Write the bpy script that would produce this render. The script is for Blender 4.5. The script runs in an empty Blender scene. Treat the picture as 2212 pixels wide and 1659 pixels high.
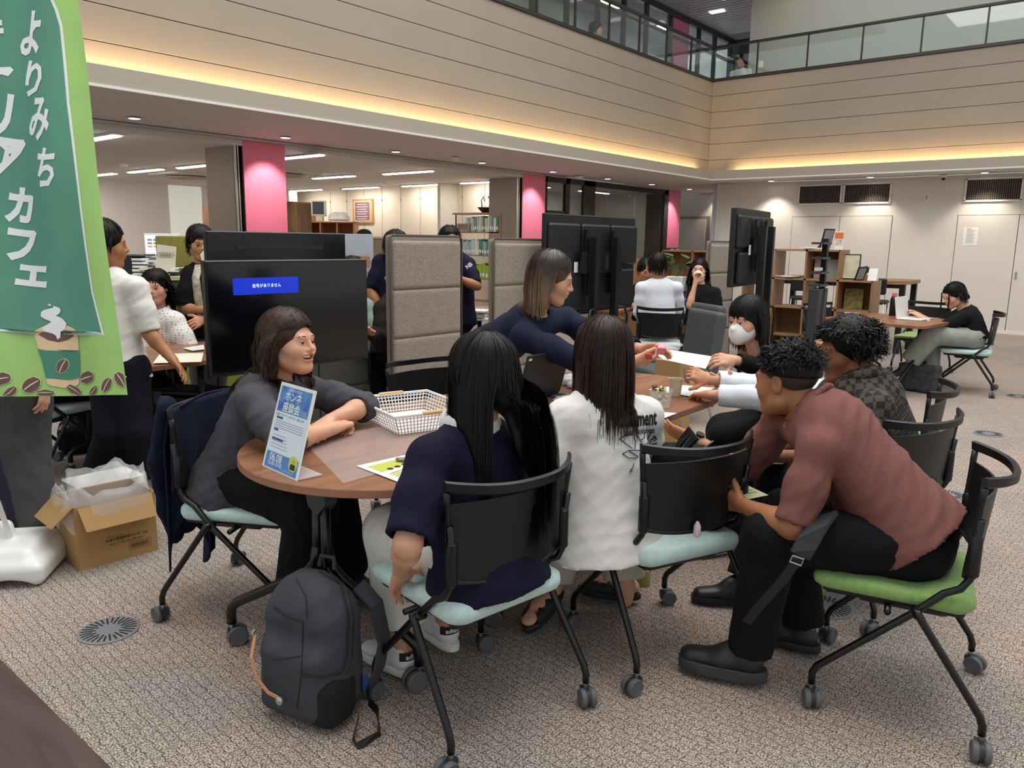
import bpy, math, random
import numpy as np
from mathutils import Vector, Matrix
from mathutils.bvhtree import BVHTree
random.seed(7)
rng = np.random.default_rng(11)
SC = bpy.context.scene
COL = SC.collection
PI = math.pi

# ------------------------------------------------------------------ camera
W_PX, H_PX, F_PX = 2212, 1659, 1675.12
YAW, PITCH, ROLL, CAM_Z = 0.69069833, 0.18198418, -0.01333043, 1.46
_f = np.array([-math.sin(YAW)*math.cos(PITCH), math.cos(YAW)*math.cos(PITCH), -math.sin(PITCH)])
_r = np.array([math.cos(YAW), math.sin(YAW), 0.0])
_d = np.cross(_f, _r)
_c, _s = math.cos(ROLL), math.sin(ROLL)
CAM = np.stack([_c*_r+_s*_d, -_s*_r+_c*_d, _f], 1)          # right, down, forward
cam = bpy.data.cameras.new('camera')
cam.sensor_fit = 'HORIZONTAL'; cam.sensor_width = 36.0; cam.lens = 36.0*F_PX/W_PX
cam.clip_start = 0.05; cam.clip_end = 120
camo = bpy.data.objects.new('camera', cam); COL.objects.link(camo)
camo.matrix_world = Matrix(((CAM[0,0], -CAM[0,1], -CAM[0,2], 0), (CAM[1,0], -CAM[1,1], -CAM[1,2], 0),
                            (CAM[2,0], -CAM[2,1], -CAM[2,2], CAM_Z), (0, 0, 0, 1)))
SC.camera = camo

# ------------------------------------------------------------------ world, large lights, exposure
wd = bpy.data.worlds.new('atrium_daylight'); SC.world = wd; wd.use_nodes = True
bg = wd.node_tree.nodes['Background']; bg.inputs[0].default_value = (0.93, 0.97, 1.0, 1); bg.inputs[1].default_value = 0.52
def area_light(name, loc, size, power, col, rot=(0, 0, 0)):
    l = bpy.data.lights.new(name, 'AREA'); l.shape = 'RECTANGLE'; l.size, l.size_y = size
    l.energy = power; l.color = col
    o = bpy.data.objects.new(name, l); COL.objects.link(o); o.location = loc; o.rotation_euler = rot
    return o
area_light('atrium_skylight', (-2.2, 5.0, 8.6), (8.0, 11.0), 760, (1.0, 0.98, 0.95))
SC.view_settings.view_transform = 'Standard'; SC.view_settings.look = 'None'
SC.view_settings.exposure = 0.45
SC.cycles.max_bounces = 5; SC.cycles.diffuse_bounces = 3; SC.cycles.glossy_bounces = 3; SC.cycles.transparent_max_bounces = 12; SC.cycles.caustics_reflective = False; SC.cycles.caustics_refractive = False
SC.cycles.use_denoising = True; SC.cycles.adaptive_threshold = 0.05; SC.view_settings.gamma = 1.0; SC.view_settings.use_curve_mapping = False

# ------------------------------------------------------------------ measuring helpers (photo pixel -> place in the room)
def ray(x, y): return CAM @ np.array([(x-W_PX/2)/F_PX, (y-H_PX/2)/F_PX, 1.0])
ORG = np.array([0, 0, CAM_Z])
def D(x, y, d): return ORG + ray(x, y)*d                     # at forward distance d
def Zp(x, y, z): r = ray(x, y); return ORG + r*((z-CAM_Z)/r[2])   # on the height z
def Xp(x, y, X): r = ray(x, y); return ORG + r*(X/r[0])      # on the plane x = X
def Yp(x, y, Y): r = ray(x, y); return ORG + r*(Y/r[1])      # on the plane y = Y
V3 = lambda *a: np.array(a, float)
def nrm(v): v = np.asarray(v, float); return v/(np.linalg.norm(v)+1e-12)

# ------------------------------------------------------------------ materials
def lin(c):
    if isinstance(c, str):
        c = c.lstrip('#'); c = [int(c[i:i+2], 16)/255 for i in (0, 2, 4)]
        c = [x/12.92 if x <= .04045 else ((x+.055)/1.055)**2.4 for x in c]
    return (c[0], c[1], c[2], 1)
_MC = {}
def mat(name, col, rough=.55, metal=0.0, var=0.0, vs=6.0, bump=0.0, bs=40.0, col2=None, stretch=None, emit=0.0, spec=.5, alpha=1.0, sheen=0.0, bdist=.002, coat=0.0):
    """one procedural surface: colour, noise variation towards col2, noise bump"""
    if name in _MC: return _MC[name]
    m = bpy.data.materials.new(name); m.use_nodes = True; nt = m.node_tree; N = nt.nodes; L = nt.links
    b = N['Principled BSDF']; c = lin(col)
    b.inputs['Base Color'].default_value = c; b.inputs['Roughness'].default_value = rough
    b.inputs['Metallic'].default_value = metal; b.inputs['Specular IOR Level'].default_value = spec
    b.inputs['Alpha'].default_value = alpha
    if sheen: b.inputs['Sheen Weight'].default_value = sheen
    if coat: b.inputs['Coat Weight'].default_value = coat
    if emit: b.inputs['Emission Color'].default_value = c; b.inputs['Emission Strength'].default_value = emit
    if var or bump:
        tc = N.new('ShaderNodeTexCoord'); co = tc.outputs['Object']
        if stretch:
            mp = N.new('ShaderNodeMapping'); mp.inputs['Scale'].default_value = stretch; L.new(co, mp.inputs[0]); co = mp.outputs[0]
    if var:
        n = N.new('ShaderNodeTexNoise'); n.inputs['Scale'].default_value = vs; n.inputs['Detail'].default_value = 5; L.new(co, n.inputs[0])
        mr = N.new('ShaderNodeMapRange'); mr.inputs[1].default_value = .3; mr.inputs[2].default_value = .7; L.new(n.outputs[0], mr.inputs[0])
        mx = N.new('ShaderNodeMix'); mx.data_type = 'RGBA'; L.new(mr.outputs[0], mx.inputs[0])
        c2 = lin(col2) if col2 else tuple([x*(1-var) for x in c[:3]])+(1,)
        mx.inputs[6].default_value = c; mx.inputs[7].default_value = c2; L.new(mx.outputs[2], b.inputs['Base Color'])
    if bump:
        n2 = N.new('ShaderNodeTexNoise'); n2.inputs['Scale'].default_value = bs; n2.inputs['Detail'].default_value = 3; L.new(co, n2.inputs[0])
        bp = N.new('ShaderNodeBump'); bp.inputs['Strength'].default_value = bump; bp.inputs['Distance'].default_value = bdist
        L.new(n2.outputs[0], bp.inputs['Height']); L.new(bp.outputs[0], b.inputs['Normal'])
    _MC[name] = m; return m
def nodemat(name):
    m = bpy.data.materials.new(name); m.use_nodes = True; _MC[name] = m
    return m, m.node_tree.nodes, m.node_tree.links, m.node_tree.nodes['Principled BSDF']
def glass_mat(name, tint=(.93, .97, .96), refl=.10, rough=.02, fres=1.45):
    m = bpy.data.materials.new(name); m.use_nodes = True; nt = m.node_tree; N = nt.nodes; L = nt.links; N.clear()
    o = N.new('ShaderNodeOutputMaterial'); t = N.new('ShaderNodeBsdfTransparent'); g = N.new('ShaderNodeBsdfGlossy')
    t.inputs[0].default_value = tint+(1,); g.inputs['Roughness'].default_value = rough
    f = N.new('ShaderNodeLayerWeight'); f.inputs[0].default_value = .5
    p = N.new('ShaderNodeMath'); p.operation = 'POWER'; p.inputs[1].default_value = 4.0; L.new(f.outputs['Facing'], p.inputs[0])
    a = N.new('ShaderNodeMath'); a.operation = 'MULTIPLY_ADD'; a.inputs[1].default_value = (fres-1)*2; a.inputs[2].default_value = refl+.04*(fres-1)*2; a.use_clamp = True; L.new(p.outputs[0], a.inputs[0])
    mx = N.new('ShaderNodeMixShader'); L.new(a.outputs[0], mx.inputs[0]); L.new(t.outputs[0], mx.inputs[1]); L.new(g.outputs[0], mx.inputs[2]); L.new(mx.outputs[0], o.inputs[0])
    _MC[name] = m; return m
def film_mat(name, col=(.95, .96, .97), body=.35, rough=.25):
    """thin see-through plastic: part clear, part milky, glossy"""
    m = bpy.data.materials.new(name); m.use_nodes = True; nt = m.node_tree; N = nt.nodes; L = nt.links
    b = N['Principled BSDF']; b.inputs['Base Color'].default_value = col+(1,); b.inputs['Roughness'].default_value = rough
    b.inputs['Alpha'].default_value = body; _MC[name] = m; return m
def wood_mat(name, c1, c2, scale=1.0, axis='Y', rough=.42):
    m, N, L, b = nodemat(name)
    tc = N.new('ShaderNodeTexCoord'); mp = N.new('ShaderNodeMapping')
    s = {'X': (1.2, 14, 14), 'Y': (14, 1.2, 14), 'Z': (14, 14, 1.2)}[axis]
    mp.inputs['Scale'].default_value = tuple(x*scale for x in s); L.new(tc.outputs['Object'], mp.inputs[0])
    n = N.new('ShaderNodeTexNoise'); n.inputs['Scale'].default_value = 1.6; n.inputs['Detail'].default_value = 7; n.inputs['Distortion'].default_value = 1.1; L.new(mp.outputs[0], n.inputs[0])
    r = N.new('ShaderNodeValToRGB'); r.color_ramp.elements[0].position = .32; r.color_ramp.elements[1].position = .68
    r.color_ramp.elements[0].color = lin(c1); r.color_ramp.elements[1].color = lin(c2); L.new(n.outputs[0], r.inputs[0]); L.new(r.outputs[0], b.inputs['Base Color'])
    b.inputs['Roughness'].default_value = rough
    return m

# ------------------------------------------------------------------ mesh builder
class B:
    def __init__(s): s.v = []; s.f = []; s.mi = []; s.cm = 0
    def add(s, vs, fs):
        o = len(s.v); s.v += [tuple(map(float, p)) for p in vs]; s.f += [tuple(o+i for i in f) for f in fs]; s.mi += [s.cm]*len(fs); return s
    def box(s, c, d, R=None, bev=0):
        c = V3(*c); h = V3(*d)/2
        if bev > 0:
            b = min(bev, min(h)*.95); C = [(x, y, z) for x in (-1, 1) for y in (-1, 1) for z in (-1, 1)]; P = []; fs = []
            for q in C:
                for j in range(3): P.append(V3(*[q[k]*(h[k] if k == j else h[k]-b) for k in range(3)]))
            ix = lambda q, j: C.index(q)*3+j
            def put(f):
                p = [P[i] for i in f]; n = np.cross(p[1]-p[0], p[2]-p[0]); fs.append(f if n @ np.mean(p, 0) > 0 else f[::-1])
            for q in C: put((ix(q, 0), ix(q, 1), ix(q, 2)))
            for a in range(3):
                u, w = [k for k in range(3) if k != a]
                for sg in (-1, 1):
                    def cn(x, y): q = [0, 0, 0]; q[a] = sg; q[u] = x; q[w] = y; return tuple(q)
                    put(tuple(ix(cn(x, y), a) for x, y in ((-1, -1), (1, -1), (1, 1), (-1, 1))))
                for x in (-1, 1):
                    for y in (-1, 1):
                        c1 = [0, 0, 0]; c1[a] = -1; c1[u] = x; c1[w] = y; c2 = list(c1); c2[a] = 1; c1, c2 = tuple(c1), tuple(c2)
                        put((ix(c1, u), ix(c2, u), ix(c2, w), ix(c1, w)))
        else:
            P = [V3(x*h[0], y*h[1], z*h[2]) for z in (-1, 1) for x, y in ((-1, -1), (1, -1), (1, 1), (-1, 1))]
            fs = [(3, 2, 1, 0), (4, 5, 6, 7), (0, 1, 5, 4), (1, 2, 6, 5), (2, 3, 7, 6), (3, 0, 4, 7)]
        if R is not None: P = [np.asarray(R) @ p for p in P]
        return s.add([c+p for p in P], fs)
    def tube(s, path, r, n=8, cap=True, closed=False):
        P = [V3(*p) for p in path]; m = len(P); rr = r if hasattr(r, '__len__') else [r]*m
        t0 = nrm(P[1]-P[0]); a = V3(0, 0, 1) if abs(t0[2]) < .9 else V3(1, 0, 0); u = nrm(np.cross(t0, a)); vs = []
        for i in range(m):
            if closed: t = nrm(P[(i+1) % m]-P[i-1])
            else: t = nrm(P[min(i+1, m-1)]-P[max(i-1, 0)])
            u = nrm(u-t*(u@t)); w = np.cross(t, u)
            for k in range(n):
                an = 2*PI*k/n; vs.append(P[i]+rr[i]*(math.cos(an)*u+math.sin(an)*w))
        fs = []
        for i in range(m if closed else m-1):
            j = (i+1) % m
            for k in range(n): fs.append((i*n+k, i*n+(k+1) % n, j*n+(k+1) % n, j*n+k))
        if cap and not closed: fs.append(tuple(range(n))[::-1]); fs.append(tuple((m-1)*n+k for k in range(n)))
        return s.add(vs, fs)
    def cyl(s, a, b, r, n=16, r2=None): return s.tube([a, b], [r, r if r2 is None else r2], n)
    def strap(s, path, w, t, side):
        """flat band along a path; side = width direction"""
        P = [V3(*p) for p in path]; vs = []; m = len(P)
        for i in range(m):
            tt = nrm(P[min(i+1, m-1)]-P[max(i-1, 0)]); sd = V3(*side); sd = nrm(sd-tt*(sd@tt)); nn = np.cross(tt, sd)
            for a, b in ((-1, -1), (1, -1), (1, 1), (-1, 1)): vs.append(P[i]+sd*a*w/2+nn*b*t/2)
        fs = [(i*4+k, i*4+(k+1) % 4, i*4+4+(k+1) % 4, i*4+4+k) for i in range(m-1) for k in range(4)]
        fs += [(3, 2, 1, 0), tuple((m-1)*4+k for k in range(4))]
        return s.add(vs, fs)
    def prism(s, poly, z0, z1, fr=None, bev=0):
        """polygon (x, y) raised from z0 to z1; fr maps local (x,y,z) to place"""
        n = len(poly); rings = [(z0, 0), (z1, 0)]
        if bev: rings = [(z0, bev), (z0+bev, 0), (z1-bev, 0), (z1, bev)]
        c = np.mean(np.array(poly), 0); vs = []
        for z, sh in rings:
            for p in poly:
                q = np.array(p); d = q-c; L = np.linalg.norm(d)+1e-9; q = q-d/L*sh; vs.append((q[0], q[1], z))
        k = len(rings); fs = [tuple(range(n))[::-1], tuple((k-1)*n+i for i in range(n))]
        for j in range(k-1): fs += [(j*n+i, j*n+(i+1) % n, (j+1)*n+(i+1) % n, (j+1)*n+i) for i in range(n)]
        if fr is not None: vs = [fr(*p) for p in vs]
        return s.add(vs, fs)
    def lathe(s, prof, c=(0, 0, 0), n=24, ax=None):
        vs = []
        for r, z in prof:
            for k in range(n): a = 2*PI*k/n; vs.append(V3(r*math.cos(a), r*math.sin(a), z))
        if ax is not None:
            q = Vector((0, 0, 1)).rotation_difference(Vector(ax)).to_matrix(); q = np.array(q); vs = [q @ p for p in vs]
        vs = [V3(*c)+p for p in vs]; m = len(prof)
        fs = [(i*n+k, i*n+(k+1) % n, (i+1)*n+(k+1) % n, (i+1)*n+k) for i in range(m-1) for k in range(n)]
        fs += [tuple(range(n))[::-1], tuple((m-1)*n+k for k in range(n))]
        return s.add(vs, fs)
    def grid(s, fn, nu, nv):
        vs = [fn(i/(nu-1), j/(nv-1)) for i in range(nu) for j in range(nv)]
        return s.add(vs, [(i*nv+j, (i+1)*nv+j, (i+1)*nv+j+1, i*nv+j+1) for i in range(nu-1) for j in range(nv-1)])
    def mesh(s, name, mats, smooth=False, auto=None):
        me = bpy.data.meshes.new(name); me.from_pydata(s.v, [], s.f); me.validate()
        for m in (mats if isinstance(mats, (list, tuple)) else [mats]): me.materials.append(m)
        if len(me.polygons) == len(s.mi): me.polygons.foreach_set('material_index', s.mi)
        me.polygons.foreach_set('use_smooth', [bool(smooth)]*len(me.polygons)); me.update()
        if smooth and auto is not None:
            try: me.set_sharp_from_angle(angle=math.radians(auto))
            except Exception: pass
        return me
    def build(s, name, mats, parent=None, smooth=False, auto=40):
        return link(name, s.mesh(name, mats, smooth, auto), parent)
def link(name, me, parent=None):
    o = bpy.data.objects.new(name, me); COL.objects.link(o)
    if parent is not None: o.parent = parent
    return o
def tag(o, label=None, cat=None, group=None, kind=None):
    if label: o['label'] = label
    if cat: o['category'] = cat
    if group: o['group'] = group
    if kind: o['kind'] = kind
    return o
def thing(name, label, cat, loc=(0, 0, 0), rz=0.0, group=None):
    o = bpy.data.objects.new(name, None); COL.objects.link(o); o.empty_display_size = .05
    o.location = tuple(map(float, loc)); o.rotation_euler = (0, 0, rz)
    return tag(o, label, cat, group)
def struct(name, b, m, smooth=False, label=None):
    o = b.build(name, m, None, smooth); o['kind'] = 'structure'
    if label: o['label'] = label
    return o
def copy_tree(o, parent=None):
    c = o.copy(); COL.objects.link(c)
    if parent is not None: c.parent = parent
    for ch in list(o.children): copy_tree(ch, c)
    return c
def rect_poly(x0, x1, y0, y1): return [(x0, y0), (x1, y0), (x1, y1), (x0, y1)]
def rrect(x0, x1, y0, y1, r, n=5):
    P = []
    for cx, cy, a0 in ((x1-r, y0+r, -PI/2), (x1-r, y1-r, 0), (x0+r, y1-r, PI/2), (x0+r, y0+r, PI)):
        P += [(cx+r*math.cos(a0+PI/2*i/n), cy+r*math.sin(a0+PI/2*i/n)) for i in range(n+1)]
    return P
def frame3(o, ex, ey, ez):
    o, ex, ey, ez = map(np.asarray, (o, ex, ey, ez))
    return lambda x, y, z: o+ex*x+ey*y+ez*z
def rotz(a): c, s = math.cos(a), math.sin(a); return np.array([[c, -s, 0], [s, c, 0], [0, 0, 1.0]])
def rotx(a): c, s = math.cos(a), math.sin(a); return np.array([[1.0, 0, 0], [0, c, -s], [0, s, c]])
def roty(a): c, s = math.cos(a), math.sin(a); return np.array([[c, 0, s], [0, 1.0, 0], [-s, 0, c]])
_TC = {}
def text_mesh(body, size, bold=0.0, res=3, space=1.0, lines=1.0):
    """flat lettering as triangles (x right, y up), centred; returns verts, faces"""
    k = (body, size, bold, res, space, lines)
    if k in _TC: return _TC[k]
    c = bpy.data.curves.new('lettering', 'FONT'); c.body = body; c.size = size; c.align_x = 'CENTER'; c.align_y = 'CENTER'
    c.offset = bold; c.resolution_u = res; c.space_character = space; c.space_line = lines
    o = bpy.data.objects.new('lettering', c); COL.objects.link(o); bpy.context.view_layer.update()
    me = bpy.data.meshes.new_from_object(o.evaluated_get(bpy.context.evaluated_depsgraph_get()))
    vs = [tuple(v.co) for v in me.vertices]; fs = [tuple(p.vertices) for p in me.polygons]
    bpy.data.objects.remove(o); bpy.data.curves.remove(c); bpy.data.meshes.remove(me)
    _TC[k] = (vs, fs); return vs, fs
def lettering(b, body, size, fr, x=0, y=0, z=.0006, rot=0.0, **kw):
    vs, fs = text_mesh(body, size, **kw); c, s = math.cos(rot), math.sin(rot)
    return b.add([fr(x+c*v[0]-s*v[1], y+s*v[0]+c*v[1], z) for v in vs], fs)
# ------------------------------------------------------------------ soft-shape modelling (for bodies, clothes, cushions, bags)
class S:
    """list of rounded shapes blended into one closed surface"""
    def __init__(s): s.p = []
    def _a(s, f, lo, hi, k, op): s.p.append((f, np.minimum(lo, hi), np.maximum(lo, hi), k, op)); return s
    def cone(s, a, b, ra, rb, k=.02, op='u', flat=None, q=1.0, cut=(), cut0=()):
        """tapered capsule; flat/q squash it along an axis; cut = planes (point, normal) that end it"""
        a, b = V3(*a), V3(*b); ab = b-a; L2 = ab@ab+1e-12
        fl = None if flat is None else nrm(flat)
        def f(X, Y, Z):
            x, y, z = X-a[0], Y-a[1], Z-a[2]
            t = np.clip((x*ab[0]+y*ab[1]+z*ab[2])/L2, 0, 1)
            x = x-t*ab[0]; y = y-t*ab[1]; z = z-t*ab[2]
            r2 = x*x+y*y+z*z
            if fl is not None:
                w = x*fl[0]+y*fl[1]+z*fl[2]; r2 = r2+w*w*(1/(q*q)-1)
            d = np.sqrt(r2)-(ra+(rb-ra)*t)
            for p0, n0 in cut: d = np.maximum(d, (X-p0[0])*n0[0]+(Y-p0[1])*n0[1]+(Z-p0[2])*n0[2])
            return d
        m = max(ra, rb)*max(1.0, q)
        return s._a(f, np.minimum(a, b)-m, np.maximum(a, b)+m, k, op)
    def ell(s, c, r, R=None, k=.02, op='u', cut=()):
        c, r = V3(*c), V3(*r); R = np.eye(3) if R is None else np.asarray(R)
        def f(X, Y, Z):
            x, y, z = X-c[0], Y-c[1], Z-c[2]
            u = [R[i, 0]*x+R[i, 1]*y+R[i, 2]*z for i in range(3)]
            k0 = np.sqrt(sum((u[i]/r[i])**2 for i in range(3)))+1e-9; k1 = np.sqrt(sum((u[i]/r[i]**2)**2 for i in range(3)))+1e-9
            d = k0*(k0-1)/k1
            for p0, n0 in cut: d = np.maximum(d, (X-p0[0])*n0[0]+(Y-p0[1])*n0[1]+(Z-p0[2])*n0[2])
            return d
        e = np.sqrt(((R.T*r)**2).sum(1))
        return s._a(f, c-e, c+e, k, op)
    def rbox(s, c, h, rad, R=None, k=.02, op='u'):
        c, h = V3(*c), V3(*h)-rad; R = np.eye(3) if R is None else np.asarray(R)
        def f(X, Y, Z):
            x, y, z = X-c[0], Y-c[1], Z-c[2]
            u = [np.abs(R[i, 0]*x+R[i, 1]*y+R[i, 2]*z)-h[i] for i in range(3)]
            return np.sqrt(sum(np.maximum(t, 0)**2 for t in u))+np.minimum(np.maximum(np.maximum(u[0], u[1]), u[2]), 0)-rad
        e = np.sqrt(((R.T*(h+rad))**2).sum(1))*1.3
        return s._a(f, c-e, c+e, k, op)
    def chain(s, pts, rs, k=.02, **kw):
        for i in range(len(pts)-1): s.cone(pts[i], pts[i+1], rs[i], rs[i+1], k, **kw)
        return s
    def bounds(s):
        u = [p for p in s.p if p[4] == 'u']
        return np.min([p[1] for p in u], 0), np.max([p[2] for p in u], 0)
    def surface(s, h, lo=None, hi=None):
        if lo is None:
            lo, hi = s.bounds(); lo = lo-3*h; hi = hi+3*h
        n = np.maximum(np.ceil((hi-lo)/h).astype(int)+1, 3)
        ax = [(lo[i]+h*np.arange(n[i])).astype(np.float32) for i in range(3)]
        Dg = np.full(tuple(n), .5, np.float32)
        for f, a, b, k, op in s.p:
            pad = k+2*h
            i0 = np.clip(np.floor((a-pad-lo)/h).astype(int), 0, n); i1 = np.clip(np.ceil((b+pad-lo)/h).astype(int)+1, 0, n)
            if (i1 <= i0).any(): continue
            sl = tuple(slice(i0[j], i1[j]) for j in range(3))
            d = f(ax[0][sl[0]][:, None, None], ax[1][sl[1]][None, :, None], ax[2][sl[2]][None, None, :]).astype(np.float32)
            A = Dg[sl]
            if op == 'u':
                if k > 0:
                    hh = np.maximum(k-np.abs(A-d), 0)/k; Dg[sl] = np.minimum(A, d)-hh*hh*k*.25
                else: Dg[sl] = np.minimum(A, d)
            else:
                d = -d
                if k > 0:
                    hh = np.maximum(k-np.abs(A-d), 0)/k; Dg[sl] = np.maximum(A, d)+hh*hh*k*.25
                else: Dg[sl] = np.maximum(A, d)
        return surface_net(Dg, lo, h)
def surface_net(Dg, lo, h):
    ins = Dg < 0; n = Dg.shape
    c = np.zeros(tuple(x-1 for x in n), np.uint8)
    for dx in (0, 1):
        for dy in (0, 1):
            for dz in (0, 1): c += ins[dx:n[0]-1+dx, dy:n[1]-1+dy, dz:n[2]-1+dz]
    act = np.argwhere((c > 0) & (c < 8))
    idx = np.full(c.shape, -1, np.int64); idx[tuple(act.T)] = np.arange(len(act))
    acc = np.zeros((len(act), 3)); cnt = np.zeros(len(act))
    I, J, K = act.T
    for a in range(3):
        o = [b for b in range(3) if b != a]
        for p in (0, 1):
            for q in (0, 1):
                d0 = [0, 0, 0]; d0[o[0]] = p; d0[o[1]] = q; d1 = list(d0); d1[a] = 1
                v0 = Dg[I+d0[0], J+d0[1], K+d0[2]]; v1 = Dg[I+d1[0], J+d1[1], K+d1[2]]
                m = (v0 < 0) != (v1 < 0); t = np.where(m, v0/(v0-v1+1e-20), 0)
                pt = np.zeros((len(act), 3)); pt[:, o[0]] = p; pt[:, o[1]] = q; pt[:, a] = t
                acc[m] += pt[m]; cnt[m] += 1
    V = lo+h*(act+acc/np.maximum(cnt, 1)[:, None])
    Fq = []
    for a in range(3):
        o = [(a+1) % 3, (a+2) % 3]
        s0 = [slice(None)]*3; s1 = [slice(None)]*3; s0[a] = slice(0, n[a]-1); s1[a] = slice(1, n[a])
        x0, x1 = ins[tuple(s0)], ins[tuple(s1)]; e = np.argwhere(x0 != x1)
        ok = np.ones(len(e), bool)
        for b in o: ok &= (e[:, b] > 0) & (e[:, b] < n[b]-1)
        e = e[ok]; sgn = x0[tuple(e.T)]
        q = []
        for p, r in ((-1, -1), (0, -1), (0, 0), (-1, 0)):
            cc = e.copy(); cc[:, o[0]] += p; cc[:, o[1]] += r; q.append(idx[tuple(cc.T)])
        q = np.stack(q, 1); q[~sgn] = q[~sgn][:, ::-1]; Fq.append(q)
    return V, np.concatenate(Fq)
def vnormals(V, Fq):
    n = np.cross(V[Fq[:, 2]]-V[Fq[:, 0]], V[Fq[:, 3]]-V[Fq[:, 1]]); N = np.zeros_like(V)
    for k in range(4): np.add.at(N, Fq[:, k], n)
    return N/(np.linalg.norm(N, axis=1, keepdims=True)+1e-12)
def quad_mesh(name, V, Fq, mats, mi=None, smooth=True):
    me = bpy.data.meshes.new(name); nv, nf = len(V), len(Fq)
    me.vertices.add(nv); me.vertices.foreach_set('co', np.asarray(V, np.float32).ravel())
    me.loops.add(nf*4); me.loops.foreach_set('vertex_index', np.asarray(Fq, np.int32).ravel())
    me.polygons.add(nf); me.polygons.foreach_set('loop_start', np.arange(0, nf*4, 4, dtype=np.int32))
    me.update(calc_edges=True)
    for m in (mats if isinstance(mats, (list, tuple)) else [mats]): me.materials.append(m)
    if mi is not None: me.polygons.foreach_set('material_index', np.asarray(mi, np.int32))
    me.polygons.foreach_set('use_smooth', np.full(nf, smooth)); me.update()
    return me
def fold(P, seed=0, f=22.0, axis=None, sq=.25):
    """soft cloth creases: warped waves, drawn out along axis"""
    r = np.random.default_rng(seed); out = np.zeros(len(P))
    A = None if axis is None else nrm(axis)
    for i in range(5):
        k = r.normal(size=3); k = nrm(k)*f*3.2*r.uniform(.5, 1.6); m = nrm(r.normal(size=3))*f*1.1
        if A is not None: k = k-A*(k@A)*(1-sq)
        w = np.sin(P@k+r.uniform(0, 6.3)+1.6*np.sin(P@m+r.uniform(0, 6.3)))
        out += 1-2*np.abs(w)**.8
    return out/5
def soft(name, s, h, m, parent=None, root=(0, 0, 0), amp=0.0, f=22.0, axis=None, seed=0, sq=.25):
    V, Fq = s.surface(h)
    if amp: V = V+vnormals(V, Fq)*(amp*fold(V, seed, f, axis, sq))[:, None]
    return link(name, quad_mesh(name, V-V3(*root), Fq, m), parent)
# ------------------------------------------------------------------ people
def skin_mat(name, c, c2):
    m = mat(name, c, .5, var=.12, vs=9, col2=c2, bump=.05, bs=220, spec=.4)
    b = m.node_tree.nodes['Principled BSDF']; b.inputs['Subsurface Weight'].default_value = .12; b.inputs['Subsurface Radius'].default_value = (.012, .005, .003); b.inputs['Subsurface Scale'].default_value = .6
    return m
SK_LIGHT = skin_mat('skin_light', '#dfae90', '#cf9678'); SK_MID = skin_mat('skin_medium', '#cf9a78', '#bd8462'); SK_TAN = skin_mat('skin_tan', '#b27a54', '#9d6744'); SK_DEEP = skin_mat('skin_deep', '#93603f', '#7f4f32')
LIP = {k.name: mat('lip_'+k.name, c, .4) for k, c in ((SK_LIGHT, '#c07f70'), (SK_MID, '#b0705f'), (SK_TAN, '#955343'), (SK_DEEP, '#7c4236'))}
EYE_W = mat('eye_white', '#ece7e0', .25); EYE_D = mat('eye_dark', '#1d120d', .15); LASH = mat('lash_dark', '#17110f', .6); TOOTH = mat('tooth_white', '#f2ede4', .25); NAILM = mat('nail_polish', '#c99a94', .25)
def hair_mat(name, c1, c2, rough=.36):
    return mat(name, c1, rough, var=.5, vs=38, col2=c2, bump=.3, bs=160, spec=.22, bdist=.001)
HAIR_BLACK = hair_mat('hair_black', '#0a0909', '#151211', .46); HAIR_DARK = hair_mat('hair_dark_brown', '#1b110e', '#33211b', .4); HAIR_BROWN = hair_mat('hair_brown', '#2c1e18', '#4b362a', .4); HAIR_OMBRE = None

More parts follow.
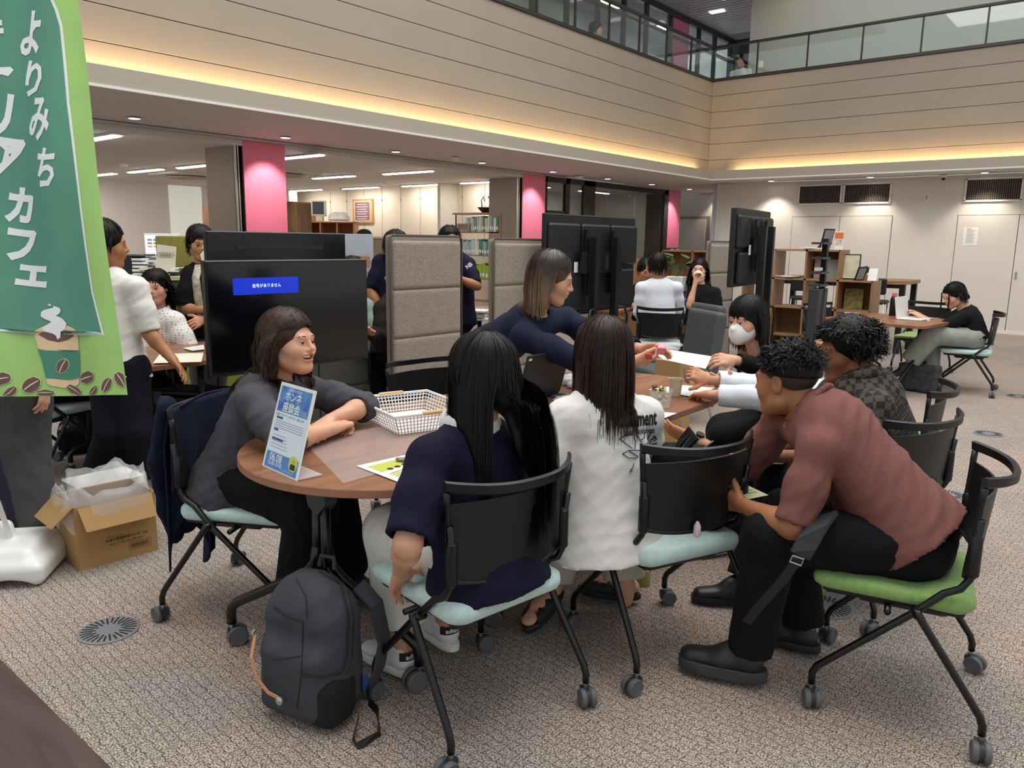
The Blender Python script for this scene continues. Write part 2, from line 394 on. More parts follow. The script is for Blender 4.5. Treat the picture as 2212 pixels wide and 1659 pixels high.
def ik(a, w, l1, l2, pole):
    a, w, pole = V3(*a), V3(*w), V3(*pole); d = w-a; L = np.linalg.norm(d); L = min(L, (l1+l2)*.995); u = nrm(d)
    x = (l1*l1-l2*l2+L*L)/(2*L); y = math.sqrt(max(l1*l1-x*x, 1e-6)); p = nrm(pole-u*(pole@u))
    return a+u*x+p*y, a+u*L
def hand_shapes(s, wr, dv, pn, side, curl=.3, spread=.12, sz=1.0, thumb=(.75, .55), back=.012):
    """palm and five bent fingers; dv = from wrist to knuckles, pn = the way the palm faces, side = +1 if the thumb is on cross(dv, pn)"""
    dv = nrm(dv); pn = nrm(V3(*pn)-dv*(V3(*pn)@dv)); lt = np.cross(dv, pn)*side; wr = V3(*wr)
    cu = curl if hasattr(curl, '__len__') else [curl]*4
    s.cone(wr-dv*back, wr+dv*.03*sz, .021*sz, .024*sz, .012, flat=pn, q=.78)
    for o in (-.022, 0, .022): s.cone(wr+dv*.022*sz+lt*o*.6*sz, wr+dv*.078*sz+lt*o*1.15*sz, .016*sz, .0135*sz, .014, flat=pn, q=.85)
    s.cone(wr+dv*.02*sz+lt*.02*sz+pn*.006, wr+dv*.055*sz+lt*.03*sz+pn*.008, .015*sz, .013*sz, .012)
    for i, (o, L, r) in enumerate(((.030, .070, .0088), (.010, .079, .0090), (-.010, .073, .0086), (-.029, .057, .0076))):
        p = wr+dv*(.082-.004*abs(i-1))*sz+lt*o*sz; a = cu[i]; ang = 0.0; d0 = nrm(dv+lt*o*spread*12*(1-a*.6))
        for j, fr in enumerate((.46, .30, .24)):
            ang += a*(1.0, 1.35, .9)[j]; d = d0*math.cos(ang)+pn*math.sin(ang); q = p+d*L*fr*sz
            s.cone(p, q, r*sz*(1-.08*j), r*sz*(.92-.09*j), .004); p = q
    t = nrm(lt*thumb[0]+dv*thumb[1]+pn*.25); p = wr+dv*.022*sz+lt*.026*sz+pn*.006
    q = p+t*.042*sz; s.cone(p, q, .013*sz, .0105*sz, .008); t2 = nrm(t+dv*.55+pn*.15); s.cone(q, q+t2*.032*sz, .0105*sz, .0085*sz, .004)

def head_shapes(s, T, V, hs, eo=.6, mouth='closed', ears=True, male=False):
    """skull, jaw, nose, lips, lids in head space: x right, y forward, z up, origin between the eyes' height and the ears"""
    R = V
    E = lambda c, r, k=.015, op='u', rot=None: s.ell(T(c), V3(*r)*hs, R if rot is None else rot @ R, k*hs, op)
    Cn = lambda a, b, ra, rb, k=.01, op='u': s.cone(T(a), T(b), ra*hs, rb*hs, k*hs, op)
    E((0, -.014, .036), (.0755, .094, .082)); E((0, .022, -.018), (.0655, .070, .084), .03)
    E((0, .036, -.075), (.046, .046, .038), .03); E((0, .071, -.099), (.019, .016, .015), .03)
    if male: Cn((-.05, .0, -.07), (.05, .0, -.07), .02, .02, .03)
    for x in (-1, 1):
        E((x*.037, .055, -.030), (.026, .024, .026), .03)
        Cn((x*.055, -.005, -.062), (x*.022, .062, -.096), .016, .015, .03)
    Cn((-.034, .0815, .021), (.034, .0815, .021), .010, .010, .018)
    for x in (-1, 1): E((x*.0305, .098, -.004), (.015, .012, .010), .016, 's')
    Cn((0, .0885, .010), (0, .1075, -.022), .0065, .0098, .010); Cn((0, .098, -.026), (0, .093, -.030), .009, .008, .01)
    for x in (-1, 1): E((x*.0115, .0945, -.0262), (.0075, .0095, .0065), .007)
    E((0, .083, -.052), (.026, .014, .018), .018)
    w = .021
    if mouth == 'smile':
        for x in (-1, 1): E((x*.04, .066, -.028), (.020, .018, .018), .02)
        E((0, .092, -.0425), (.031, .009, .0042), .005); E((0, .090, -.0675), (.025, .009, .0050), .005); E((0, .086, -.0545), (.0300, .026, .0085), .003, 's')
    elif mouth == 'open':
        E((0, .098, -.0475), (.018, .007, .0042), .005); E((0, .095, -.0605), (.016, .007, .0050), .005); E((0, .102, -.0540), (.012, .014, .0030), .003, 's')
    else:
        E((0, .0975, -.0490), (w-.002, .007, .0046), .004); E((0, .0962, -.0570), (w-.004, .0075, .0054), .004)
        Cn((-w+.003, .1005, -.0530), (w-.003, .1005, -.0530), .0014, .0014, .002, 's')
    for x in (-1, 1):
        E((x*.0305, .0755, .0015), (.0165, .0150, .0135), .006)
        E((x*.0305, .0895, .0008), (.0142, .0085, .0010+.0042*eo), .0015, 's')
    if ears:
        for x in (-1, 1):
            E((x*.0770, -.008, -.006), (.0080, .0185, .0310), .006); E((x*.0850, -.003, -.002), (.0060, .0100, .0180), .005, 's')
    return s

def lip_zone(P, mouth):
    x, y, z = P.T; a = ((x/.0205)**2+((z+.0533)/.0088)**2 < 1) & (y > .085)
    if mouth == 'smile': a = ((x/.0320)**2+((z+.0550)/.0165)**2 < 1) & (y > .068)
    return a

def strands(c, R3, rad, roots, part, L, S=14, g=.35, wdt=.0045, jit=.12, lift=.006, col=(), keep=None, wave=0.0, wl=.06, taper=.35, seed=1, ends=.15, bias=None, curlin=0.0, stick=-.005):
    """locks of hair: start on the skull ellipsoid, run away from the parting and fall, kept outside the skull and col capsules"""
    r = np.random.default_rng(seed); n = len(roots); c = V3(*c)
    dirs = roots/np.linalg.norm(roots, axis=1, keepdims=True); Lr = np.asarray(L)*(1+r.uniform(-ends, ends, n)) if not np.ndim(L) else np.asarray(L)
    lay = lift*r.uniform(.2, 1.0, n)
    P = (dirs*(rad+lay[:, None]*1.0))@R3+c
    q = part/np.linalg.norm(part, axis=-1, keepdims=True); q = np.broadcast_to(q, dirs.shape)
    v = dirs*(dirs*q).sum(1, keepdims=True)-q; v = v/(np.linalg.norm(v, axis=1, keepdims=True)+1e-6)
    v = (v+r.normal(size=v.shape)*jit)@R3
    if bias is not None: v = v+V3(*bias)
    v /= np.linalg.norm(v, axis=1, keepdims=True)+1e-9
    path = [P.copy()]; st = (Lr/S)[:, None]; ph = r.uniform(0, 6.3, n); sd = r.normal(size=(n, 3)); sd /= np.linalg.norm(sd, axis=1, keepdims=True)
    for k in range(S):
        gv = np.array([0, 0, -1.0]); gg = g*(.4+1.2*k/S)
        v = v*(1-gg)+gv*gg+r.normal(size=v.shape)*jit*.25; v /= np.linalg.norm(v, axis=1, keepdims=True)+1e-9
        P = P+v*st
        if wave: P = P+sd*(wave*np.cos(ph+2*PI*k*(st[:, 0])/wl))[:, None]*st
        for it in range(2):
            loc = (P-c)@R3.T; e = np.sqrt(((loc/(rad+lay[:, None]))**2).sum(1)); m = (e < 1) | (loc[:, 2] > stick)
            loc[m] /= e[m][:, None]; P = np.where(m[:, None], loc@R3+c, P)
            for a, b, rr in col:
                ab = b-a; t = np.clip(((P-a)@ab)/(ab@ab), 0, 1); w = P-a-t[:, None]*ab; dd = np.linalg.norm(w, axis=1); rq = rr+lay
                m = dd < rq; P = np.where(m[:, None], a+t[:, None]*ab+w/(dd[:, None]+1e-9)*rq[:, None], P)
        if keep is not None:
            loc = (P-c)@R3.T; loc = keep(loc); P = loc@R3+c
        path.append(P.copy()); v2 = P-path[-2]; v = v2/(np.linalg.norm(v2, axis=1, keepdims=True)+1e-9)
    A = np.stack(path, 1); m = A.shape[1]                                  # n, m, 3
    T = np.gradient(A, axis=1); T /= np.linalg.norm(T, axis=2, keepdims=True)+1e-9
    out = A-c; out -= T*(out*T).sum(2, keepdims=True); out /= np.linalg.norm(out, axis=2, keepdims=True)+1e-9
    sd = np.cross(T, out); t = np.linspace(0, 1, m); ws = wdt*np.clip(np.minimum(.45+t*3, 1), 0, 1)*(1-(1-taper)*np.clip((t-.55)/.45, 0, 1)**1.5)
    ws = ws[None, :, None]*r.uniform(.6, 1.25, (n, 1, 1))
    ring = np.stack([A-sd*ws, A+sd*ws], 2).reshape(-1, 3)
    base = (np.arange(n)[:, None]*m+np.arange(m-1)[None, :]).ravel()*2
    return ring, np.stack([base, base+1, base+3, base+2], 1)

def sample_dirs(n, mask, seed=3):
    r = np.random.default_rng(seed); out = []; tot = 0
    while tot < n:
        d = r.normal(size=(n*4, 3)); d /= np.linalg.norm(d, axis=1, keepdims=True); d = d[mask(d)]; out.append(d); tot += len(d)
    return np.concatenate(out)[:n]
def join(parts):
    V, F, o = [], [], 0
    for v, f in parts: V.append(v); F.append(f+o); o += len(v)
    return np.concatenate(V), np.concatenate(F)

SHOE_SOLE = mat('rubber_black', '#1c1c1d', .6); 
def shoe(parent, root, an, toe, L=.255, up='#1b1b1c', sole='#222222', h=.006, high=.075, heel=.03, name='shoe', thick=.022, wd=.043, logo=None, zf=0.0, solew=0.0):
    """closed shoe round the ankle point an, pointing along toe; upper plus sole"""
    t = nrm(V3(*toe)); f2 = nrm(V3(t[0], t[1], 0)); pit = t[2]; an = V3(*an); lat = np.cross(f2, V3(0, 0, 1)); upv = nrm(np.cross(lat, t))
    hl = an-t*.055-upv*(high+.012)                                         # heel on sole plane
    P = lambda x, y, z: hl+t*x+lat*y+upv*z
    s = S(); s.cone(P(.05, 0, thick+.026), P(L*.48, 0, thick+.024), wd*.82, wd*.98, .02, flat=upv, q=.8); s.cone(P(L*.48, 0, thick+.022), P(L-.045, 0, thick+.012), wd*.98, wd*.86, .02, flat=upv, q=.62)
    s.cone(P(.052, 0, thick+.03), P(.06, 0, high+.012), .040, .042, .02); s.ell(P(.10, 0, thick+.05), (.05, .035, .04), np.stack([t, lat, upv]), .03)
    s.cone(P(.06, 0, high-.004), P(.065, 0, high+.08), .034, .036, .006, 's')
    pl = [(P(0, 0, thick*.5), -upv)]
    s2 = S(); s2.p = [((lambda X, Y, Z, f=f: np.maximum(f(X, Y, Z), -((X-pl[0][0][0])*upv[0]+(Y-pl[0][0][1])*upv[1]+(Z-pl[0][0][2])*upv[2]))), a, b, k, op) if op == 'u' else (f, a, b, k, op) for f, a, b, k, op in s.p]
    o = soft(name, s2, h, mat('shoe_'+up, up, .45, bump=.08, bs=120), parent, root)
    pr = []
    for i in range(24):
        a = 2*PI*i/24; x = math.cos(a); y = math.sin(a); px = L*.5-.004+x*(L*.5+.004+solew*.3); w = (wd+.003+solew)*(1.0+.10*x-.10*(1-abs(x)) if x > 0 else .86+.04*abs(x)); pr.append((px, math.copysign(abs(y)**.75, y)*w))
    b = B(); b.prism(pr, 0.0, thick+.006, lambda x, y, z: P(x, y, z)-V3(*root), .003)
    b.build('sole', mat('sole_'+sole, sole, .6), o, True, 35)
    return o, P, (t, lat, upv)

CLOTH = {}
def cloth(name, c, var=.12, bump=.18, bs=90, rough=.85, **kw): return mat('cloth_'+name, c, rough, var=var, vs=kw.pop('vs', 14), bump=bump, bs=bs, spec=.25, sheen=kw.pop('sheen', 0), **kw)

def fix_limbs(J, rt):
    """keep limb lengths human: the given elbows and knees only steer the bend"""
    for sd in 'LR':
        for a, b, e, lo, hi in (('sh', 'el', 'wr', (.255, .225), (.295, .255)), ('hip', 'kn', 'an', (.36, .36), (.42, .42))):
            if b+sd not in J: continue
            A, M_, E_ = J[a+sd], J[b+sd], J[e+sd]; l1 = float(np.clip(np.linalg.norm(M_-A), lo[0], hi[0])); l2 = float(np.clip(np.linalg.norm(E_-M_), lo[1], hi[1]))
            u = nrm(E_-A); pole = (M_-A)-u*((M_-A)@u)
            if np.linalg.norm(pole) < .01: pole = V3(0, 0, -1) if a == 'sh' else V3(0, 0, 1)
            d = np.linalg.norm(E_-A)
            if d < abs(l1-l2)+.05: d = abs(l1-l2)+.05
            J[b+sd], J[e+sd] = ik(A, A+u*d, l1, l2, pole)

def person(label, J, look, fwd, skin=SK_LIGHT, up=(0, 0, 1), q=1, hs=1.0, eo=.6, mouth='closed', ears=True, male=False, girth=1.0, top=None, bottom=None,
           hands=None, feet=None, bust=0.0, brow='#221815', face=True, group=None, legskin=False, armr=1.0, lipc=None, nail=False, bare_shin=None):
    """J: joints in room coordinates (pel nk hd shL shR elL elR wrL wrR hipL hipR knL knR anL anR); clothes follow the joints"""
    J = {k: V3(*v) for k, v in J.items()}; fw = nrm(fwd)
    sp = nrm(J['nk']-J['pel']); rt = nrm(np.cross(fw, sp)); fw = np.cross(sp, rt)
    root = V3(J['pel'][0], J['pel'][1], J.get('floor', V3(0, 0, 0))[2])
    t = thing('person', label, 'person', root, 0, group)
    J.setdefault('shL', J['nk']-rt*.165*girth-sp*.05); J.setdefault('shR', J['nk']+rt*.165*girth-sp*.05)
    J.setdefault('hipL', J['pel']-rt*.085); J.setdefault('hipR', J['pel']+rt*.085)
    fix_limbs(J, rt)
    hb = (.013, .017, .024)[q-1]; hh = (.0042, .0066, .0100)[q-1]; hn = (.0038, .006, .009)[q-1]; hc = (.0095, .014, .020)[q-1]
    # ---- head frame
    lk = nrm(look); r_ = nrm(np.cross(lk, V3(*up))); u_ = np.cross(r_, lk); HR = np.stack([r_, lk, u_])
    T = lambda c: J['hd']+hs*(V3(*c)@HR)
    # ---- body: one continuous surface
    body = S(); g = girth; ck = J['nk']-sp*.11; mid = J['pel']+(ck-J['pel'])*.5
    body.cone(J['pel'], mid, .115*g, .105*g, .04, flat=fw, q=.72); body.cone(mid, ck, .105*g, .125*g, .05, flat=fw, q=.70)
    body.cone(J['shL'], J['shR'], .045, .045, .05); body.cone(J['nk']-sp*.05, T((0, -.022, -.055)), .060*hs, .050*hs, .03)
    for sd in 'LR':
        if 'el'+sd in J:
            sh, el, wr = J['sh'+sd], J['el'+sd], J['wr'+sd]; a = armr
            body.chain([sh, sh+(el-sh)*.35, el], [.048*a, .047*a, .037*a], .02); body.chain([el, el+(wr-el)*.28, wr], [.0375*a, .039*a, .0245*a], .02)
        if 'kn'+sd in J:
            hp, kn, an = J['hip'+sd], J['kn'+sd], J['an'+sd]
            body.chain([hp, kn], [.082*g, .052], .03); body.chain([kn, kn+(an-kn)*.3, an], [.050, .053, .034], .02); body.cone(an, an-V3(0, 0, .05), .034, .03)
    pieces = [body.surface(hb)]
    hd = S()
    hd.cone(J['nk']-sp*.02, T((0, -.022, -.055)), .056*hs, .050*hs, .03); hd.cone(J['nk']-sp*.05, J['nk']-sp*.02, .06*hs, .056*hs, .02)
    head_shapes(hd, T, HR, hs, eo, mouth, ears, male)
    pieces.append(hd.surface(hh)); nhead = len(pieces[-1][1])
    if hands:
        for sd, hk in hands.items():
            if hk is None: continue
            wr = J['wr'+sd]; fo = nrm(wr-J['el'+sd]); kw = dict(hk); dv = kw.pop('d', fo); pn = kw.pop('n'); sv = kw.pop('side', -1 if sd == 'L' else 1)
            hsd = S(); hsd.cone(wr-fo*.05, wr, .027*armr, .0245*armr, .01); hand_shapes(hsd, wr, dv, pn, sv, **kw); pieces.append(hsd.surface(hn))
    V, Fq = join(pieces); n0 = len(pieces[0][1]); mi = np.zeros(len(Fq), np.int32)
    if face:
        cen = V[Fq[n0:n0+nhead]].mean(1); loc = (cen-J['hd'])@HR.T/hs; mi[n0:n0+nhead][lip_zone(loc, mouth)] = 1
    link('body', quad_mesh('body', V-root, Fq, [skin, LIP[skin.name] if lipc is None else lipc], mi), t)
    if face:
        for x in (-1, 1):
            b = B(); b.lathe([(.0001, -.0122)]+[(.0122*math.sin(PI*i/10), -.0122*math.cos(PI*i/10)) for i in range(1, 10)]+[(.0001, .0122)], n=14)
            b.v = [tuple(T(V3(p[0]+x*.0305, p[1]+.0772, p[2]+.0010))-root) for p in b.v]; e = b.build('eye', EYE_W, t, True, None)
            b = B(); b.lathe([(.0060, 0), (.0055, .0010), (.0001, .0018)], n=14, ax=(0, 1, 0)); b.v = [tuple(T(V3(p[0]+x*.0305, p[1]+.0772+.0112, p[2]+.0010))-root) for p in b.v]; b.build('iris', EYE_D, e, True, None)
            b = B(); pts = [T((x*(.0305-.0150+.030*i/8), .0905-.0065*((i-4)/4)**2*1.1-.001*i*.3, .0016+.0042*eo*(1-((i-4)/4)**2)+(.001 if mouth == 'smile' else 0)))-root for i in range(9)]
            b.tube(pts, [.0003]+[.0011*hs]*7+[.0003], 5); b.build('eyelash', LASH, t, True, None)
            b = B(); pts = [T((x*(.0130+.036*i/8), .0925-.0100*(i/8)**2-.0005, .0195+.0060*math.sin(PI*(.18+.62*i/8))))-root for i in range(9)]
            b.tube(pts, [.0012, .0024, .0028, .0030, .0030, .0028, .0024, .0018, .0008], 6); b.build('eyebrow', mat('brow_'+brow, brow, .8), t, True, None)
        if mouth in ('smile', 'open'):
            wq = .0270 if mouth == 'smile' else .011; zq = -.0512 if mouth == 'smile' else -.0528
            b = B(); b.grid(lambda u, v: T(((u-.5)*2*wq, .0885-.016*((u-.5)*2)**2, zq+(v-.5)*.0095))-root, 13, 3); b.build('teeth', TOOTH, t, True, None)
    t['_T'] = 1
    ctx = dict(t=t, root=root, J=J, sp=sp, rt=rt, fw=fw, T=T, HR=HR, hs=hs, q=q, hc=hc, girth=girth, hh=hh)
    if top: wear_top(ctx, **top)
    if bottom: wear_bottom(ctx, **bottom)
    if feet:
        for sd, kw in feet.items(): shoe(t, root, J['an'+sd], **kw)
    del t['_T']
    return ctx

def wear_top(c, m, sleeve=.55, loose=.018, hem=.06, amp=.004, f=24, collar=None, name='shirt', seed=1, cuff=None, bust=0.0, neck=.066, sl=.012, jacket=False, belly=0.0, hemw=0.0, sleeve_m=None, drop=0.0):
    """shirt from neck to hem (m below the pelvis joint); sleeve = share of the arm covered (1 = to the wrist)"""
    J, sp, fw, rt, g = c['J'], c['sp'], c['fw'], c['rt'], c['girth']; s = S()
    ck = J['nk']-sp*.11; mid = J['pel']+(ck-J['pel'])*.5; lo = J['pel']-sp*hem; cut = [(lo, -sp)]
    s.cone(lo, mid, .176*g+loose*.7+hemw, .128*g+loose, .04, flat=fw, q=.78, cut=cut); s.cone(mid, ck, .126*g+loose, .150*g+loose*.5, .06, flat=fw, q=.70, cut=cut)
    s.cone(J['shL'], J['shR'], .043+loose*.3, .043+loose*.3, .04); s.cone(J['nk']-sp*.02, ck, .062, .11*g, .05, flat=fw, q=.8)
    for sd in 'LR': s.cone(J['nk']-sp*.035, J['sh'+sd], .050, .046+loose*.3, .04)
    if belly: s.ell(mid-sp*.05+fw*.05, V3(.10, .07+belly, .12)*g, np.stack([rt, fw, sp]), .06, cut=cut)
    if bust:
        for x in (-1, 1): s.ell(ck-sp*.07+rt*x*.065+fw*(.075*g), V3(.058, .045+bust, .058), np.stack([rt, fw, sp]), .04)
    sub = []
    for sd in 'LR':
        if 'el'+sd not in J: continue
        sh, el, wr = J['sh'+sd], J['el'+sd], J['wr'+sd]
        l1, l2 = np.linalg.norm(el-sh), np.linalg.norm(wr-el); tot = sleeve*(l1+l2)
        r0, r1 = .048+sl*.6, .040+sl*.95
        if tot <= l1+.01:
            d = nrm(el-sh); e = sh+d*tot; s.chain([sh, sh+(e-sh)*.5, e+d*.03], [r0, (r0+r1)/2+.004, r1+.004], .035, cut=[(e, d)]); sub.append((e-d*.02, e+d*.05, r1+.004-max(.012, 2.1*c['hc'])))
        else:
            d = nrm(wr-el); e = el+d*(tot-l1); k = (tot-l1)/l2; r2 = r1+(.032+sl*.7-r1)*k
            s.chain([sh, sh+(el-sh)*.5, el], [r0, r1+.003, r1-.003], .035); s.chain([el, e+d*.02], [r1-.003, r2], .025, cut=[(e, d)]); sub.append((e-d*.015, e+d*.05, r2-max(.009, 1.7*c['hc'])))
    s.cone(J['nk']-sp*.02, c['T']((0, -.02, -.06)), neck*.93, neck*1.0, .008, 's')
    for a, b, r in sub: s.cone(a, b, r, r, .002, 's')
    lo_, hi_ = s.bounds(); V, Fq = s.surface(c['hc'])
    if amp:
        N = vnormals(V, Fq); V = V+N*(amp*.75*fold(V, seed, f*.8, sp*.35+rt, .22)+amp*.14*fold(V, seed+9, f*2.1, None))[:, None]
    o = link(name, quad_mesh(name, V-c['root'], Fq, m), c['t']); c['top'] = o
    if collar:
        k = collar; b = S(); n = 22; cc = J['nk']+sp*(.012+k.get('dz', 0)); ctr = (J['nk']-sp*.02)*.5+c['T']((0, -.02, -.06))*.5
        ax = nrm(c['T']((0, -.02, -.06))-J['nk']+sp*.05); e1 = nrm(np.cross(ax, fw)); e2 = np.cross(e1, ax); R_ = k.get('r', neck+.003)
        pts = [cc+e1*R_*math.cos(a)+e2*R_*1.05*math.sin(a)-ax*k.get('dip', .02)*max(0, -math.sin(a)*1.0 if (e2@fw) < 0 else math.sin(a)) for a in np.linspace(0, 2*PI, n)]
        for i in range(n-1): b.cone(pts[i], pts[i+1], k.get('w', .008), k.get('w', .008), .006, flat=ax, q=k.get('q', 1.0))
        soft('collar', b, min(c['hc'], .006), k.get('m', m), c['t'], c['root'])
    return o
def wear_bottom(c, m, hem=1.0, rk=.078, rh=.075, loose=.014, amp=.005, f=20, name='trousers', seed=4, rt_=.105, skirt=False, waist=.07, q=.85):
    J, sp, fw, rt, g = c['J'], c['sp'], c['fw'], c['rt'], c['girth']; s = S(); rt_ *= .86
    s.cone(J['hipL'], J['hipR'], (rt_-.008)*g, (rt_-.008)*g, .03); s.cone(J['pel'], J['pel']+sp*waist, .118*g+loose*.4, .112*g+loose*.4, .05, flat=fw, q=.76, cut=[(J['pel']+sp*waist, sp)])
    sub = []
    for sd in 'LR':
        if 'kn'+sd not in J: continue
        hp, kn, an = J['hip'+sd], J['kn'+sd], J['an'+sd]
        s.chain([hp, kn], [rt_*g, rk], .05); d = nrm(an-kn); e = kn+(an-kn)*hem
        s.chain([kn, e+d*.02], [rk, rh], .03, cut=[(e, d)]); sub.append((e-d*.02, e+d*.06, rh-max(.012, 2.0*c['hc'])))
    for a, b, r in sub: s.cone(a, b, r, r, .002, 's')
    V, Fq = s.surface(c['hc'])
    if amp: V = V+vnormals(V, Fq)*(amp*.65*fold(V, seed, f*.8, V3(0, 0, 1), .25)+amp*.12*fold(V, seed+5, f*2, None))[:, None]
    o = link(name, quad_mesh(name, V-c['root'], Fq, m), c['t']); c['bottom'] = o
    return o

RAD = V3(.0785, .097, .0850); CEN = V3(0, -.014, .036)
def hair(c, m, style='short', shape=None, part=(0, .2, 1), n=420, L=.10, wdt=.0042, vol=.010, bangs=None, side=None, back=None, seed=2, cols=(), extra=None, jit=.12, g=.3, wave=0.0, keepf=True, ends=.15, cap_low=-.02, lift=.010, open_=.062, S_=None, rootz=-2.0, stick=-.005, fringe_L=.075, name='hair', wl=.06, hairline=.55):
    hs, T, HR, J, root = c['hs'], c['T'], c['HR'], c['J'], c['root']
    s = S(); CC = CEN+V3(0, -vol*.45, 0); rr = (RAD+V3(vol, vol*.62, vol))*hs; s.ell(T(CC), rr, HR, .01)
    z = cap_low
    s.ell(T((0, .088, -.030-.005)), V3(open_, .062, .072)*hs, HR, .012, 's')           # face stays free
    s.ell(T((0, .105, .020)), V3(open_*.92, .058, .040)*hs, HR, .012, 's')
    s.p = [((lambda X, Y, Z, f=f, p=T((0, -.02, z)), n_=nrm(-HR[2]+HR[1]*.15): np.maximum(f(X, Y, Z), (X-p[0])*n_[0]+(Y-p[1])*n_[1]+(Z-p[2])*n_[2])), a, b, k, op) if op == 'u' else (f, a, b, k, op) for f, a, b, k, op in s.p]
    if extra: extra(s, T, HR, hs)
    pieces = [s.surface(min(.006, .0045*c['q']))]
    nk = J['nk']; sp = c['sp']; g_ = c['girth']
    ck = nk-sp*.11; mid = J['pel']+(ck-J['pel'])*.5
    COLS = [(nk-sp*.05, T((0, -.022, -.055)), .055), (J['shL'], J['shR'], .066), (ck, mid, .125*g_), (nk-sp*.02, ck, .09)]+list(cols)
    def keep(loc):
        if shape is not None: loc = shape(loc/hs)*hs
        if not keepf: return loc
        x, y, z_ = loc.T; x = x.copy(); y = y.copy()
        lim = (.040+.05*np.clip((z_/hs-.015)/.045, 0, 1))*hs
        f_ = (z_ < (.075*hairline)*hs-0*hs) & (y > lim) & (np.abs(x) < .11*hs)
        f_ &= z_+CEN[2]*hs < .060*hs
        y[f_] = lim[f_]; x[f_] = np.where(x[f_] >= 0, 1, -1)*np.maximum(np.abs(x[f_]), .072*hs)
        return np.stack([x, y, z_], 1)
    N = lambda k: max(60, int(k*2.1/(1, 1.8, 4.5)[c['q']-1])); wk = (.46, .62, 1.1)[c['q']-1]*wdt*hs
    mask = lambda d: (d[:, 2] > -.35+.55*np.clip(d[:, 1]*1.6+.2, 0, 1)+(np.clip(d[:, 1], 0, 1)*.35))
    S_ = S_ or (6 if style == 'short' else 16)
    R = sample_dirs(N(n), lambda d: mask(d) & (d[:, 2] > rootz), seed)
    p = np.array(part, float)
    if style == 'split':                                                            # locks fall to both sides of a centre parting
        qy = np.clip(R[:, 1], -.12, 1); q_ = np.stack([np.full(len(R), p[0]), qy, np.sqrt(np.clip(1-qy**2, .05, 1))], 1); pt = q_
    else: pt = p
    pieces.append(strands(T(CC), HR, (RAD+V3(vol*.85, vol*.55, vol*.85))*hs, R, pt, L*hs, S_, g, wk, jit, lift*hs, COLS if L > .12 else (), keep, wave, wl, seed=seed, ends=ends, stick=stick))
    if bangs:
        k = bangs; Rb = sample_dirs(N(k.get('n', 90)), lambda d: (d[:, 1] > .1) & (d[:, 2] > .55) & (np.abs(d[:, 0]-k.get('x', 0)) < k.get('w', .55)), seed+5)
        pieces.append(strands(T(CC), HR, (RAD+V3(vol, vol*.75, vol))*hs, Rb, np.array(k.get('part', (0, -.6, .8))), k.get('L', .11)*hs, 9, k.get('g', .25)*1.5, wk*.9, k.get('jit', .06), .008*hs, (), keep if k.get('keep') else None, seed=seed+6, ends=k.get('ends', .12), wave=k.get('wave', 0)))
    V, F = join(pieces)
    o = link(name, quad_mesh(name, V-root, F, m), c['t']); return o
def mask_on(c, m, low=-.118, high=-.006):
    hs, T, HR, root = c['hs'], c['T'], c['HR'], c['root']; s = S()
    s.ell(T((0, .028, -.050)), V3(.068, .083, .070)*hs, HR, .01); s.ell(T((0, .080, -.070)), V3(.036, .034, .045)*hs, HR, .03); s.cone(T((0, .09, -.012)), T((0, .109, -.028)), .012*hs, .014*hs, .02)
    pts = [(T((0, 0, high)), HR[2]), (T((0, 0, low)), -HR[2]), (T((0, .012, 0)), -HR[1])]
    s.p = [((lambda X, Y, Z, f=f: np.maximum.reduce([f(X, Y, Z)]+[(X-p[0])*n[0]+(Y-p[1])*n[1]+(Z-p[2])*n[2] for p, n in pts])), a, b, k, op) for f, a, b, k, op in s.p]
    o = soft('face_mask', s, min(.004*c['q'], .008), m, c['t'], root)
    for x in (-1, 1):
        b = B(); b.tube([T((x*.062, .03, -.025))-root, T((x*.074, .005, -.002))-root, T((x*.076, -.018, -.002))-root, T((x*.072, -.016, -.035))-root, T((x*.060, .028, -.075))-root], .0013, 5); b.build('ear_loop', m, o, True, None)
    return o
# ------------------------------------------------------------------ the place
ZS, ZL, XL, YL, GAP = 2.697, 2.877, -7.08, 14.69, .20          # soffit height, cove lip top, lip planes, cove gap
XU, YU, ZU, ZR = XL-GAP, YL+GAP, 4.63, 5.235                   # upper walls, their top, rail top
XC, YD = -9.13, 15.69                                          # column line, door wall
ZO, XO, YO = 2.60, -16.9, 11.9                                 # office ceiling, back and end walls
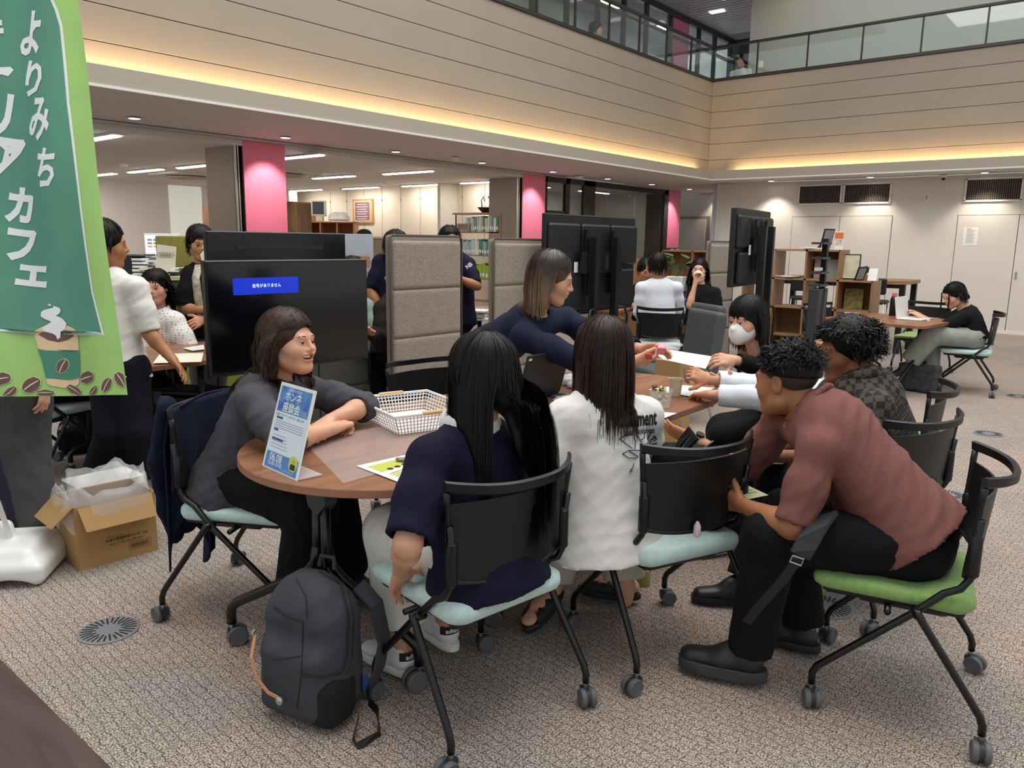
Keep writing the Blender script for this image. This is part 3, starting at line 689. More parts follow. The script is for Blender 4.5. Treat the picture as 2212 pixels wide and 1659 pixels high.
# carpet
def carpet():
    m, N, L, b = nodemat('carpet_loop')
    tc = N.new('ShaderNodeTexCoord'); co = tc.outputs['Object']
    wn = N.new('ShaderNodeTexNoise'); wn.inputs['Scale'].default_value = 30; wn.inputs['Detail'].default_value = 2; L.new(co, wn.inputs[0])
    wv = N.new('ShaderNodeMix'); wv.data_type = 'RGBA'; wv.blend_type = 'LINEAR_LIGHT'; wv.inputs[0].default_value = .014; L.new(co, wv.inputs[6]); L.new(wn.outputs['Color'], wv.inputs[7])
    mp = N.new('ShaderNodeMapping'); mp.inputs['Rotation'].default_value = (0, 0, .06); L.new(wv.outputs[2], mp.inputs[0])
    br = N.new('ShaderNodeTexBrick'); br.inputs['Scale'].default_value = 1.0; br.inputs['Brick Width'].default_value = .050; br.inputs['Row Height'].default_value = .034
    br.inputs['Mortar Size'].default_value = .0018; br.inputs['Mortar Smooth'].default_value = .6; br.inputs['Bias'].default_value = 0; L.new(mp.outputs[0], br.inputs[0])
    br.inputs['Color1'].default_value = (1, 1, 1, 1); br.inputs['Color2'].default_value = (.86, .86, .86, 1); br.inputs['Mortar'].default_value = (.40, .38, .37, 1)
    sp = N.new('ShaderNodeTexNoise'); sp.inputs['Scale'].default_value = 190; sp.inputs['Detail'].default_value = 2; L.new(co, sp.inputs[0])
    vo = N.new('ShaderNodeTexVoronoi'); vo.inputs['Scale'].default_value = 210; L.new(co, vo.inputs[0])
    rp = N.new('ShaderNodeValToRGB'); e = rp.color_ramp.elements; e[0].position = .36; e[1].position = .64; e[0].color = lin('#5d554f'); e[1].color = lin('#e2d5ca'); e.new(.5).color = lin('#ac9f95'); L.new(sp.outputs[0], rp.inputs[0])
    bn = N.new('ShaderNodeTexNoise'); bn.inputs['Scale'].default_value = 1.1; bn.inputs['Detail'].default_value = 3; L.new(co, bn.inputs[0])
    r2 = N.new('ShaderNodeValToRGB'); e = r2.color_ramp.elements; e[0].position = .42; e[1].position = .58; e[0].color = lin('#eceeee'); e[1].color = lin('#fff6f0'); L.new(bn.outputs[0], r2.inputs[0])
    m1 = N.new('ShaderNodeMix'); m1.data_type = 'RGBA'; m1.blend_type = 'MULTIPLY'; m1.inputs[0].default_value = 1; L.new(rp.outputs[0], m1.inputs[6]); L.new(br.outputs[0], m1.inputs[7])
    m2 = N.new('ShaderNodeMix'); m2.data_type = 'RGBA'; m2.blend_type = 'MULTIPLY'; m2.inputs[0].default_value = 1; L.new(m1.outputs[2], m2.inputs[6]); L.new(r2.outputs[0], m2.inputs[7])
    L.new(m2.outputs[2], b.inputs['Base Color']); b.inputs['Roughness'].default_value = .95; b.inputs['Specular IOR Level'].default_value = .1
    bp = N.new('ShaderNodeBump'); bp.inputs['Strength'].default_value = .8; bp.inputs['Distance'].default_value = .004
    ad = N.new('ShaderNodeMath'); ad.operation = 'MULTIPLY'; L.new(br.outputs['Color'], ad.inputs[0]); L.new(sp.outputs[0], ad.inputs[1]); L.new(ad.outputs[0], bp.inputs['Height']); L.new(bp.outputs[0], b.inputs['Normal'])
    return m
CARPET = carpet()
VINYL = wood_mat('vinyl_dark', '#40322d', '#5a4a43', .7, 'X', .4)
PAINT = mat('wall_paint', '#d9d3c9', .8, var=.03, vs=3, bump=.06, bs=120); PAINT_W = mat('wall_white', '#e4e0da', .8, var=.03, vs=2)
PANEL = mat('panel_beige', '#93887a', .75, var=.05, vs=1.5, bump=.08, bs=150); SOFFIT = mat('soffit_grey', '#cdc8c6', .8); LIPM = mat('lip_beige', '#a39a8b', .8); TRIMW = mat('trim_white', '#d8d6d2', .6)
CEILW = mat('ceiling_white', '#d6d2cd', .85); PINK = mat('pink_panel', '#ee7f9e', .42, var=.04, vs=3); BROWN = mat('brown_partition', '#8b7d6f', .5, var=.05, vs=2, bump=.05, bs=200); DARKF = mat('frame_dark', '#2a2725', .45); ALU = mat('aluminium', '#b9b6ac', .35, metal=.8)
BLACKM = mat('black_powder_metal', '#0d0d0e', .4); GLASS = glass_mat('clear_glass', (.93, .97, .96), .02); GLASS_D = glass_mat('office_glass', (.86, .90, .89), .05)
LAMP = mat('lamp_white', '#fff6e8', .5, emit=9.0); TUBE = mat('tube_light', '#fff8ef', .5, emit=30.0); COVE = mat('cove_tube', '#ffd79a', .5, emit=48.0); JOINT = mat('joint_shadow_gap', '#7d7265', .9)
OAK = wood_mat('wood_oak', '#8a6443', '#a9815a', 1.0, 'X'); OAKZ = wood_mat('wood_oak_upright', '#86603f', '#a67d57', 1.0, 'Z'); WALNUT = wood_mat('wood_walnut', '#7c5239', '#9b6c4d', .8, 'Y', .36); WALNUT_E = mat('wood_walnut_edge', '#a9785a', .5, var=.15, vs=30, stretch=(1, 1, 6))
CEDAR = wood_mat('wood_cedar_upright', '#7a573b', '#a57f58', 1.6, 'Z'); PAPER = mat('paper_white', '#eceae6', .8); PAPER2 = mat('paper_cream', '#e6dfcc', .8); BLKP = mat('plastic_black', '#0c0d0e', .45, bump=.05, bs=300); GREYP = mat('plastic_grey', '#55575a', .5)
WHITEP = mat('plastic_white', '#e6e4e0', .4); INK = mat('ink_black', '#1b1b1d', .7); INKB = mat('ink_blue', '#2b4f9e', .6); INKW = mat('ink_white', '#f4f4f2', .6); REDP = mat('plastic_red', '#c22f3c', .4)

struct('floor', B().box((-5, 9.4, -.05), (26, 17.23, .1)), CARPET)
o = B().box((-5, -.6075, -.048), (26, 2.785, .1)); struct('floor_plank', o, VINYL)
# upper walls: boards with recessed joints, cove below
zz = [2.80, 3.105, 3.413, 3.714, 4.02, 4.325, 4.60]
for nm, horiz in (('wall_left', 0), ('wall_back', 1)):
    bk = B()
    if horiz: bk.box(((XU+4.1)/2, YU+.085, 3.70), (4.1-XU, .11, 1.8))
    else: bk.box((XU-.085, (YU-2)/2+.07, 3.70), (.11, YU+2.14, 1.8))
    w = struct(nm, bk, JOINT)
    for i in range(6):
        z0, z1 = zz[i]+(.0035 if i else 0), zz[i+1]-.0035
        b = B()
        if horiz: b.box(((XU+4.1)/2, YU+.015, (z0+z1)/2), (4.1-XU, .03, z1-z0), bev=.003)
        else: b.box((XU-.015, (YU-2)/2, (z0+z1)/2), (.03, YU+2, z1-z0), bev=.003)
        b.build('board', PANEL, w)
b = B(); b.box((XU-.05, (YU-2)/2, ZU-.015), (.16, YU+2.1, .03)); b.box(((XU+4.1)/2, YU+.05, ZU-.015), (4.1-XU, .16, .03)); struct('trim_1', b, DARKF)
# cove lip, trough and white nosing
b = B(); b.box((XL-.02, (YL-2)/2+.02, (ZS+.02+ZL)/2), (.04, YL+2.04, ZL-ZS-.02)); b.box(((XL+4.1)/2, YL+.02, (ZS+.02+ZL)/2), (4.1-XL, .04, ZL-ZS-.02)); struct('wall_cove_lip', b, LIPM)
b = B(); b.box((XL-.012, (YL-2)/2, ZS+.008), (.05, YL+2.03, .024)); b.box(((XL+4.1)/2, YL+.012, ZS+.008), (4.1-XL, .05, .024)); struct('trim_2', b, TRIMW)
b = B(); b.box(((XL+XC)/2-.04, 8.2, ZS+.04), (XL-XC+.02, 20.4, .06)); struct('ceiling_soffit_left', b, SOFFIT)
b = B(); b.box(((XL+4.1)/2, (YL+YD)/2+.04, ZS+.04), (4.1-XL, YD-YL+.02, .06)); struct('ceiling_soffit_back', b, SOFFIT)
b = B(); b.box((XL-.115, (YL-2)/2, ZS+.115), (.022, YL+1.4, .02)); cv = tag(b.build('cove_light', COVE), 'warm light strip hidden in the cove under the long beige panelled wall', 'cove light')
b = B(); b.box(((XL+4.1)/2+.15, YL+.115, ZS+.115), (4.1-XL-.5, .022, .02)); tag(b.build('cove_light', COVE), 'warm light strip in the cove above the vents and cupboard doors', 'cove light')
# door wall
b = B(); b.box(((-7.35+4.1)/2, YD+.06, ZS/2), (4.1+7.35, .12, ZS)); w = struct('wall_doors', b, PAINT)
for k, (x0, x1) in enumerate(((-5.78, -4.875), (-4.865, -3.945), (-2.865, -1.96), (-1.95, -1.05))):
    b = B(); b.box(((x0+x1)/2, YD-.004, 1.005), (x1-x0, .012, 2.005)); b.cm = 0
    o = struct('door_%d' % (k+1), b, PAINT)
    b = B(); z0, z1 = .0, 2.012
    for xx in (x0-.005, x1+.005): b.box((xx, YD-.002, 1.006), (.010, .006, 2.012))
    b.box(((x0+x1)/2, YD-.002, 2.012), (x1-x0+.02, .006, .010)); b.build('door_gap', JOINT, o)
    if k in (0, 3): b = B(); b.box((x0+.05 if k == 3 else x1-.05, YD-.014, 1.0), (.03, .012, .13), bev=.003); b.build('pull', ALU, o)
b = B(); b.box((-2.4, YD-.012, .03), (13, .014, .06)); struct('baseboard_back', b, PAINT_W)
# wall return and corridor beyond the third column
b = B(); b.box((-7.35, 16.9, 1.5), (.12, 2.5, 3)); b.box((-9.7, 18.4, 1.5), (4.8, .1, 3)); struct('wall_corridor', b, PAINT)
b = B(); b.box((-7.44, 15.83, 1.35), (.20, .18, 2.69)); struct('wall_corridor_post', b, mat('post_pale', '#cdd2e2', .7))
b = B(); b.box((-9.35, 18.33, 1.03), (.86, .06, 2.06)); o = struct('door_5', b, PAINT_W); B().box((-9.35, 18.35, 1.06), (1.06, .05, 2.16)).build('door_frame', mat('door_frame_grey', '#9a958d', .6), o)
# columns
for k, (y0, y1) in enumerate(((5.63, 6.27), (11.26, 11.96), (16.72, 17.33))):
    b = B(); b.box((XC-.30, (y0+y1)/2, ZS/2), (.58, y1-y0, ZS)); o = struct('wall_column_%d' % (k+1), b, mat('column_black', '#1d1a1b', .5))
    b = B(); b.box((XC-.004, (y0+y1)/2, ZS/2), (.02, y1-y0-.02, ZS-.01), bev=.002); b.build('pink_panel', PINK, o)
    if k < 2:
        b = B(); b.box((XC-.38, y0-.075, ZS/2-.01), (.66, .05, ZS-.03)); p = struct('wall_partition_%d' % (k+1), b, BROWN)
        b = B(); b.box((XC-.03, y0-.085, ZS/2-.01), (.035, .02, ZS-.03)); b.box((XC-.03, y0-.045, ZS/2-.01), (.02, .014, ZS-.03)); b.build('edge_rail', ALU, p)
    else:
        b = B(); b.box((XC+.008, (y0+y1)/2, 1.30), (.008, y1-y0, .115)); s = b.build('name_band', mat('sign_brown', '#4b3f3c', .5), o)
        b = B(); fr = frame3((XC+.0125, (y0+y1)/2+.10, 1.30), (0, 1, 0), (0, 0, 1), (1, 0, 0)); lettering(b, '会議室・応接室', .062, fr, bold=.001); b.build('lettering', INKW, s)
# header rail over the office opening
b = B(); b.box((XC+.03, 3.6, ZS-.012), (.05, 18, .03)); b.cm = 1; b.box((XC-.02, 3.6, ZS-.035), (.03, 18, .05)); struct('trim_3', b, [ALU, DARKF])
# office beyond
b = B(); b.box(((XC+XO)/2-.1, (YO-6)/2, ZO+.05), (XC-XO+.2, YO+6.2, .1)); struct('ceiling_office', b, CEILW)
b = B(); b.box((XO-.05, (YO-6)/2, 1.35), (.1, YO+6, 2.7)); struct('wall_office_back', b, PAINT_W)
b = B(); b.box(((XC-.6+XO)/2, YO+.05, 1.35), (XC-.6-XO, .1, 2.7)); we = struct('wall_office_end', b, mat('wall_warm', '#ddd0bd', .8))
for i in range(9):
    x = -10.6-i*.62; b = B(); b.tube([(x, YO-.006, 2.6), (x+.006, YO-.008, 2.0), (x-.012, YO-.006, 1.45), (x-.03, YO-.006, 1.1)], .0035, 4); b.box((x, YO-.008, 2.33), (.012, .012, .05)); b.build('picture_cord', JOINT, we)
ya_, yb_ = Xp(366, 440, XO+.02)[1], Xp(436, 440, XO+.02)[1]; b = B(); b.box((XO+.02, (ya_+yb_)/2, 1.62), (.02, yb_-ya_, 1.9)); struct('window_1', b, mat('roller_blind', '#e6e8e0', .8, emit=.25))
b = B(); b.cyl((-16.4, 9.35, 0), (-16.4, 9.35, ZO), .11, 20); b.cyl((-16.45, 11.45, 0), (-16.45, 11.45, ZO), .12, 20); struct('wall_office_pillar', b, PAINT_W, True)
# office ceiling lights
k = (ZO-CAM_Z)/(2.8*.9125-CAM_Z)
tl = []
for px, py in ((205, 296), (314, 366), (425, 356), (217, 375), (880, 370), (720, 380), (778, 404), (912, 398), (640, 336), (660, 409), (1045, 391), (60, 330), (100, 372)):
    q_ = Zp(px, py, ZO); tl.append((q_[0], q_[1]))
LBL = ['cut by the green banner edge', 'lowest over the pale blank office wall', 'ending at the brown partition', 'small beside the banner edge over the blank wall', 'nearest right of the large pink column', 'ahead of the framed notice', 'just above the framed notice', 'farthest over the corded warm wall', 'emerging from behind the large pink column', 'farthest beside the large pink column', 'at the second brown partition', 'hidden high behind the banner', 'hidden low behind the banner']
for (x, y), lb in zip(tl, LBL):
    t = thing('ceiling_light', 'slim white office ceiling tube light '+lb, 'ceiling light', (x, y, ZO), 0, 'office ceiling lights')
    B().box((0, 0, -.012), (1.26, .15, .024), bev=.004).build('housing', WHITEP, t); B().prism(rrect(-.60, .60, -.05, .05, .045), -.034, -.022).build('diffuser', TUBE, t)
for (x, y), lb in (((-14.2, 7.6), 'near the brown partition'), ((-12.1, 8.25), 'behind the pink column')):
    t = thing('ceiling_air_unit', 'round-edged cassette air conditioner in the office ceiling '+lb, 'air conditioner', (x, y, ZO), 0, 'ceiling air units')
    B().prism(rrect(-.55, .55, -.55, .55, .2), -.03, .0).build('panel', CEILW, t); B().lathe([(.30, -.03), (.36, -.045), (.34, -.07), (.05, -.075)], n=24).build('louvre_disc', mat('air_unit_beige', '#a99a86', .6), t, True)
# glazed rooms between columns 2 and 3
def glazed(name, y0, y1, bars, trans, z1=ZS-.02):
    b = B(); w = .055
    for y, ww in bars: b.box((XC-.03, y, z1/2), (.07, ww, z1))
    b.box((XC-.03, (y0+y1)/2, z1-.05), (.07, y1-y0, .10)); b.box((XC-.03, (y0+y1)/2, .06), (.07, y1-y0, .12))
    for ya, yb, z in trans: b.box((XC-.03, (ya+yb)/2, z), (.07, yb-ya, .06))
    return struct(name, b, DARKF)
g1 = glazed('window_2', 11.96, 13.56, ((11.99, .06), (12.68, .14), (13.40, .32)), ((11.99, 12.65, 2.02),))
for ya, yb, za, zb in ((12.02, 12.61, 2.05, 2.58), (12.75, 13.24, .12, 2.58)): B().box((XC-.03, (ya+yb)/2, (za+zb)/2), (.012, yb-ya, zb-za)).build('pane', GLASS_D, g1)
B().box((XC-.03, 12.315, 1.06), (.016, .60, 1.86)).build('door_leaf', PAINT_W, g1)
g2 = glazed('window_3', 13.56, 16.72, ((13.6, .08), (16.62, .16)), ())
for ya, yb in ((13.64, 15.05), (15.06, 16.54)): B().box((XC-.03, (ya+yb)/2, 1.35), (.012, yb-ya, 2.46)).build('pane', GLASS_D, g2)
b = B(); b.box((-11.4, 14.4, 1.35), (.08, 6.0, 2.7)); b.box((-10.3, 16.75, 1.35), (2.2, .06, 2.7)); struct('wall_meeting_rooms', b, PAINT); b = B(); b.box((-10.3, 14.4, 2.66), (2.3, 5.0, .08)); struct('ceiling_meeting', b, CEILW)
b = B(); b.box((-11.34, 14.6, 2.0), (.03, 1.6, 1.0)); b.box((-11.33, 14.6, 1.5), (.04, 1.8, .06)); struct('window_4', b, [PAINT_W])
# ------------------------------------------------------------------ upper floor
b = B(); b.box((-9.3, 8.6, 4.10), (4.0, 21, .12)); b.box((-1.4, 17.3, 4.10), (12, 4.7, .12)); struct('floor_gallery', b, SOFFIT)
RAILM = mat('rail_black', '#1b1a1a', .4)
rl = thing('balcony_railing', 'black framed glass railing along the long left gallery edge', 'railing', (0, 0, 0)); rb = thing('balcony_railing', 'black framed glass railing along the gallery edge over the doors', 'railing', (0, 0, 0))
B().box((XU-.02, (YU-2)/2, ZR), (.07, YU+2.05, .045), bev=.008).build('handrail', RAILM, rl); B().box(((XU+4)/2, YU+.02, ZR), (4-XU+.04, .07, .045), bev=.008).build('handrail', RAILM, rb)
B().box((XU-.02, (YU-2)/2, ZU+.01), (.04, YU+2.05, .03)).build('bottom_rail', RAILM, rl); B().box(((XU+4)/2, YU+.02, ZU+.01), (4-XU, .04, .03)).build('bottom_rail', RAILM, rb)
ys = [13.91+.06]+[13.97-.94*i for i in range(1, 17)]; xs = [-6.40+.945*i for i in range(11)]
B().box((XU-.02, YU+.02, (ZU+ZR)/2), (.05, .05, ZR-ZU)).build('corner_post', RAILM, rl)
for y in ys: B().box((XU-.02, y, (ZU+ZR)/2), (.03, .03, ZR-ZU)).build('post', RAILM, rl)
for x in xs: B().box((x, YU+.02, (ZU+ZR)/2), (.026, .026, ZR-ZU)).build('post', RAILM, rb)
yy = [YU]+ys
for a, c_ in zip(yy[:-1], yy[1:]): B().box((XU-.02, (a+c_)/2, (ZU+ZR)/2), (.010, a-c_-.03, ZR-ZU-.05)).build('pane', GLASS, rl)
xx = [XU]+xs
for a, c_ in zip(xx[:-1], xx[1:]): B().box(((a+c_)/2, YU+.02, (ZU+ZR)/2), (c_-a-.03, .010, ZR-ZU-.05)).build('pane', GLASS, rb)
# slatted ceiling
ZC = 6.57
b = B(); b.box((-9.9, 14.5, ZC+.30), (7.4, 14, .1)); cs = struct('ceiling_gallery', b, mat('ceiling_void', '#3a3737', .9))
SLAT = mat('slat_metal', '#cfc8cb', .4, metal=.0, var=.15, vs=1.2); sm = B().box((0, 0, 0), (2.9, .115, .05), bev=.012).mesh('slat', SLAT)
for i in range(46):
    o = link('slat', sm, cs); o.location = (-7.66, 11.8+i*.165, ZC+.05)
for (x, y), lb in zip(((-8.0, 13.0), (-7.9, 14.6), (-7.75, 16.4), (-8.4, 17.2)), ('at the picture top', 'midway along the slats', 'nearest the big plain wall', 'deepest over the gallery corner')):
    t = tag(B().box((x, y, ZC+.02), (.34, .16, .05), bev=.01).build('slot_downlight', [mat('downlight_pale', '#d8d8e0', .4, emit=1.2)]), 'small pale slot light between the gallery ceiling slats, '+lb, 'ceiling light', 'slot lights in the slatted ceiling')
# gallery glass wall with mullions and the third pink column
b = B(); zb, zt = 4.16, ZC
for y in (9.5, 10.5, 11.5, 12.53, 13.56, 14.52, 15.43, 16.5, 17.87, 18.72, 19.6): b.box((XC-.03, y, (zb+zt)/2), (.08, .09, zt-zb))
b.box((XC-.03, 14.5, zt-.05), (.10, 11, .12)); b.box((XC-.03, 14.5, 6.05), (.07, 11, .06)); gw = struct('window_5', b, DARKF)
for a, c_ in zip((9.5, 10.5, 11.5, 12.53, 13.56, 14.52, 15.43, 17.4, 17.87, 18.72), (10.5, 11.5, 12.53, 13.56, 14.52, 15.43, 16.5, 17.87, 18.72, 19.6)): B().box((XC-.03, (a+c_)/2, (zb+zt)/2), (.012, c_-a-.09, zt-zb-.1)).build('pane', GLASS_D, gw)
b = B(); b.box((XC-.10, 16.98, (zb+zt)/2), (.16, .80, zt-zb)); struct('wall_column_gallery', b, mat('pink_panel_gallery', '#c8688c', .5))
b = B(); b.box((-10.9, 14.6, 5.4), (.1, 11, 2.5)); struct('wall_gallery_room', b, mat('gallery_room_pale', '#c6d2d4', .8)); b = B(); b.box((-10, 14.6, 6.62), (1.9, 11, .06)); struct('ceiling_gallery_room', b, mat('gallery_room_ceiling', '#9aa0a6', .8))
b = B(); b.box((-10.83, 18.3, 5.25), (.03, 2.2, .7)); struct('window_6', b, mat('bright_window', '#f4f8ff', .5, emit=2.2))
b = B(); b.box((-10.82, 11.2, 5.3), (.03, 1.5, 1.1)); tag(b.build('wall_poster', mat('poster_maroon', '#8f4a4e', .7)), 'maroon poster board behind the gallery glass at the top edge', 'poster')
# big plain wall and dark doorway at the gallery corner
b = B(); b.box((-1.45, 16.36, 5.8), (11.4, .3, 3.4)); struct('wall_gallery_back', b, mat('gallery_wall_grey', '#b9b9ae', .8))
b = B(); b.box((-8.2, 19.9, 5.3), (2.2, .1, 2.6)); struct('wall_gallery_end', b, mat('gallery_dark', '#4b4a49', .7)); b = B(); b.box((-7.75, 19.83, 5.2), (.5, .06, 2.0)); struct('door_6', b, mat('gallery_door_pale', '#b7c2c9', .5))
B().box((-6.35, YU+.06, 4.82), (.11, .004, .12)).build('notice', PAPER2, None); tag(bpy.data.objects['notice'], 'small paper notice stuck low on the gallery glass panel', 'notice')

# fill lamps added to brighten the dark glazed rooms, upstairs and down
for nm, loc, lb in (('ceiling_light', (-9.95, 15.0, 6.57), 'added slim fill lamp in the upstairs glass room'), ('ceiling_light', (-9.95, 12.3, 6.57), 'added slim fill lamp over the maroon poster upstairs'), ('ceiling_light', (-9.95, 17.9, 6.57), 'added slim fill lamp by the bright upstairs window'), ('ceiling_light', (-10.2, 15.2, 2.60), 'added slim fill lamp in the dark glazed meeting room'), ('ceiling_light', (-10.2, 12.9, 2.60), 'added slim fill lamp behind the narrow glazed door')):
    t = thing(nm, lb, 'ceiling light', loc); B().box((0, 0, 0), (.12, 1.2, .03), bev=.004).build('housing', WHITEP, t); B().box((0, 0, -.018), (.09, 1.15, .008)).build('diffuser', mat('room_fill_tube', '#fff8ef', .5, emit=14.0), t)
# ------------------------------------------------------------------ fixtures on ceilings and walls
def downlight(x, y, label, aim=None, power=26, z=ZS, ang=95):
    t = thing('downlight', label, 'downlight', (x, y, z), 0, 'recessed soffit downlights')
    B().lathe([(.062, .004), (.075, -.003), (.075, -.008), (.058, -.008), (.056, .002)], n=20).build('ring', WHITEP, t, True); B().lathe([(.0555, -.006), (.03, -.010), (.001, -.011)], n=20).build('lens', LAMP, t, True)
    l = bpy.data.lights.new('downlight_beam', 'SPOT'); l.energy = power; l.spot_size = math.radians(ang); l.spot_blend = .55; l.color = (1, .90, .78); l.shadow_soft_size = .06
    o = bpy.data.objects.new('downlight_beam', l); COL.objects.link(o); o.parent = t; o.location = (0, 0, -.03)
    if aim is not None: o.rotation_euler = Vector((0, 0, -1)).rotation_difference(Vector(aim)).to_euler()
dn = ['first downlight past the green banner', 'spotlight in front of the large pink column', 'downlight between the large pink column and the smoke detector', 'downlight just past the smoke detector', 'spotlight in front of the second pink column', 'downlight over the glazed meeting room', 'downlight at the far end of the glazed room', 'spotlight at the narrow third pink column', 'downlight in the corridor beyond the third pink column']
for i, y in enumerate((4.06, 5.93, 7.76, 9.60, 11.5, 13.30, 15.03, 16.75, 18.2)):
    spot = i in (1, 4, 7); downlight(-8.62, y, dn[i]+' in the soffit', (-.62, .02, -1) if spot else None, 60 if spot else 22, ang=70 if spot else 100)
for x, lb in ((-6.14, 'left of the first wall vent'), (-4.30, 'above the middle wall vent'), (-2.49, 'above the vent nearest the frame edge'), (-.65, 'over the outermost cupboard door')): downlight(x, 15.36, 'downlight in the back soffit '+lb, None, 44, ang=105)
def detector(x, y, z, label, r=.05, dark=False):
    t = thing('smoke_detector', label, 'detector', (x, y, z)); B().lathe([(r*1.25, 0), (r*1.25, -.014), (r, -.022), (r*.95, -.045), (r*.4, -.052)], n=18).build('base', WHITEP, t, True)
    if dark: B().lathe([(r*.7, -.05), (r*.6, -.075), (r*.2, -.09)], n=16).build('lens_dome', BLKP, t, True)
detector(-8.44, 8.80, ZS, 'round white smoke detector on the soffit between two downlights'); detector(-8.80, 12.58, ZS, 'white wide-based ceiling device by the second pink column', .075); detector(-3.14, 15.55, ZS, 'small dome camera at the soffit edge above the cupboards', .05, True); detector(-13.0, 5.9, ZO, 'beige smoke detector on the office ceiling', .06); detector(-12.1, 10.6, ZO, 'tiny smoke detector deep in the office ceiling', .05)
# wall grilles
def grille(x0, x1, z0, z1, label, cross):
    t = thing('wall_vent', label, 'vent', (x0, YD, z0)); w, h = x1-x0, z1-z0
    B().box((w/2, -.002, h/2), (w, .01, h)).build('backing', mat('vent_dark', '#171310', .9), t)
    b = B()
    for z in (0, h): b.box((w/2, -.012, z), (w+.04, .028, .03))
    for x in (0, w): b.box((x, -.012, h/2), (.03, .028, h))
    b.build('frame', PAINT_W, t); n = 26; sm_ = B().box((0, -.014, h/2), (.010, .014, h-.02)).mesh('slat', mat('vent_slat', '#6d635a', .5))
    for i in range(n): o = link('slat', sm_, t); o.location = (w*(i+.7)/(n+.4), 0, 0)
    if cross:
        b = B()
        for i in range(11): b.box((w*(.75 if cross == 1 else .5), -.008, h*(i+.8)/11.6), (w*(.5 if cross == 1 else 1)-.02, .006, .006))
        b.build('cross_wires', mat('vent_slat', '#6d635a', .5), t)
grille(-5.69, -4.885, 2.25, 2.605, 'dark slatted wall vent, leftmost of three', 0); grille(-4.835, -4.01, 2.25, 2.605, 'dark slatted wall vent with crossing wires, middle of three', 1); grille(-2.80, -1.965, 2.25, 2.62, 'dark gridded wall vent above the door with a taped notice', 2)
t = thing('wall_switch', 'white wall control plate between the two vent groups', 'switch', (-3.40, YD, 2.34)); B().box((0, -.008, 0), (.075, .016, .125), bev=.004).build('plate', WHITEP, t)
for z in (.02, -.01, -.035): B().box((0, -.018, z), (.03, .006, .014)).build('button', GREYP, t)
t = thing('notice_sheet', 'white notice sheet taped to the cupboard door beside the laptop user', 'notice', (-2.645, YD-.012, 1.65)); B().box((0, 0, 0), (.22, .002, .31)).build('sheet', PAPER, t)
b = B()
for i in range(11): b.box(((-.01 if i % 3 else .0), -.002, .10-i*.021), (.14-.05*((i*7) % 3)*.5, .001, .006))
b.build('printed_lines', mat('ink_grey', '#8f8a88', .8), t); B().box((-.03, -.002, .125), (.07, .001, .008)).build('red_heading', REDP, t)
# access hatch on soffit
b = B(); b.box((-8.55, 5.05, ZS+.008), (.62, .62, .006)); o = struct('trim_hatch', b, SOFFIT); 
# floor outlets
def floor_vent(x, y, label, r=.106):
    t = thing('floor_vent', label, 'floor vent', (x, y, 0), random.uniform(0, 1), 'round floor air outlets')
    B().lathe([(r, 0), (r, .004), (r-.008, .007), (.02, .007), (.001, .007)], n=40).build('plate', mat('vent_plate', '#7e7e80', .5), t, True)
    sl = B().box((0, 0, 0), (1, .0055, .001)).mesh('slot', mat('slot_dark', '#141414', .9))
    for i in range(28):
        a = 2*PI*i/28; L = r*(.50 if i % 2 else .38); o = link('slot', sl, t); o.location = ((r*.90-L/2)*math.cos(a), (r*.90-L/2)*math.sin(a), .0076); o.rotation_euler = (0, 0, a); o.scale = (L, 1, 1)
p = Zp(235, 1363, 0); floor_vent(p[0], p[1], 'round grey floor vent in the carpet beside the carton'); p = Zp(1785, 1312, 0); floor_vent(p[0], p[1], 'round floor vent under the green-seated chair'); p = Zp(2135, 938, 0); floor_vent(p[0], p[1], 'pale round floor vent out in the open carpet'); p = Zp(2046, 1070, 0); floor_vent(p[0], p[1], 'round floor vent behind the brown t-shirt back'); p = Zp(2200, 857, 0); floor_vent(p[0], p[1], 'round floor vent at the frame edge by the laptop chair')
# ------------------------------------------------------------------ nesting chairs on casters
def face(u): return math.atan2(-u[0], u[1])
FAB = {}
def fabric(nm, c, c2): return mat('seat_'+nm, c, .9, var=.3, vs=60, col2=c2, bump=.25, bs=400, sheen=.2, spec=.2)
MINT, GREEN = fabric('mint', '#c9dfdb', '#b9d1cc'), fabric('green', '#8fb06a', '#7fa05a')
CTUBE = mat('chair_tube', '#0b0c0d', .28, spec=.5); WHEEL = mat('caster_grey', '#5c5d60', .5); WHEEL2 = mat('caster_dark', '#2b2b2d', .5); STEEL = mat('steel', '#b8b8b8', .3, metal=.9)
def caster(parent, x, y, zt, ang, r=.030, big=False):
    d = V3(math.cos(ang), math.sin(ang), 0); sd = V3(-d[1], d[0], 0); c = V3(x, y, 0)-d*.018+V3(0, 0, r)
    b = B(); b.cyl((x, y, r+.02), (x, y, zt), .0075, 10); b.cm = 1; b.box(V3(x, y, r+.012), (.028, .030, .030), rotz(ang)); b.lathe([(r*.9, -.012), (r*.9, .012)], c, 18, sd)
    o = b.build('caster', [STEEL, WHEEL2], parent, True)
    for k in (-1, 1):
        w = B(); w.lathe([(r*.55, -.009), (r*.92, -.009), (r, -.006), (r, .006), (r*.92, .009), (r*.84, .0095), (r*.80, .007), (.001, .007)] if k > 0 else [(.001, -.007), (r*.80, -.007), (r*.84, -.0095), (r*.92, -.009), (r, -.006), (r, .006), (r*.92, .009), (r*.55, .009)], c+sd*k*.016, 24, sd); w.build('wheel', WHEEL, o, True, 30)
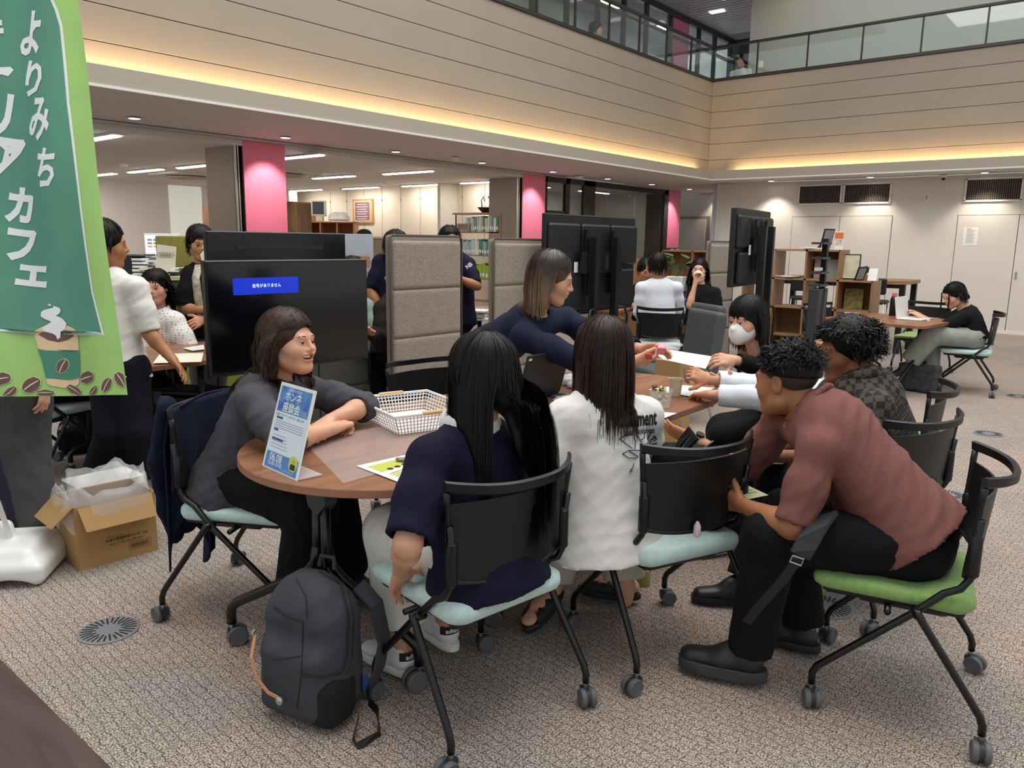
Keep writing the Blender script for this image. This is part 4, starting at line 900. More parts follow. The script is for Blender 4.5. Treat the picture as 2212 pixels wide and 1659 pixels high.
def make_chair(seat_m, label, full=True):
    t = thing('nesting_chair', label, 'chair', (0, 0, 0), 0, 'black-backed nesting chairs on casters')
    s = S(); s.rbox((0, .05, .423), (.222, .215, .024), .022); s.rbox((0, -.13, .424), (.19, .06, .022), .02, k=.05); s.ell((0, .30, .40), (.26, .08, .03), k=.03, op='s')
    soft('seat_pad', s, .012, seat_m, t)
    s = S(); s.rbox((0, .03, .396), (.205, .20, .014), .012); s.rbox((0, .0, .375), (.16, .13, .022), .02, k=.03); soft('seat_shell', s, .012, BLKP, t)
    zs = np.linspace(.525, .765, 7); nx = 17
    yb = lambda x, z: -.188-.10*(z-.50)+.95*x*x-.035*math.sin(PI*(z-.5)/.32)*0
    hw = lambda z: .205+.03*(z-.5)/.3
    b = B()
    for sgn in (0, 1):
        pass
    def sheet(b, z0, z1, nz, off, edge):
        G = [[None]*nx for _ in range(nz)]; vs = []
        for side in (0, 1):
            for i in range(nz):
                for j in range(nx):
                    u = j/(nx-1)*2-1; z = z0+(z1-z0)*i/(nz-1); 
                    if i == 0: z += .022*(1-abs(u)**2.5)*-1+.0
                    x = u*hw(z); vs.append((x, yb(x, z)-(.007 if side else 0), z))
        q = nz*nx; fs = []
        for i in range(nz-1):
            for j in range(nx-1):
                a = i*nx+j; fs.append((a, a+1, a+nx+1, a+nx)); fs.append((q+a+nx, q+a+nx+1, q+a+1, q+a))
        for j in range(nx-1): fs.append((j+1, j, q+j, q+j+1)); a = (nz-1)*nx+j; fs.append((a, a+1, q+a+1, q+a))
        for i in range(nz-1): a = i*nx; fs.append((a, a+nx, q+a+nx, q+a)); a = i*nx+nx-1; fs.append((a+nx, a, q+a, q+a+nx))
        b.add(vs, fs)
    sheet(b, .530, .760, 9, 0, 0)
    bk = b.build('backrest', BLKP, t, True, 50)
    # thick side edges and rim
    b = B()
    for sgn in (-1, 1):
        pts = [(sgn*hw(z), yb(hw(z), z)-.004, z) for z in np.linspace(.515, .795, 10)]; b.tube(pts, [.012, .0125, .012, .011, .010, .009, .009, .009, .010, .010], 8)
    b.tube([(u*hw(.52), yb(u*hw(.52), .52)-.004, .527-.022*(1-abs(u)**2.5)) for u in np.linspace(-1, 1, 13)], .0075, 8)
    b.build('back_edge', BLKP, bk, True, None)
    b = B(); vs = []; n = 21
    for j in range(n):
        u = j/(n-1)*2-1; x = u*.238; y = yb(.235, .79)-.098*(1-abs(u)**2.6); zc = .800+.012*abs(u)**2
        for dy, dz in ((.006, -.014), (.008, .012), (0, .0165), (-.010, .012), (-.008, -.012), (0, -.017)): vs.append((x, y+dy, zc+dz))
    b.add(vs, [(j*6+k, j*6+(k+1) % 6, j*6+6+(k+1) % 6, j*6+6+k) for j in range(n-1) for k in range(6)]+[tuple(range(6)), tuple((n-1)*6+k for k in range(6))[::-1]])
    b.build('handle_band', BLKP, bk, True, 40)
    for sgn in (-1, 1):
        y_up = yb(hw(.6), .6)-.008
        b = B(); b.tube([(sgn*hw(.72), yb(hw(.72), .72)-.012, .70), (sgn*.215, y_up-.004, .60), (sgn*.217, y_up, .515), (sgn*.222, y_up+.02, .483), (sgn*.226, y_up+.06, .462), (sgn*.236, -.03, .388), (sgn*.224, .195, .165), (sgn*.221, .222, .138), (sgn*.22, .235, .110), (sgn*.22, .235, .072)], .0115, 10); b.build('front_leg', CTUBE, t, True, None)
        b = B(); b.tube([(sgn*.216, y_up-.002, .655), (sgn*.216, y_up-.004, .645), (sgn*.216, y_up-.004, .53), (sgn*.217, y_up-.002, .522)], [.010, .0185, .0185, .012], 10); b.build('tube_sleeve', BLKP, t, True, 40)
        b = B(); b.tube([(sgn*.258, -.035, .405), (sgn*.258, -.05, .38), (sgn*.268, -.20, .165), (sgn*.27, -.225, .128), (sgn*.27, -.235, .10), (sgn*.27, -.235, .072)], .0115, 10); b.cyl((sgn*.215, -.035, .388), (sgn*.262, -.04, .393), .014, 10); b.build('rear_leg', CTUBE, t, True, None)
        caster(t, sgn*.22, .235, .075, 1.2*sgn+PI/2); caster(t, sgn*.27, -.235, .075, .5*sgn+.6)
    b = B(); b.cyl((-.235, .04, .372), (.235, .04, .372), .010, 8); b.build('cross_bar', CTUBE, t, True, None)
    return t
CH_MINT = make_chair(MINT, 'mint-seated black chair with the navy jacket hung on its back'); CH_GREEN = make_chair(GREEN, 'black chair with a lime green seat under the brown t-shirt man')
_first = {0: True, 1: True}
def put_chair(kind, x, y, u, label):
    src = (CH_MINT, CH_GREEN)[kind]; o = src if _first[kind] else copy_tree(src); _first[kind] = False
    o.location = (x, y, 0); o.rotation_euler = (0, 0, face(u)); o['label'] = label; return o
put_chair(0, -2.72, 1.64, (.87, .49), 'mint-seated black chair with the navy jacket hung on its back')
put_chair(0, -1.53, 1.68, (-.988, .152), 'mint-seated black chair holding the long-haired girl in navy')
put_chair(0, -1.277, 2.41, (-.923, .384), 'mint-seated black chair with a dark backpack beside the white t-shirt girl')
put_chair(1, -.52, 2.65, (-.977, -.21), 'black chair with a lime green seat under the brown t-shirt man')
put_chair(0, -.80, 3.33, (-.93, .36), 'black chair under the man in the checkered shirt')
put_chair(0, -.92, 4.02, (-.99, -.1), 'black chair just beyond the checkered shirt man')
put_chair(0, -2.86, 2.88, (.98, -.1), 'empty black chair facing the table behind the white basket')
put_chair(0, -1.41, 9.06, (-.99, -.13), 'mint-seated black chair of the woman typing on a laptop')
put_chair(1, -2.08, 10.05, (-.1, -1), 'green-seated black chair on the far side of the laptop table')
put_chair(1, -2.78, 8.9, (1, -.35), 'black chair at the shelf end of the laptop table')
put_chair(0, -5.15, 1.75, (-.3, 1), 'black chair leg and caster seen under the banner')

_p = D(1425, 720, 8.12); put_chair(0, _p[0], _p[1], (-.45, .9), 'black chair under the man in the white dress shirt')
# ------------------------------------------------------------------ tables
def d_table(label, yc, ye, feet, poles, sgn=-1):
    """table top with one half-round end at yc and a straight end at ye"""
    t = thing('meeting_table', label, 'table', (-2.1, yc, 0)); r = .52; L = ye-yc
    P = [(r*math.cos(a), sgn*r*math.sin(a)) for a in np.linspace(0, PI, 33)]; P = P+[(-r, L), (r, L)]
    if sgn > 0: P = P[::-1]
    b = B(); b.prism(P, .692, .720, bev=.003); o = b.build('tabletop', WALNUT, t)
    b = B(); n = len(P); b.add([(p[0]*1.0015, p[1]*1.0015, z) for z in (.695, .717) for p in P], [(i, (i+1) % n, n+(i+1) % n, n+i) for i in range(n)]); b.build('edge_band', WALNUT_E, o)
    for (px, py), fs in zip(poles, feet):
        lx, ly = px+2.1, py-yc
        b = B(); b.tube([(lx-.022, ly, .66), (lx-.022, ly, .45), (lx-.03, ly, .40)], .017, 10); b.tube([(lx+.022, ly, .66), (lx+.022, ly, .45), (lx+.03, ly, .40)], .017, 10); b.build('column', CTUBE, t, True, None)
        b = B(); b.prism([(-.06, .692), (.06, .692), (.055, .62), (.01, .575), (-.035, .60)], -.025, .025, lambda x, y, z: V3(lx+x, ly+z, y)); b.build('tilt_bracket', mat('bracket_grey', '#3a3d42', .45), t)
        for fx, fy in fs:
            ex, ey = fx+2.1, fy-yc; d = nrm(V3(ex-lx, ey-ly, 0)); b = B()
            b.tube([(lx+d[0]*.02, ly+d[1]*.02, .46), (lx+d[0]*.03, ly+d[1]*.03, .40), (lx+d[0]*.07, ly+d[1]*.07, .355), (ex-d[0]*.03, ey-d[1]*.03, .172), (ex-d[0]*.006, ey-d[1]*.006, .15), (ex, ey, .12), (ex, ey, .085)], .018, 10); b.build('foot', CTUBE, t, True, None); caster(t, ex, ey, .09, math.atan2(d[1], d[0])+.9, .037)
    b = B(); b.box((0, L/2-.1, .655), (.05, .75, .05)); b.build('beam', BLKP, t)
    return t
d_table('walnut meeting table with the half-round end by the acrylic sign', 1.83, 2.60, [((-2.437, 1.37), (-1.72, 1.62)), ((-1.796, 2.114), (-2.45, 2.35))], [(-2.02, 1.47), (-2.1, 2.30)])
d_table('walnut meeting table whose far rounded end carries the sweets cup', 3.38, 2.605, [((-1.80, 3.0), (-2.42, 2.9)), ((-1.8, 3.75), (-2.4, 3.75))], [(-2.1, 2.9), (-2.1, 3.62)], 1)
# laptop woman's table
def plain_table(label, c, size, rz, z=.72, legs=None, top=WALNUT, thick=.03, rad=.10):
    t = thing('side_table', label, 'table', (c[0], c[1], 0), rz); w, d = size
    b = B(); b.prism(rrect(-w/2, w/2, -d/2, d/2, rad), z-thick, z, bev=.003); b.build('tabletop', top, t)
    for x in (-w/2+.22, w/2-.22):
        b = B(); b.tube([(x, 0, z-thick), (x, 0, .36)], .022, 10); b.build('column', CTUBE, t, True, None)
        for s in (-1, 1):
            b = B(); b.tube([(x, 0, .40), (x, s*.06, .34), (x+.02, s*(d/2-.06), .16), (x+.02, s*(d/2-.03), .13), (x+.02, s*(d/2-.03), .08)], .016, 8); b.build('foot', CTUBE, t, True, None); caster(t, x+.02, s*(d/2-.03), .085, .8+s, .03)
    b = B(); b.box((0, 0, z-thick-.02), (w-.4, .06, .04)); b.build('beam', BLKP, t); return t
plain_table('walnut table where the woman types on her laptop', (-2.10, 8.72), (1.02, 1.10), -.13)
plain_table('walnut table covered in papers behind the big black screen', (-4.86, 2.50), (.85, 1.4), 0)
plain_table('walnut table with documents behind the felt panels', (-5.55, 5.9), (.9, 1.7), 0)
plain_table('pale walnut table of the man in the white dress shirt', (-5.05, 8.35), (.9, 1.9), 0)
t = thing('high_table', 'tall wooden counter table with black square legs behind the shelf', 'table', (-3.55, 11.9, 0)); B().box((0, 0, .975), (1.85, .75, .05), bev=.004).build('tabletop', OAK, t)
for x in (-.86, .86):
    for y in (-.32, .32): B().box((x, y, .475), (.07, .07, .95)).build('leg', BLKP, t)
B().box((0, -.32, .92), (1.7, .04, .05)).build('apron', BLKP, t)
def stool(x, y, label):
    t = thing('bar_chair', label, 'chair', (x, y, 0), .1, 'black chairs at the tall counter'); B().box((0, -.0, .92), (.36, .04, .22), bev=.02).build('backrest', BLKP, t); B().box((0, .17, .70), (.38, .36, .05), bev=.02).build('seat', BLKP, t)
    for sx in (-1, 1):
        for sy in (0, 1): b = B(); b.tube([(sx*.16, sy*.32, .70), (sx*.19, sy*.36-.02, .0)], .009, 6); b.build('leg', STEEL, t, True, None)
stool(-3.02, 11.35, 'black bar chair with steel legs in front of the tall counter'); stool(-3.95, 11.35, 'black bar chair seen through the shelf opening')
# ------------------------------------------------------------------ oak cube shelf
def shelf_unit():
    t = thing('cube_shelf', 'oak cube shelf stepped down towards the right with open cells', 'shelf', (-3.30, 9.5, 0)); w, h, dp, th = .385, .345, .34, .022
    cols = [3, 3, 2]; x = -.77
    tops = {0: 4, 1: 4, 2: 4, 3: 3}
    X = [-.77, -.385, .0, .385, .77]
    for i, n in enumerate((3, 4, 4, 3)):
        for z in range(n+1): B().box((X[i]+w/2, dp/2, .02+z*h), (w, dp, th)).build('shelf_board', OAK, t)
    for i, n in enumerate((3, 4, 4, 4, 3)): B().box((X[i], dp/2, .02+n*h/2), (th, dp, n*h+th)).build('upright', OAKZ, t)
    for i, z in ((2, 3), (2, 1), (3, 2), (1, 0), (2, 0), (3, 0), (1, 1)): B().box((X[i]+w/2, dp-.012, .02+z*h+h/2), (w-.01, .012, h-.02)).build('back_panel', mat('shelf_back', '#84643f', .7), t)
    return t
shelf_unit()
t = thing('low_bookcase', 'dark oak bookcase behind the felt panel at the corridor', 'shelf', (-5.35, 10.6, 0)); B().box((0, .30, .68), (1.0, .02, 1.36)).build('back_panel', OAKZ, t)
for x in (-.5, 0, .5): B().box((x, .16, .68), (.022, .32, 1.36)).build('upright', OAKZ, t)
for z in (.02, .46, .90, 1.35): B().box((0, .16, z), (1.02, .32, .022)).build('shelf_board', OAK, t)
t = thing('low_bookcase', 'brown bookcase right behind the masked woman in black', 'shelf', (-5.95, 9.3, 0)); 
for x in (-.3, .3): B().box((x, .16, .62), (.022, .32, 1.24)).build('upright', OAKZ, t)
for z in (.02, .42, .82, 1.24): B().box((0, .16, z), (.62, .32, .022)).build('shelf_board', OAK, t)
B().box((0, .31, .62), (.6, .02, 1.22)).build('back_panel', OAKZ, t)
# ------------------------------------------------------------------ felt screens
def felt(nm, c, c2):
    return mat('felt_'+nm, c, .95, var=.6, vs=55, col2=c2, bump=.5, bs=170, stretch=(1, 1, 3.2), spec=.1, sheen=.2)
FELT, FELT_E, FELT_D = felt('taupe', '#a6998c', '#83776c'), felt('edge', '#8f847a', '#766b62'), felt('dark', '#6f6c66', '#585650')
def felt_screen(x, y0, y1, h, label, rows=4, m=FELT, th=.06):
    t = thing('felt_screen', label, 'screen', (x, (y0+y1)/2, 0)); w = y1-y0; s = S(); s.rbox((0, 0, h/2+.02), (th/2, w/2, h/2-.02), .022); soft('core', s, .026, FELT_E, t)
    n = rows; hh = (h-.10)/n
    for i in range(n):
        s = S(); s.rbox((th/2-.006, 0, .06+hh*(i+.5)), (.020, w/2-.022, hh/2+.001), .016); soft('cushion', s, .017, m, t)
    b = B(); b.tube([(th/2, -w/2+.006, .05), (th/2, -w/2+.006, h-.03), (th/2-.01, -w/2+.03, h-.006), (th/2-.01, w/2-.03, h-.006), (th/2, w/2-.006, h-.03), (th/2, w/2-.006, .05)], .008, 6); b.build('piping', mat('felt_piping', '#574f48', .9), t, True, None)
    for s_ in (-1, 1): B().box((0, s_*(w/2-.08), .012), (.34, .05, .024)).build('foot', BLKP, t)
felt_screen(-4.2, 3.68, 4.42, 1.497, 'taupe quilted felt screen beside the lit black screen'); felt_screen(-4.2, 4.78, 5.50, 1.485, 'taupe quilted felt screen behind the woman in the navy jacket'); felt_screen(-4.2, 8.70, 9.42, 1.497, 'narrow-looking taupe felt screen behind the masked girl'); felt_screen(-4.75, 3.0, 3.95, .95, 'dark grey felt screen showing under the lit black screen', 3, FELT_D)
# ------------------------------------------------------------------ big displays
SCREEN = mat('screen_off', '#05060a', .12, spec=.6); BEZEL = mat('bezel_black', '#0e0f10', .35); BACKM = mat('display_back', '#151617', .5, bump=.04, bs=200)
def display(label, x, y0, y1, z0, z1, front, parts=True, yaw=0, stand=True):
    """flat display in the plane x = const; front = +1 if the picture faces +x"""
    t = thing('display_screen', label, 'display', (x, (y0+y1)/2, 0), yaw); w, h, zc = y1-y0, z1-z0, (z0+z1)/2
    B().box((0, 0, zc), (.045, w, h), bev=.006).build('casing', BEZEL, t)
    B().box((front*.0232, 0, zc+.004), (.003, w-.03, h-.036)).build('screen', SCREEN, t)
    if parts:
        f = -front
        B().box((f*.045, 0, zc-.04), (.06, w*.72, h*.62), bev=.02).build('rear_housing', BACKM, t)
    # stand
    if not stand:
        for sgn in (-1, 1): B().box((-.05, sgn*.16, z0/2+.12), (.05, .045, z0+.2)).build('post', BLKP, t); B().box((0, sgn*.3, .03), (.5, .05, .05)).build('stand_leg', BLKP, t)
        return t
    for sgn in (-1, 1):
        B().box((-front*.115, sgn*.16, (z1-.12)/2+.05), (.05, .045, z1-.22)).build('post', BLKP, t); B().box((-front*.075, sgn*.2, zc), (.03, .05, h*.86)).build('mount_arm', BLKP, t)
        b = B(); b.tube([(-front*.115-.34, sgn*.42, .07), (-front*.115, sgn*.20, .09), (-front*.115+.34, sgn*.42, .07)], .022, 8); b.build('stand_leg', BLKP, t, True, None)
        for e in (-1, 1): caster(t, -front*.115+e*.34, sgn*.42, .07, .4, .03)
    B().box((-front*.095, 0, zc), (.02, .62, .20)).build('mount_plate', BLKP, t)
    return t
t = display('black display facing the group with a blue no-signal notice', -4.02, 2.205, 3.335, .685, 1.335, 1)
fr = frame3((.0252, 0, 0), (0, 1, 0), (0, 0, 1), (1, 0, 0))
a, c_ = Xp(503, 600, -3.99), Xp(646, 630, -3.99); yc = (2.205+3.335)/2
b = B(); b.prism(rrect(a[1]-yc, c_[1]-yc, c_[2]-.004, a[2]-.004, .008), 0, .0006, fr); n_ = b.build('signal_notice', mat('notice_blue', '#0a2bb0', .3, emit=.55), t)
b = B(); lettering(b, '信号がありません', .024, fr, (a[1]+c_[1])/2-yc, (a[2]+c_[2])/2-.004, .001); b.build('lettering', mat('notice_text', '#e8ecff', .4, emit=.8), n_)
B().tube([(-.03, .20, .72), (-.02, .19, .55), (-.04, .21, .30), (-.1, .16, .05)], .006, 6).build('cable', BLKP, t, True)
t = display('dark back of a display rising behind the lit black screen', -4.62, 2.56, 3.64, .84, 1.50, -1, False, 0, False)
b = B(); b.prism(rrect(-.34, .34, 1.385, 1.415, .014), 0, .003, frame3((.0235, 0, 0), (0, 1, 0), (0, 0, 1), (1, 0, 0))); b.build('rear_slot', INK, t)
for i in range(6): b = B(); b.lathe([(.007, 0), (.007, .002), (.001, .002)], (.0235, -.46+i*.18, 1.465), 10, (1, 0, 0)); b.build('screw_hole', INK, t)
# large display seen from behind
def display_back(label, c, w, h, zc, rz, ribs=3):
    t = thing('display_screen', label, 'display', (c[0], c[1], 0), rz)             # back faces +x
    B().box((0, 0, zc), (.05, w, h), bev=.008).build('casing', BACKM, t); B().box((-.027, 0, zc), (.004, w-.03, h-.03)).build('screen', SCREEN, t)
    for i in range(ribs): B().box((.04, (i-(ribs-1)/2)*w/ribs, zc+h*.20), (.05, w/ribs-.03, h*.42), bev=.018).build('rear_bay', BACKM, t)
    B().box((.05, 0, zc-h*.26), (.05, w*.9, h*.40), bev=.015).build('rear_bay', BACKM, t)
    for s_ in (-1, 1):
        B().box((.095, s_*w*.15, zc+.02), (.03, .05, h*.66)).build('mount_arm', BLKP, t); B().box((.155, s_*w*.12, (zc+h*.28)/2+.04), (.06, .06, zc+h*.28-.08)).build('post', BLKP, t)
        b = B(); b.tube([(.19, s_*w*.22, .30), (.21, s_*w*.22, .80), (.20, s_*w*.20, .87), (.17, s_*w*.13, .88)], .012, 8); b.build('grip', BLKP, t, True, None)
        b = B(); b.tube([(.155-.40, s_*.5, .06), (.155, s_*w*.15, .09), (.155+.36, s_*.5, .06)], .025, 8); b.build('stand_leg', BLKP, t, True, None)
        for e in (-.40, .36): caster(t, .155+e, s_*.5, .07, .3, .035)
    B().box((.115, 0, zc+.02), (.02, w*.46, h*.22)).build('mount_plate', mat('plate_black', '#101011', .4), t)
    for s_ in (-.26, -.10, .10, .26): B().box((.126, s_*w*.5, zc+.02), (.006, .05, h*.15)).build('plate_slot', INK, t)
    B().box((.078, -w*.24, zc-.02), (.004, .055, .09)).build('rating_label', PAPER, t)
    return t
display_back('big display turned away, black rear with mounting posts, behind the leaning woman', (-4.0, 5.94), 1.43, .86, 1.265, 0)
display_back('tall-standing display seen from behind near the oak cube shelf', (-3.02, 7.15), 1.12, .70, 1.43, .12, 4)
t = thing('display_stand', 'tall dark display trolley column with small shelves beside the shelf', 'stand', (-2.55, 7.75, 0)); B().box((0, 0, .55), (.10, .26, 1.0), bev=.006).build('column', mat('trolley_grey', '#3c3b3d', .45), t); B().box((0, .10, 1.25), (.05, .05, .55)).build('post', BLKP, t)
for z in (1.48, 1.34, 1.20, 1.08): B().box((.0, -.02, z), (.12, .22, .02)).build('bracket_shelf', mat('trolley_grey', '#3c3b3d', .45), t)
B().box((0, 0, .03), (.6, .5, .05), bev=.01).build('base', BLKP, t); B().box((.0, -.05, 1.235), (.05, .09, .03)).build('adapter', WHITEP, t)
b = B(); b.tube([(.055, .02, 1.05), (.06, -.03, .85), (.056, -.01, .6), (.058, .0, .2)], .005, 6); b.build('cable', INK, t, True)
# grey lounge chairs
GREYF = mat('lounge_grey', '#4c5152', .7, var=.15, vs=30, bump=.2, bs=200)
def lounge(c, rz, label):
    t = thing('lounge_chair', label, 'chair', (c[0], c[1], 0), rz, 'grey upholstered lounge chairs'); s = S(); s.rbox((0, -.22, .66), (.25, .05, .26), .03, rotx(-.12)); soft('backrest', s, .018, GREYF, t); s = S(); s.rbox((0, .05, .40), (.26, .26, .055), .04); soft('seat', s, .018, GREYF, t)
    for x in (-.2, .2):
        for y in (-.2, .26): b = B(); b.tube([(x*.8, y*.8, .36), (x*1.1, y*1.1, .0)], .009, 6); b.build('leg', STEEL, t, True, None)
p = D(1465, 700, 7.0); lounge((p[0], p[1]+.1), 2.55, 'grey padded chair behind, its tall back to the room'); p = D(1468, 720, 6.4); lounge((p[0], p[1]), 2.55, 'grey padded chair with a tapered back in front of its twin')
# ------------------------------------------------------------------ the people, placed joint by joint
CR = CAM[:, 0]; CF = nrm(V3(CAM[0, 2], CAM[1, 2], 0)); UP = V3(0, 0, 1)
def J_(**k):
    o = {}
    for n, v in k.items(): o[n] = D(*v) if isinstance(v, tuple) else v
    return o
def check_lengths(n, J):
    L = lambda a, b: round(float(np.linalg.norm(J[a]-J[b])), 2) if a in J and b in J else None
    print('LEN', n, 'spine', L('pel', 'nk'), 'neck', L('nk', 'hd'), 'arm', [L('sh'+s, 'el'+s) for s in 'LR'], [L('el'+s, 'wr'+s) for s in 'LR'], 'leg', [L('pel', 'kn'+s) for s in 'LR'], [L('kn'+s, 'an'+s) for s in 'LR'], 'z', {k: round(float(v[2]), 2) for k, v in J.items() if k in ('pel', 'nk', 'hd', 'knL', 'knR')}, 'shw', L('shL', 'shR'))
BLACKC = cloth('black', '#0b0b0d', .25); BLACKT = cloth('black_trouser', '#0b0b0e', .3, .25, 60); NAVYT = cloth('navy_tee', '#10112b', .2); WHITET = cloth('white_tee', '#e9e5df', .06); BROWNT = cloth('brown_tee', '#7b4f47', .12); GREYS = cloth('grey_sweat', '#4a494f', .15, .25, 70)
NAVYJ = cloth('navy_jacket', '#131a33', .2, .15, 160); KHAKI = cloth('khaki', '#cfcabb', .1); OFFW = cloth('offwhite', '#e4e0d6', .08); GREYG = cloth('grey_green', '#9a9f95', .12); JEANS = cloth('dark_jeans', '#0d1020', .3, .3, 120); SHIRTW = cloth('shirt_white', '#e3e7ee', .06); GREYTR = cloth('grey_trousers', '#4c4b4a', .2)
def checker_cloth():
    m, N, L, b = nodemat('cloth_checker'); tc = N.new('ShaderNodeTexCoord')
    mp = N.new('ShaderNodeMapping'); mp.inputs['Rotation'].default_value = (.5, .35, .6); L.new(tc.outputs['Object'], mp.inputs[0])
    n = N.new('ShaderNodeTexNoise'); n.inputs['Scale'].default_value = 3.0; L.new(tc.outputs['Object'], n.inputs[0])
    c1 = N.new('ShaderNodeTexChecker'); c1.inputs['Scale'].default_value = 36; c2 = N.new('ShaderNodeTexChecker'); c2.inputs['Scale'].default_value = 80
    for c in (c1, c2): L.new(mp.outputs[0], c.inputs[0]); c.inputs[1].default_value = lin('#4a4038'); c.inputs[2].default_value = lin('#141315')
    r = N.new('ShaderNodeMath'); r.operation = 'GREATER_THAN'; r.inputs[1].default_value = .5; L.new(n.outputs[0], r.inputs[0])
    mx = N.new('ShaderNodeMix'); mx.data_type = 'RGBA'; L.new(r.outputs[0], mx.inputs[0]); L.new(c1.outputs[0], mx.inputs[6]); L.new(c2.outputs[0], mx.inputs[7]); L.new(mx.outputs[2], b.inputs['Base Color']); b.inputs['Roughness'].default_value = .85; return m
CHECK = checker_cloth()
def dot_cloth():
    m, N, L, b = nodemat('cloth_dotted'); tc = N.new('ShaderNodeTexCoord'); v = N.new('ShaderNodeTexVoronoi'); v.inputs['Scale'].default_value = 55; v.inputs['Randomness'].default_value = .15; L.new(tc.outputs['Object'], v.inputs[0])
    r = N.new('ShaderNodeMath'); r.operation = 'LESS_THAN'; r.inputs[1].default_value = .22; L.new(v.outputs['Distance'], r.inputs[0]); mx = N.new('ShaderNodeMix'); mx.data_type = 'RGBA'; L.new(r.outputs[0], mx.inputs[0]); mx.inputs[6].default_value = lin('#e6e3e0'); mx.inputs[7].default_value = lin('#3a3a42'); L.new(mx.outputs[2], b.inputs['Base Color']); b.inputs['Roughness'].default_value = .85; return m
DOTS = dot_cloth()
def ombre(name, ctop, cend, z0, z1):
    m, N, L, b = nodemat(name); tc = N.new('ShaderNodeTexCoord'); sx = N.new('ShaderNodeSeparateXYZ'); L.new(tc.outputs['Object'], sx.inputs[0]); mr = N.new('ShaderNodeMapRange'); mr.inputs[1].default_value = z0; mr.inputs[2].default_value = z1; L.new(sx.outputs[2], mr.inputs[0])
    n = N.new('ShaderNodeTexNoise'); n.inputs['Scale'].default_value = 40; L.new(tc.outputs['Object'], n.inputs[0]); ad = N.new('ShaderNodeMath'); ad.operation = 'MULTIPLY_ADD'; ad.inputs[1].default_value = .6; ad.inputs[2].default_value = -.3; L.new(n.outputs[0], ad.inputs[0]); a2 = N.new('ShaderNodeMath'); a2.use_clamp = True; L.new(ad.outputs[0], a2.inputs[0]); L.new(mr.outputs[0], a2.inputs[1])
    mx = N.new('ShaderNodeMix'); mx.data_type = 'RGBA'; L.new(a2.outputs[0], mx.inputs[0]); mx.inputs[6].default_value = lin(cend); mx.inputs[7].default_value = lin(ctop); L.new(mx.outputs[2], b.inputs['Base Color']); b.inputs['Roughness'].default_value = .38; return m

# --- woman in the grey sweatshirt, laughing, arms folded on the table
J = J_(pel=V3(-2.755, 1.625, .545), nk=(590, 822, 3.02), hd=(624, 740, 2.98), shR=(548, 868, 2.84), elR=Zp(600, 955, .775), wrR=Zp(722, 925, .765), shL=(660, 842, 3.16), elL=Zp(752, 893, .79), wrL=Zp(712, 908, .785), knR=(705, 1085, 2.80), anR=Zp(660, 1262, .10), knL=(745, 1065, 3.0), anL=Zp(735, 1235, .10))
0 and check_lengths('W1', J)
c = person('laughing woman in a grey sweatshirt with folded arms at the table end', J, CR*.92-CF*.38+UP*.04, (.87, .49, 0), SK_LIGHT, up=UP+CR*.10, eo=.25, mouth='smile', girth=1.06, top=dict(m=GREYS, sleeve=.62, loose=.035, hem=.10, amp=.010, sl=.022, hemw=.02, seed=3, collar=dict(w=.012, r=.078, dz=-.005, dip=.05)), bottom=dict(m=BLACKT, hem=.96, rk=.098, rh=.12, rt_=.112, amp=.008, seed=8),
           hands=dict(R=dict(d=nrm(Zp(768, 905, .77)-Zp(735, 922, .765)), n=-UP+CF*.4, curl=.95, thumb=(.5, .8)), L=dict(d=nrm(Zp(672, 938, .77)-Zp(712, 908, .785)), n=-UP, curl=.30)), feet=dict(L=dict(toe=(.87, .49, 0)), R=dict(toe=(.87, .49, 0))), brow='#3a2a22')
hair(c, HAIR_BROWN, 'split', part=(-.12, 0, 1), n=1100, L=.26, wdt=.0046, vol=.014, g=.30, wave=.22, wl=.12, lift=.010, jit=.05, seed=5, ends=.16, bangs=dict(n=150, L=.20, w=.8, part=(.0, -.3, .9), g=.14, jit=.06, keep=True), extra=lambda s, T, HR, hs: (s.cone(T((0, -.06, .0)), T((0, -.075, -.09)), .062, .040, .04), [s.cone(T((x*.066, -.02, .01)), T((x*.072, -.02, -.10)), .026, .018, .03) for x in (-1, 1)]))
# --- long haired girl in navy, back to us
J = J_(pel=V3(-1.475, 1.668, .535), nk=(1018, 925, 2.32), hd=(1036, 812, 2.29), shL=(930, 990, 2.20), elL=(893, 1130, 2.18), wrL=(866, 1232, 2.27), shR=(1118, 968, 2.42), elR=(1120, 1085, 2.52), wrR=Zp(1010, 1010, .75), knL=(848, 1150, 2.58), anL=Zp(872, 1400, .11), knR=(905, 1130, 2.66), anR=Zp(965, 1345, .11))
0 and check_lengths('G2', J)
c = person('girl with very long black hair in a navy shirt seen from behind', J, (-.99, .10, -.05), (-.99, .15, 0), SK_LIGHT, girth=.98, top=dict(m=NAVYT, sleeve=.50, loose=.032, hem=.11, amp=.006, sl=.028, hemw=.02, seed=12, collar=dict(w=.016, r=.074, dz=.006, q=2.2, m=mat('collar_white', '#eceae4', .8), dip=.02)), bottom=dict(m=OFFW, hem=.78, rk=.095, rh=.088, rt_=.108, amp=.008, seed=14),
           hands=dict(L=dict(d=nrm(D(862, 1262, 2.33)-D(866, 1232, 2.27)), n=CR*.5-UP, curl=.25)), feet=dict(L=dict(toe=nrm(Zp(806, 1425, 0)-Zp(895, 1468, 0)), up='#e9e8e4', sole='#efeeea', wd=.046), R=dict(toe=nrm(Zp(905, 1352, 0)-Zp(985, 1418, 0)), up='#e9e8e4', sole='#efeeea', wd=.046)), face=False)
G2 = c
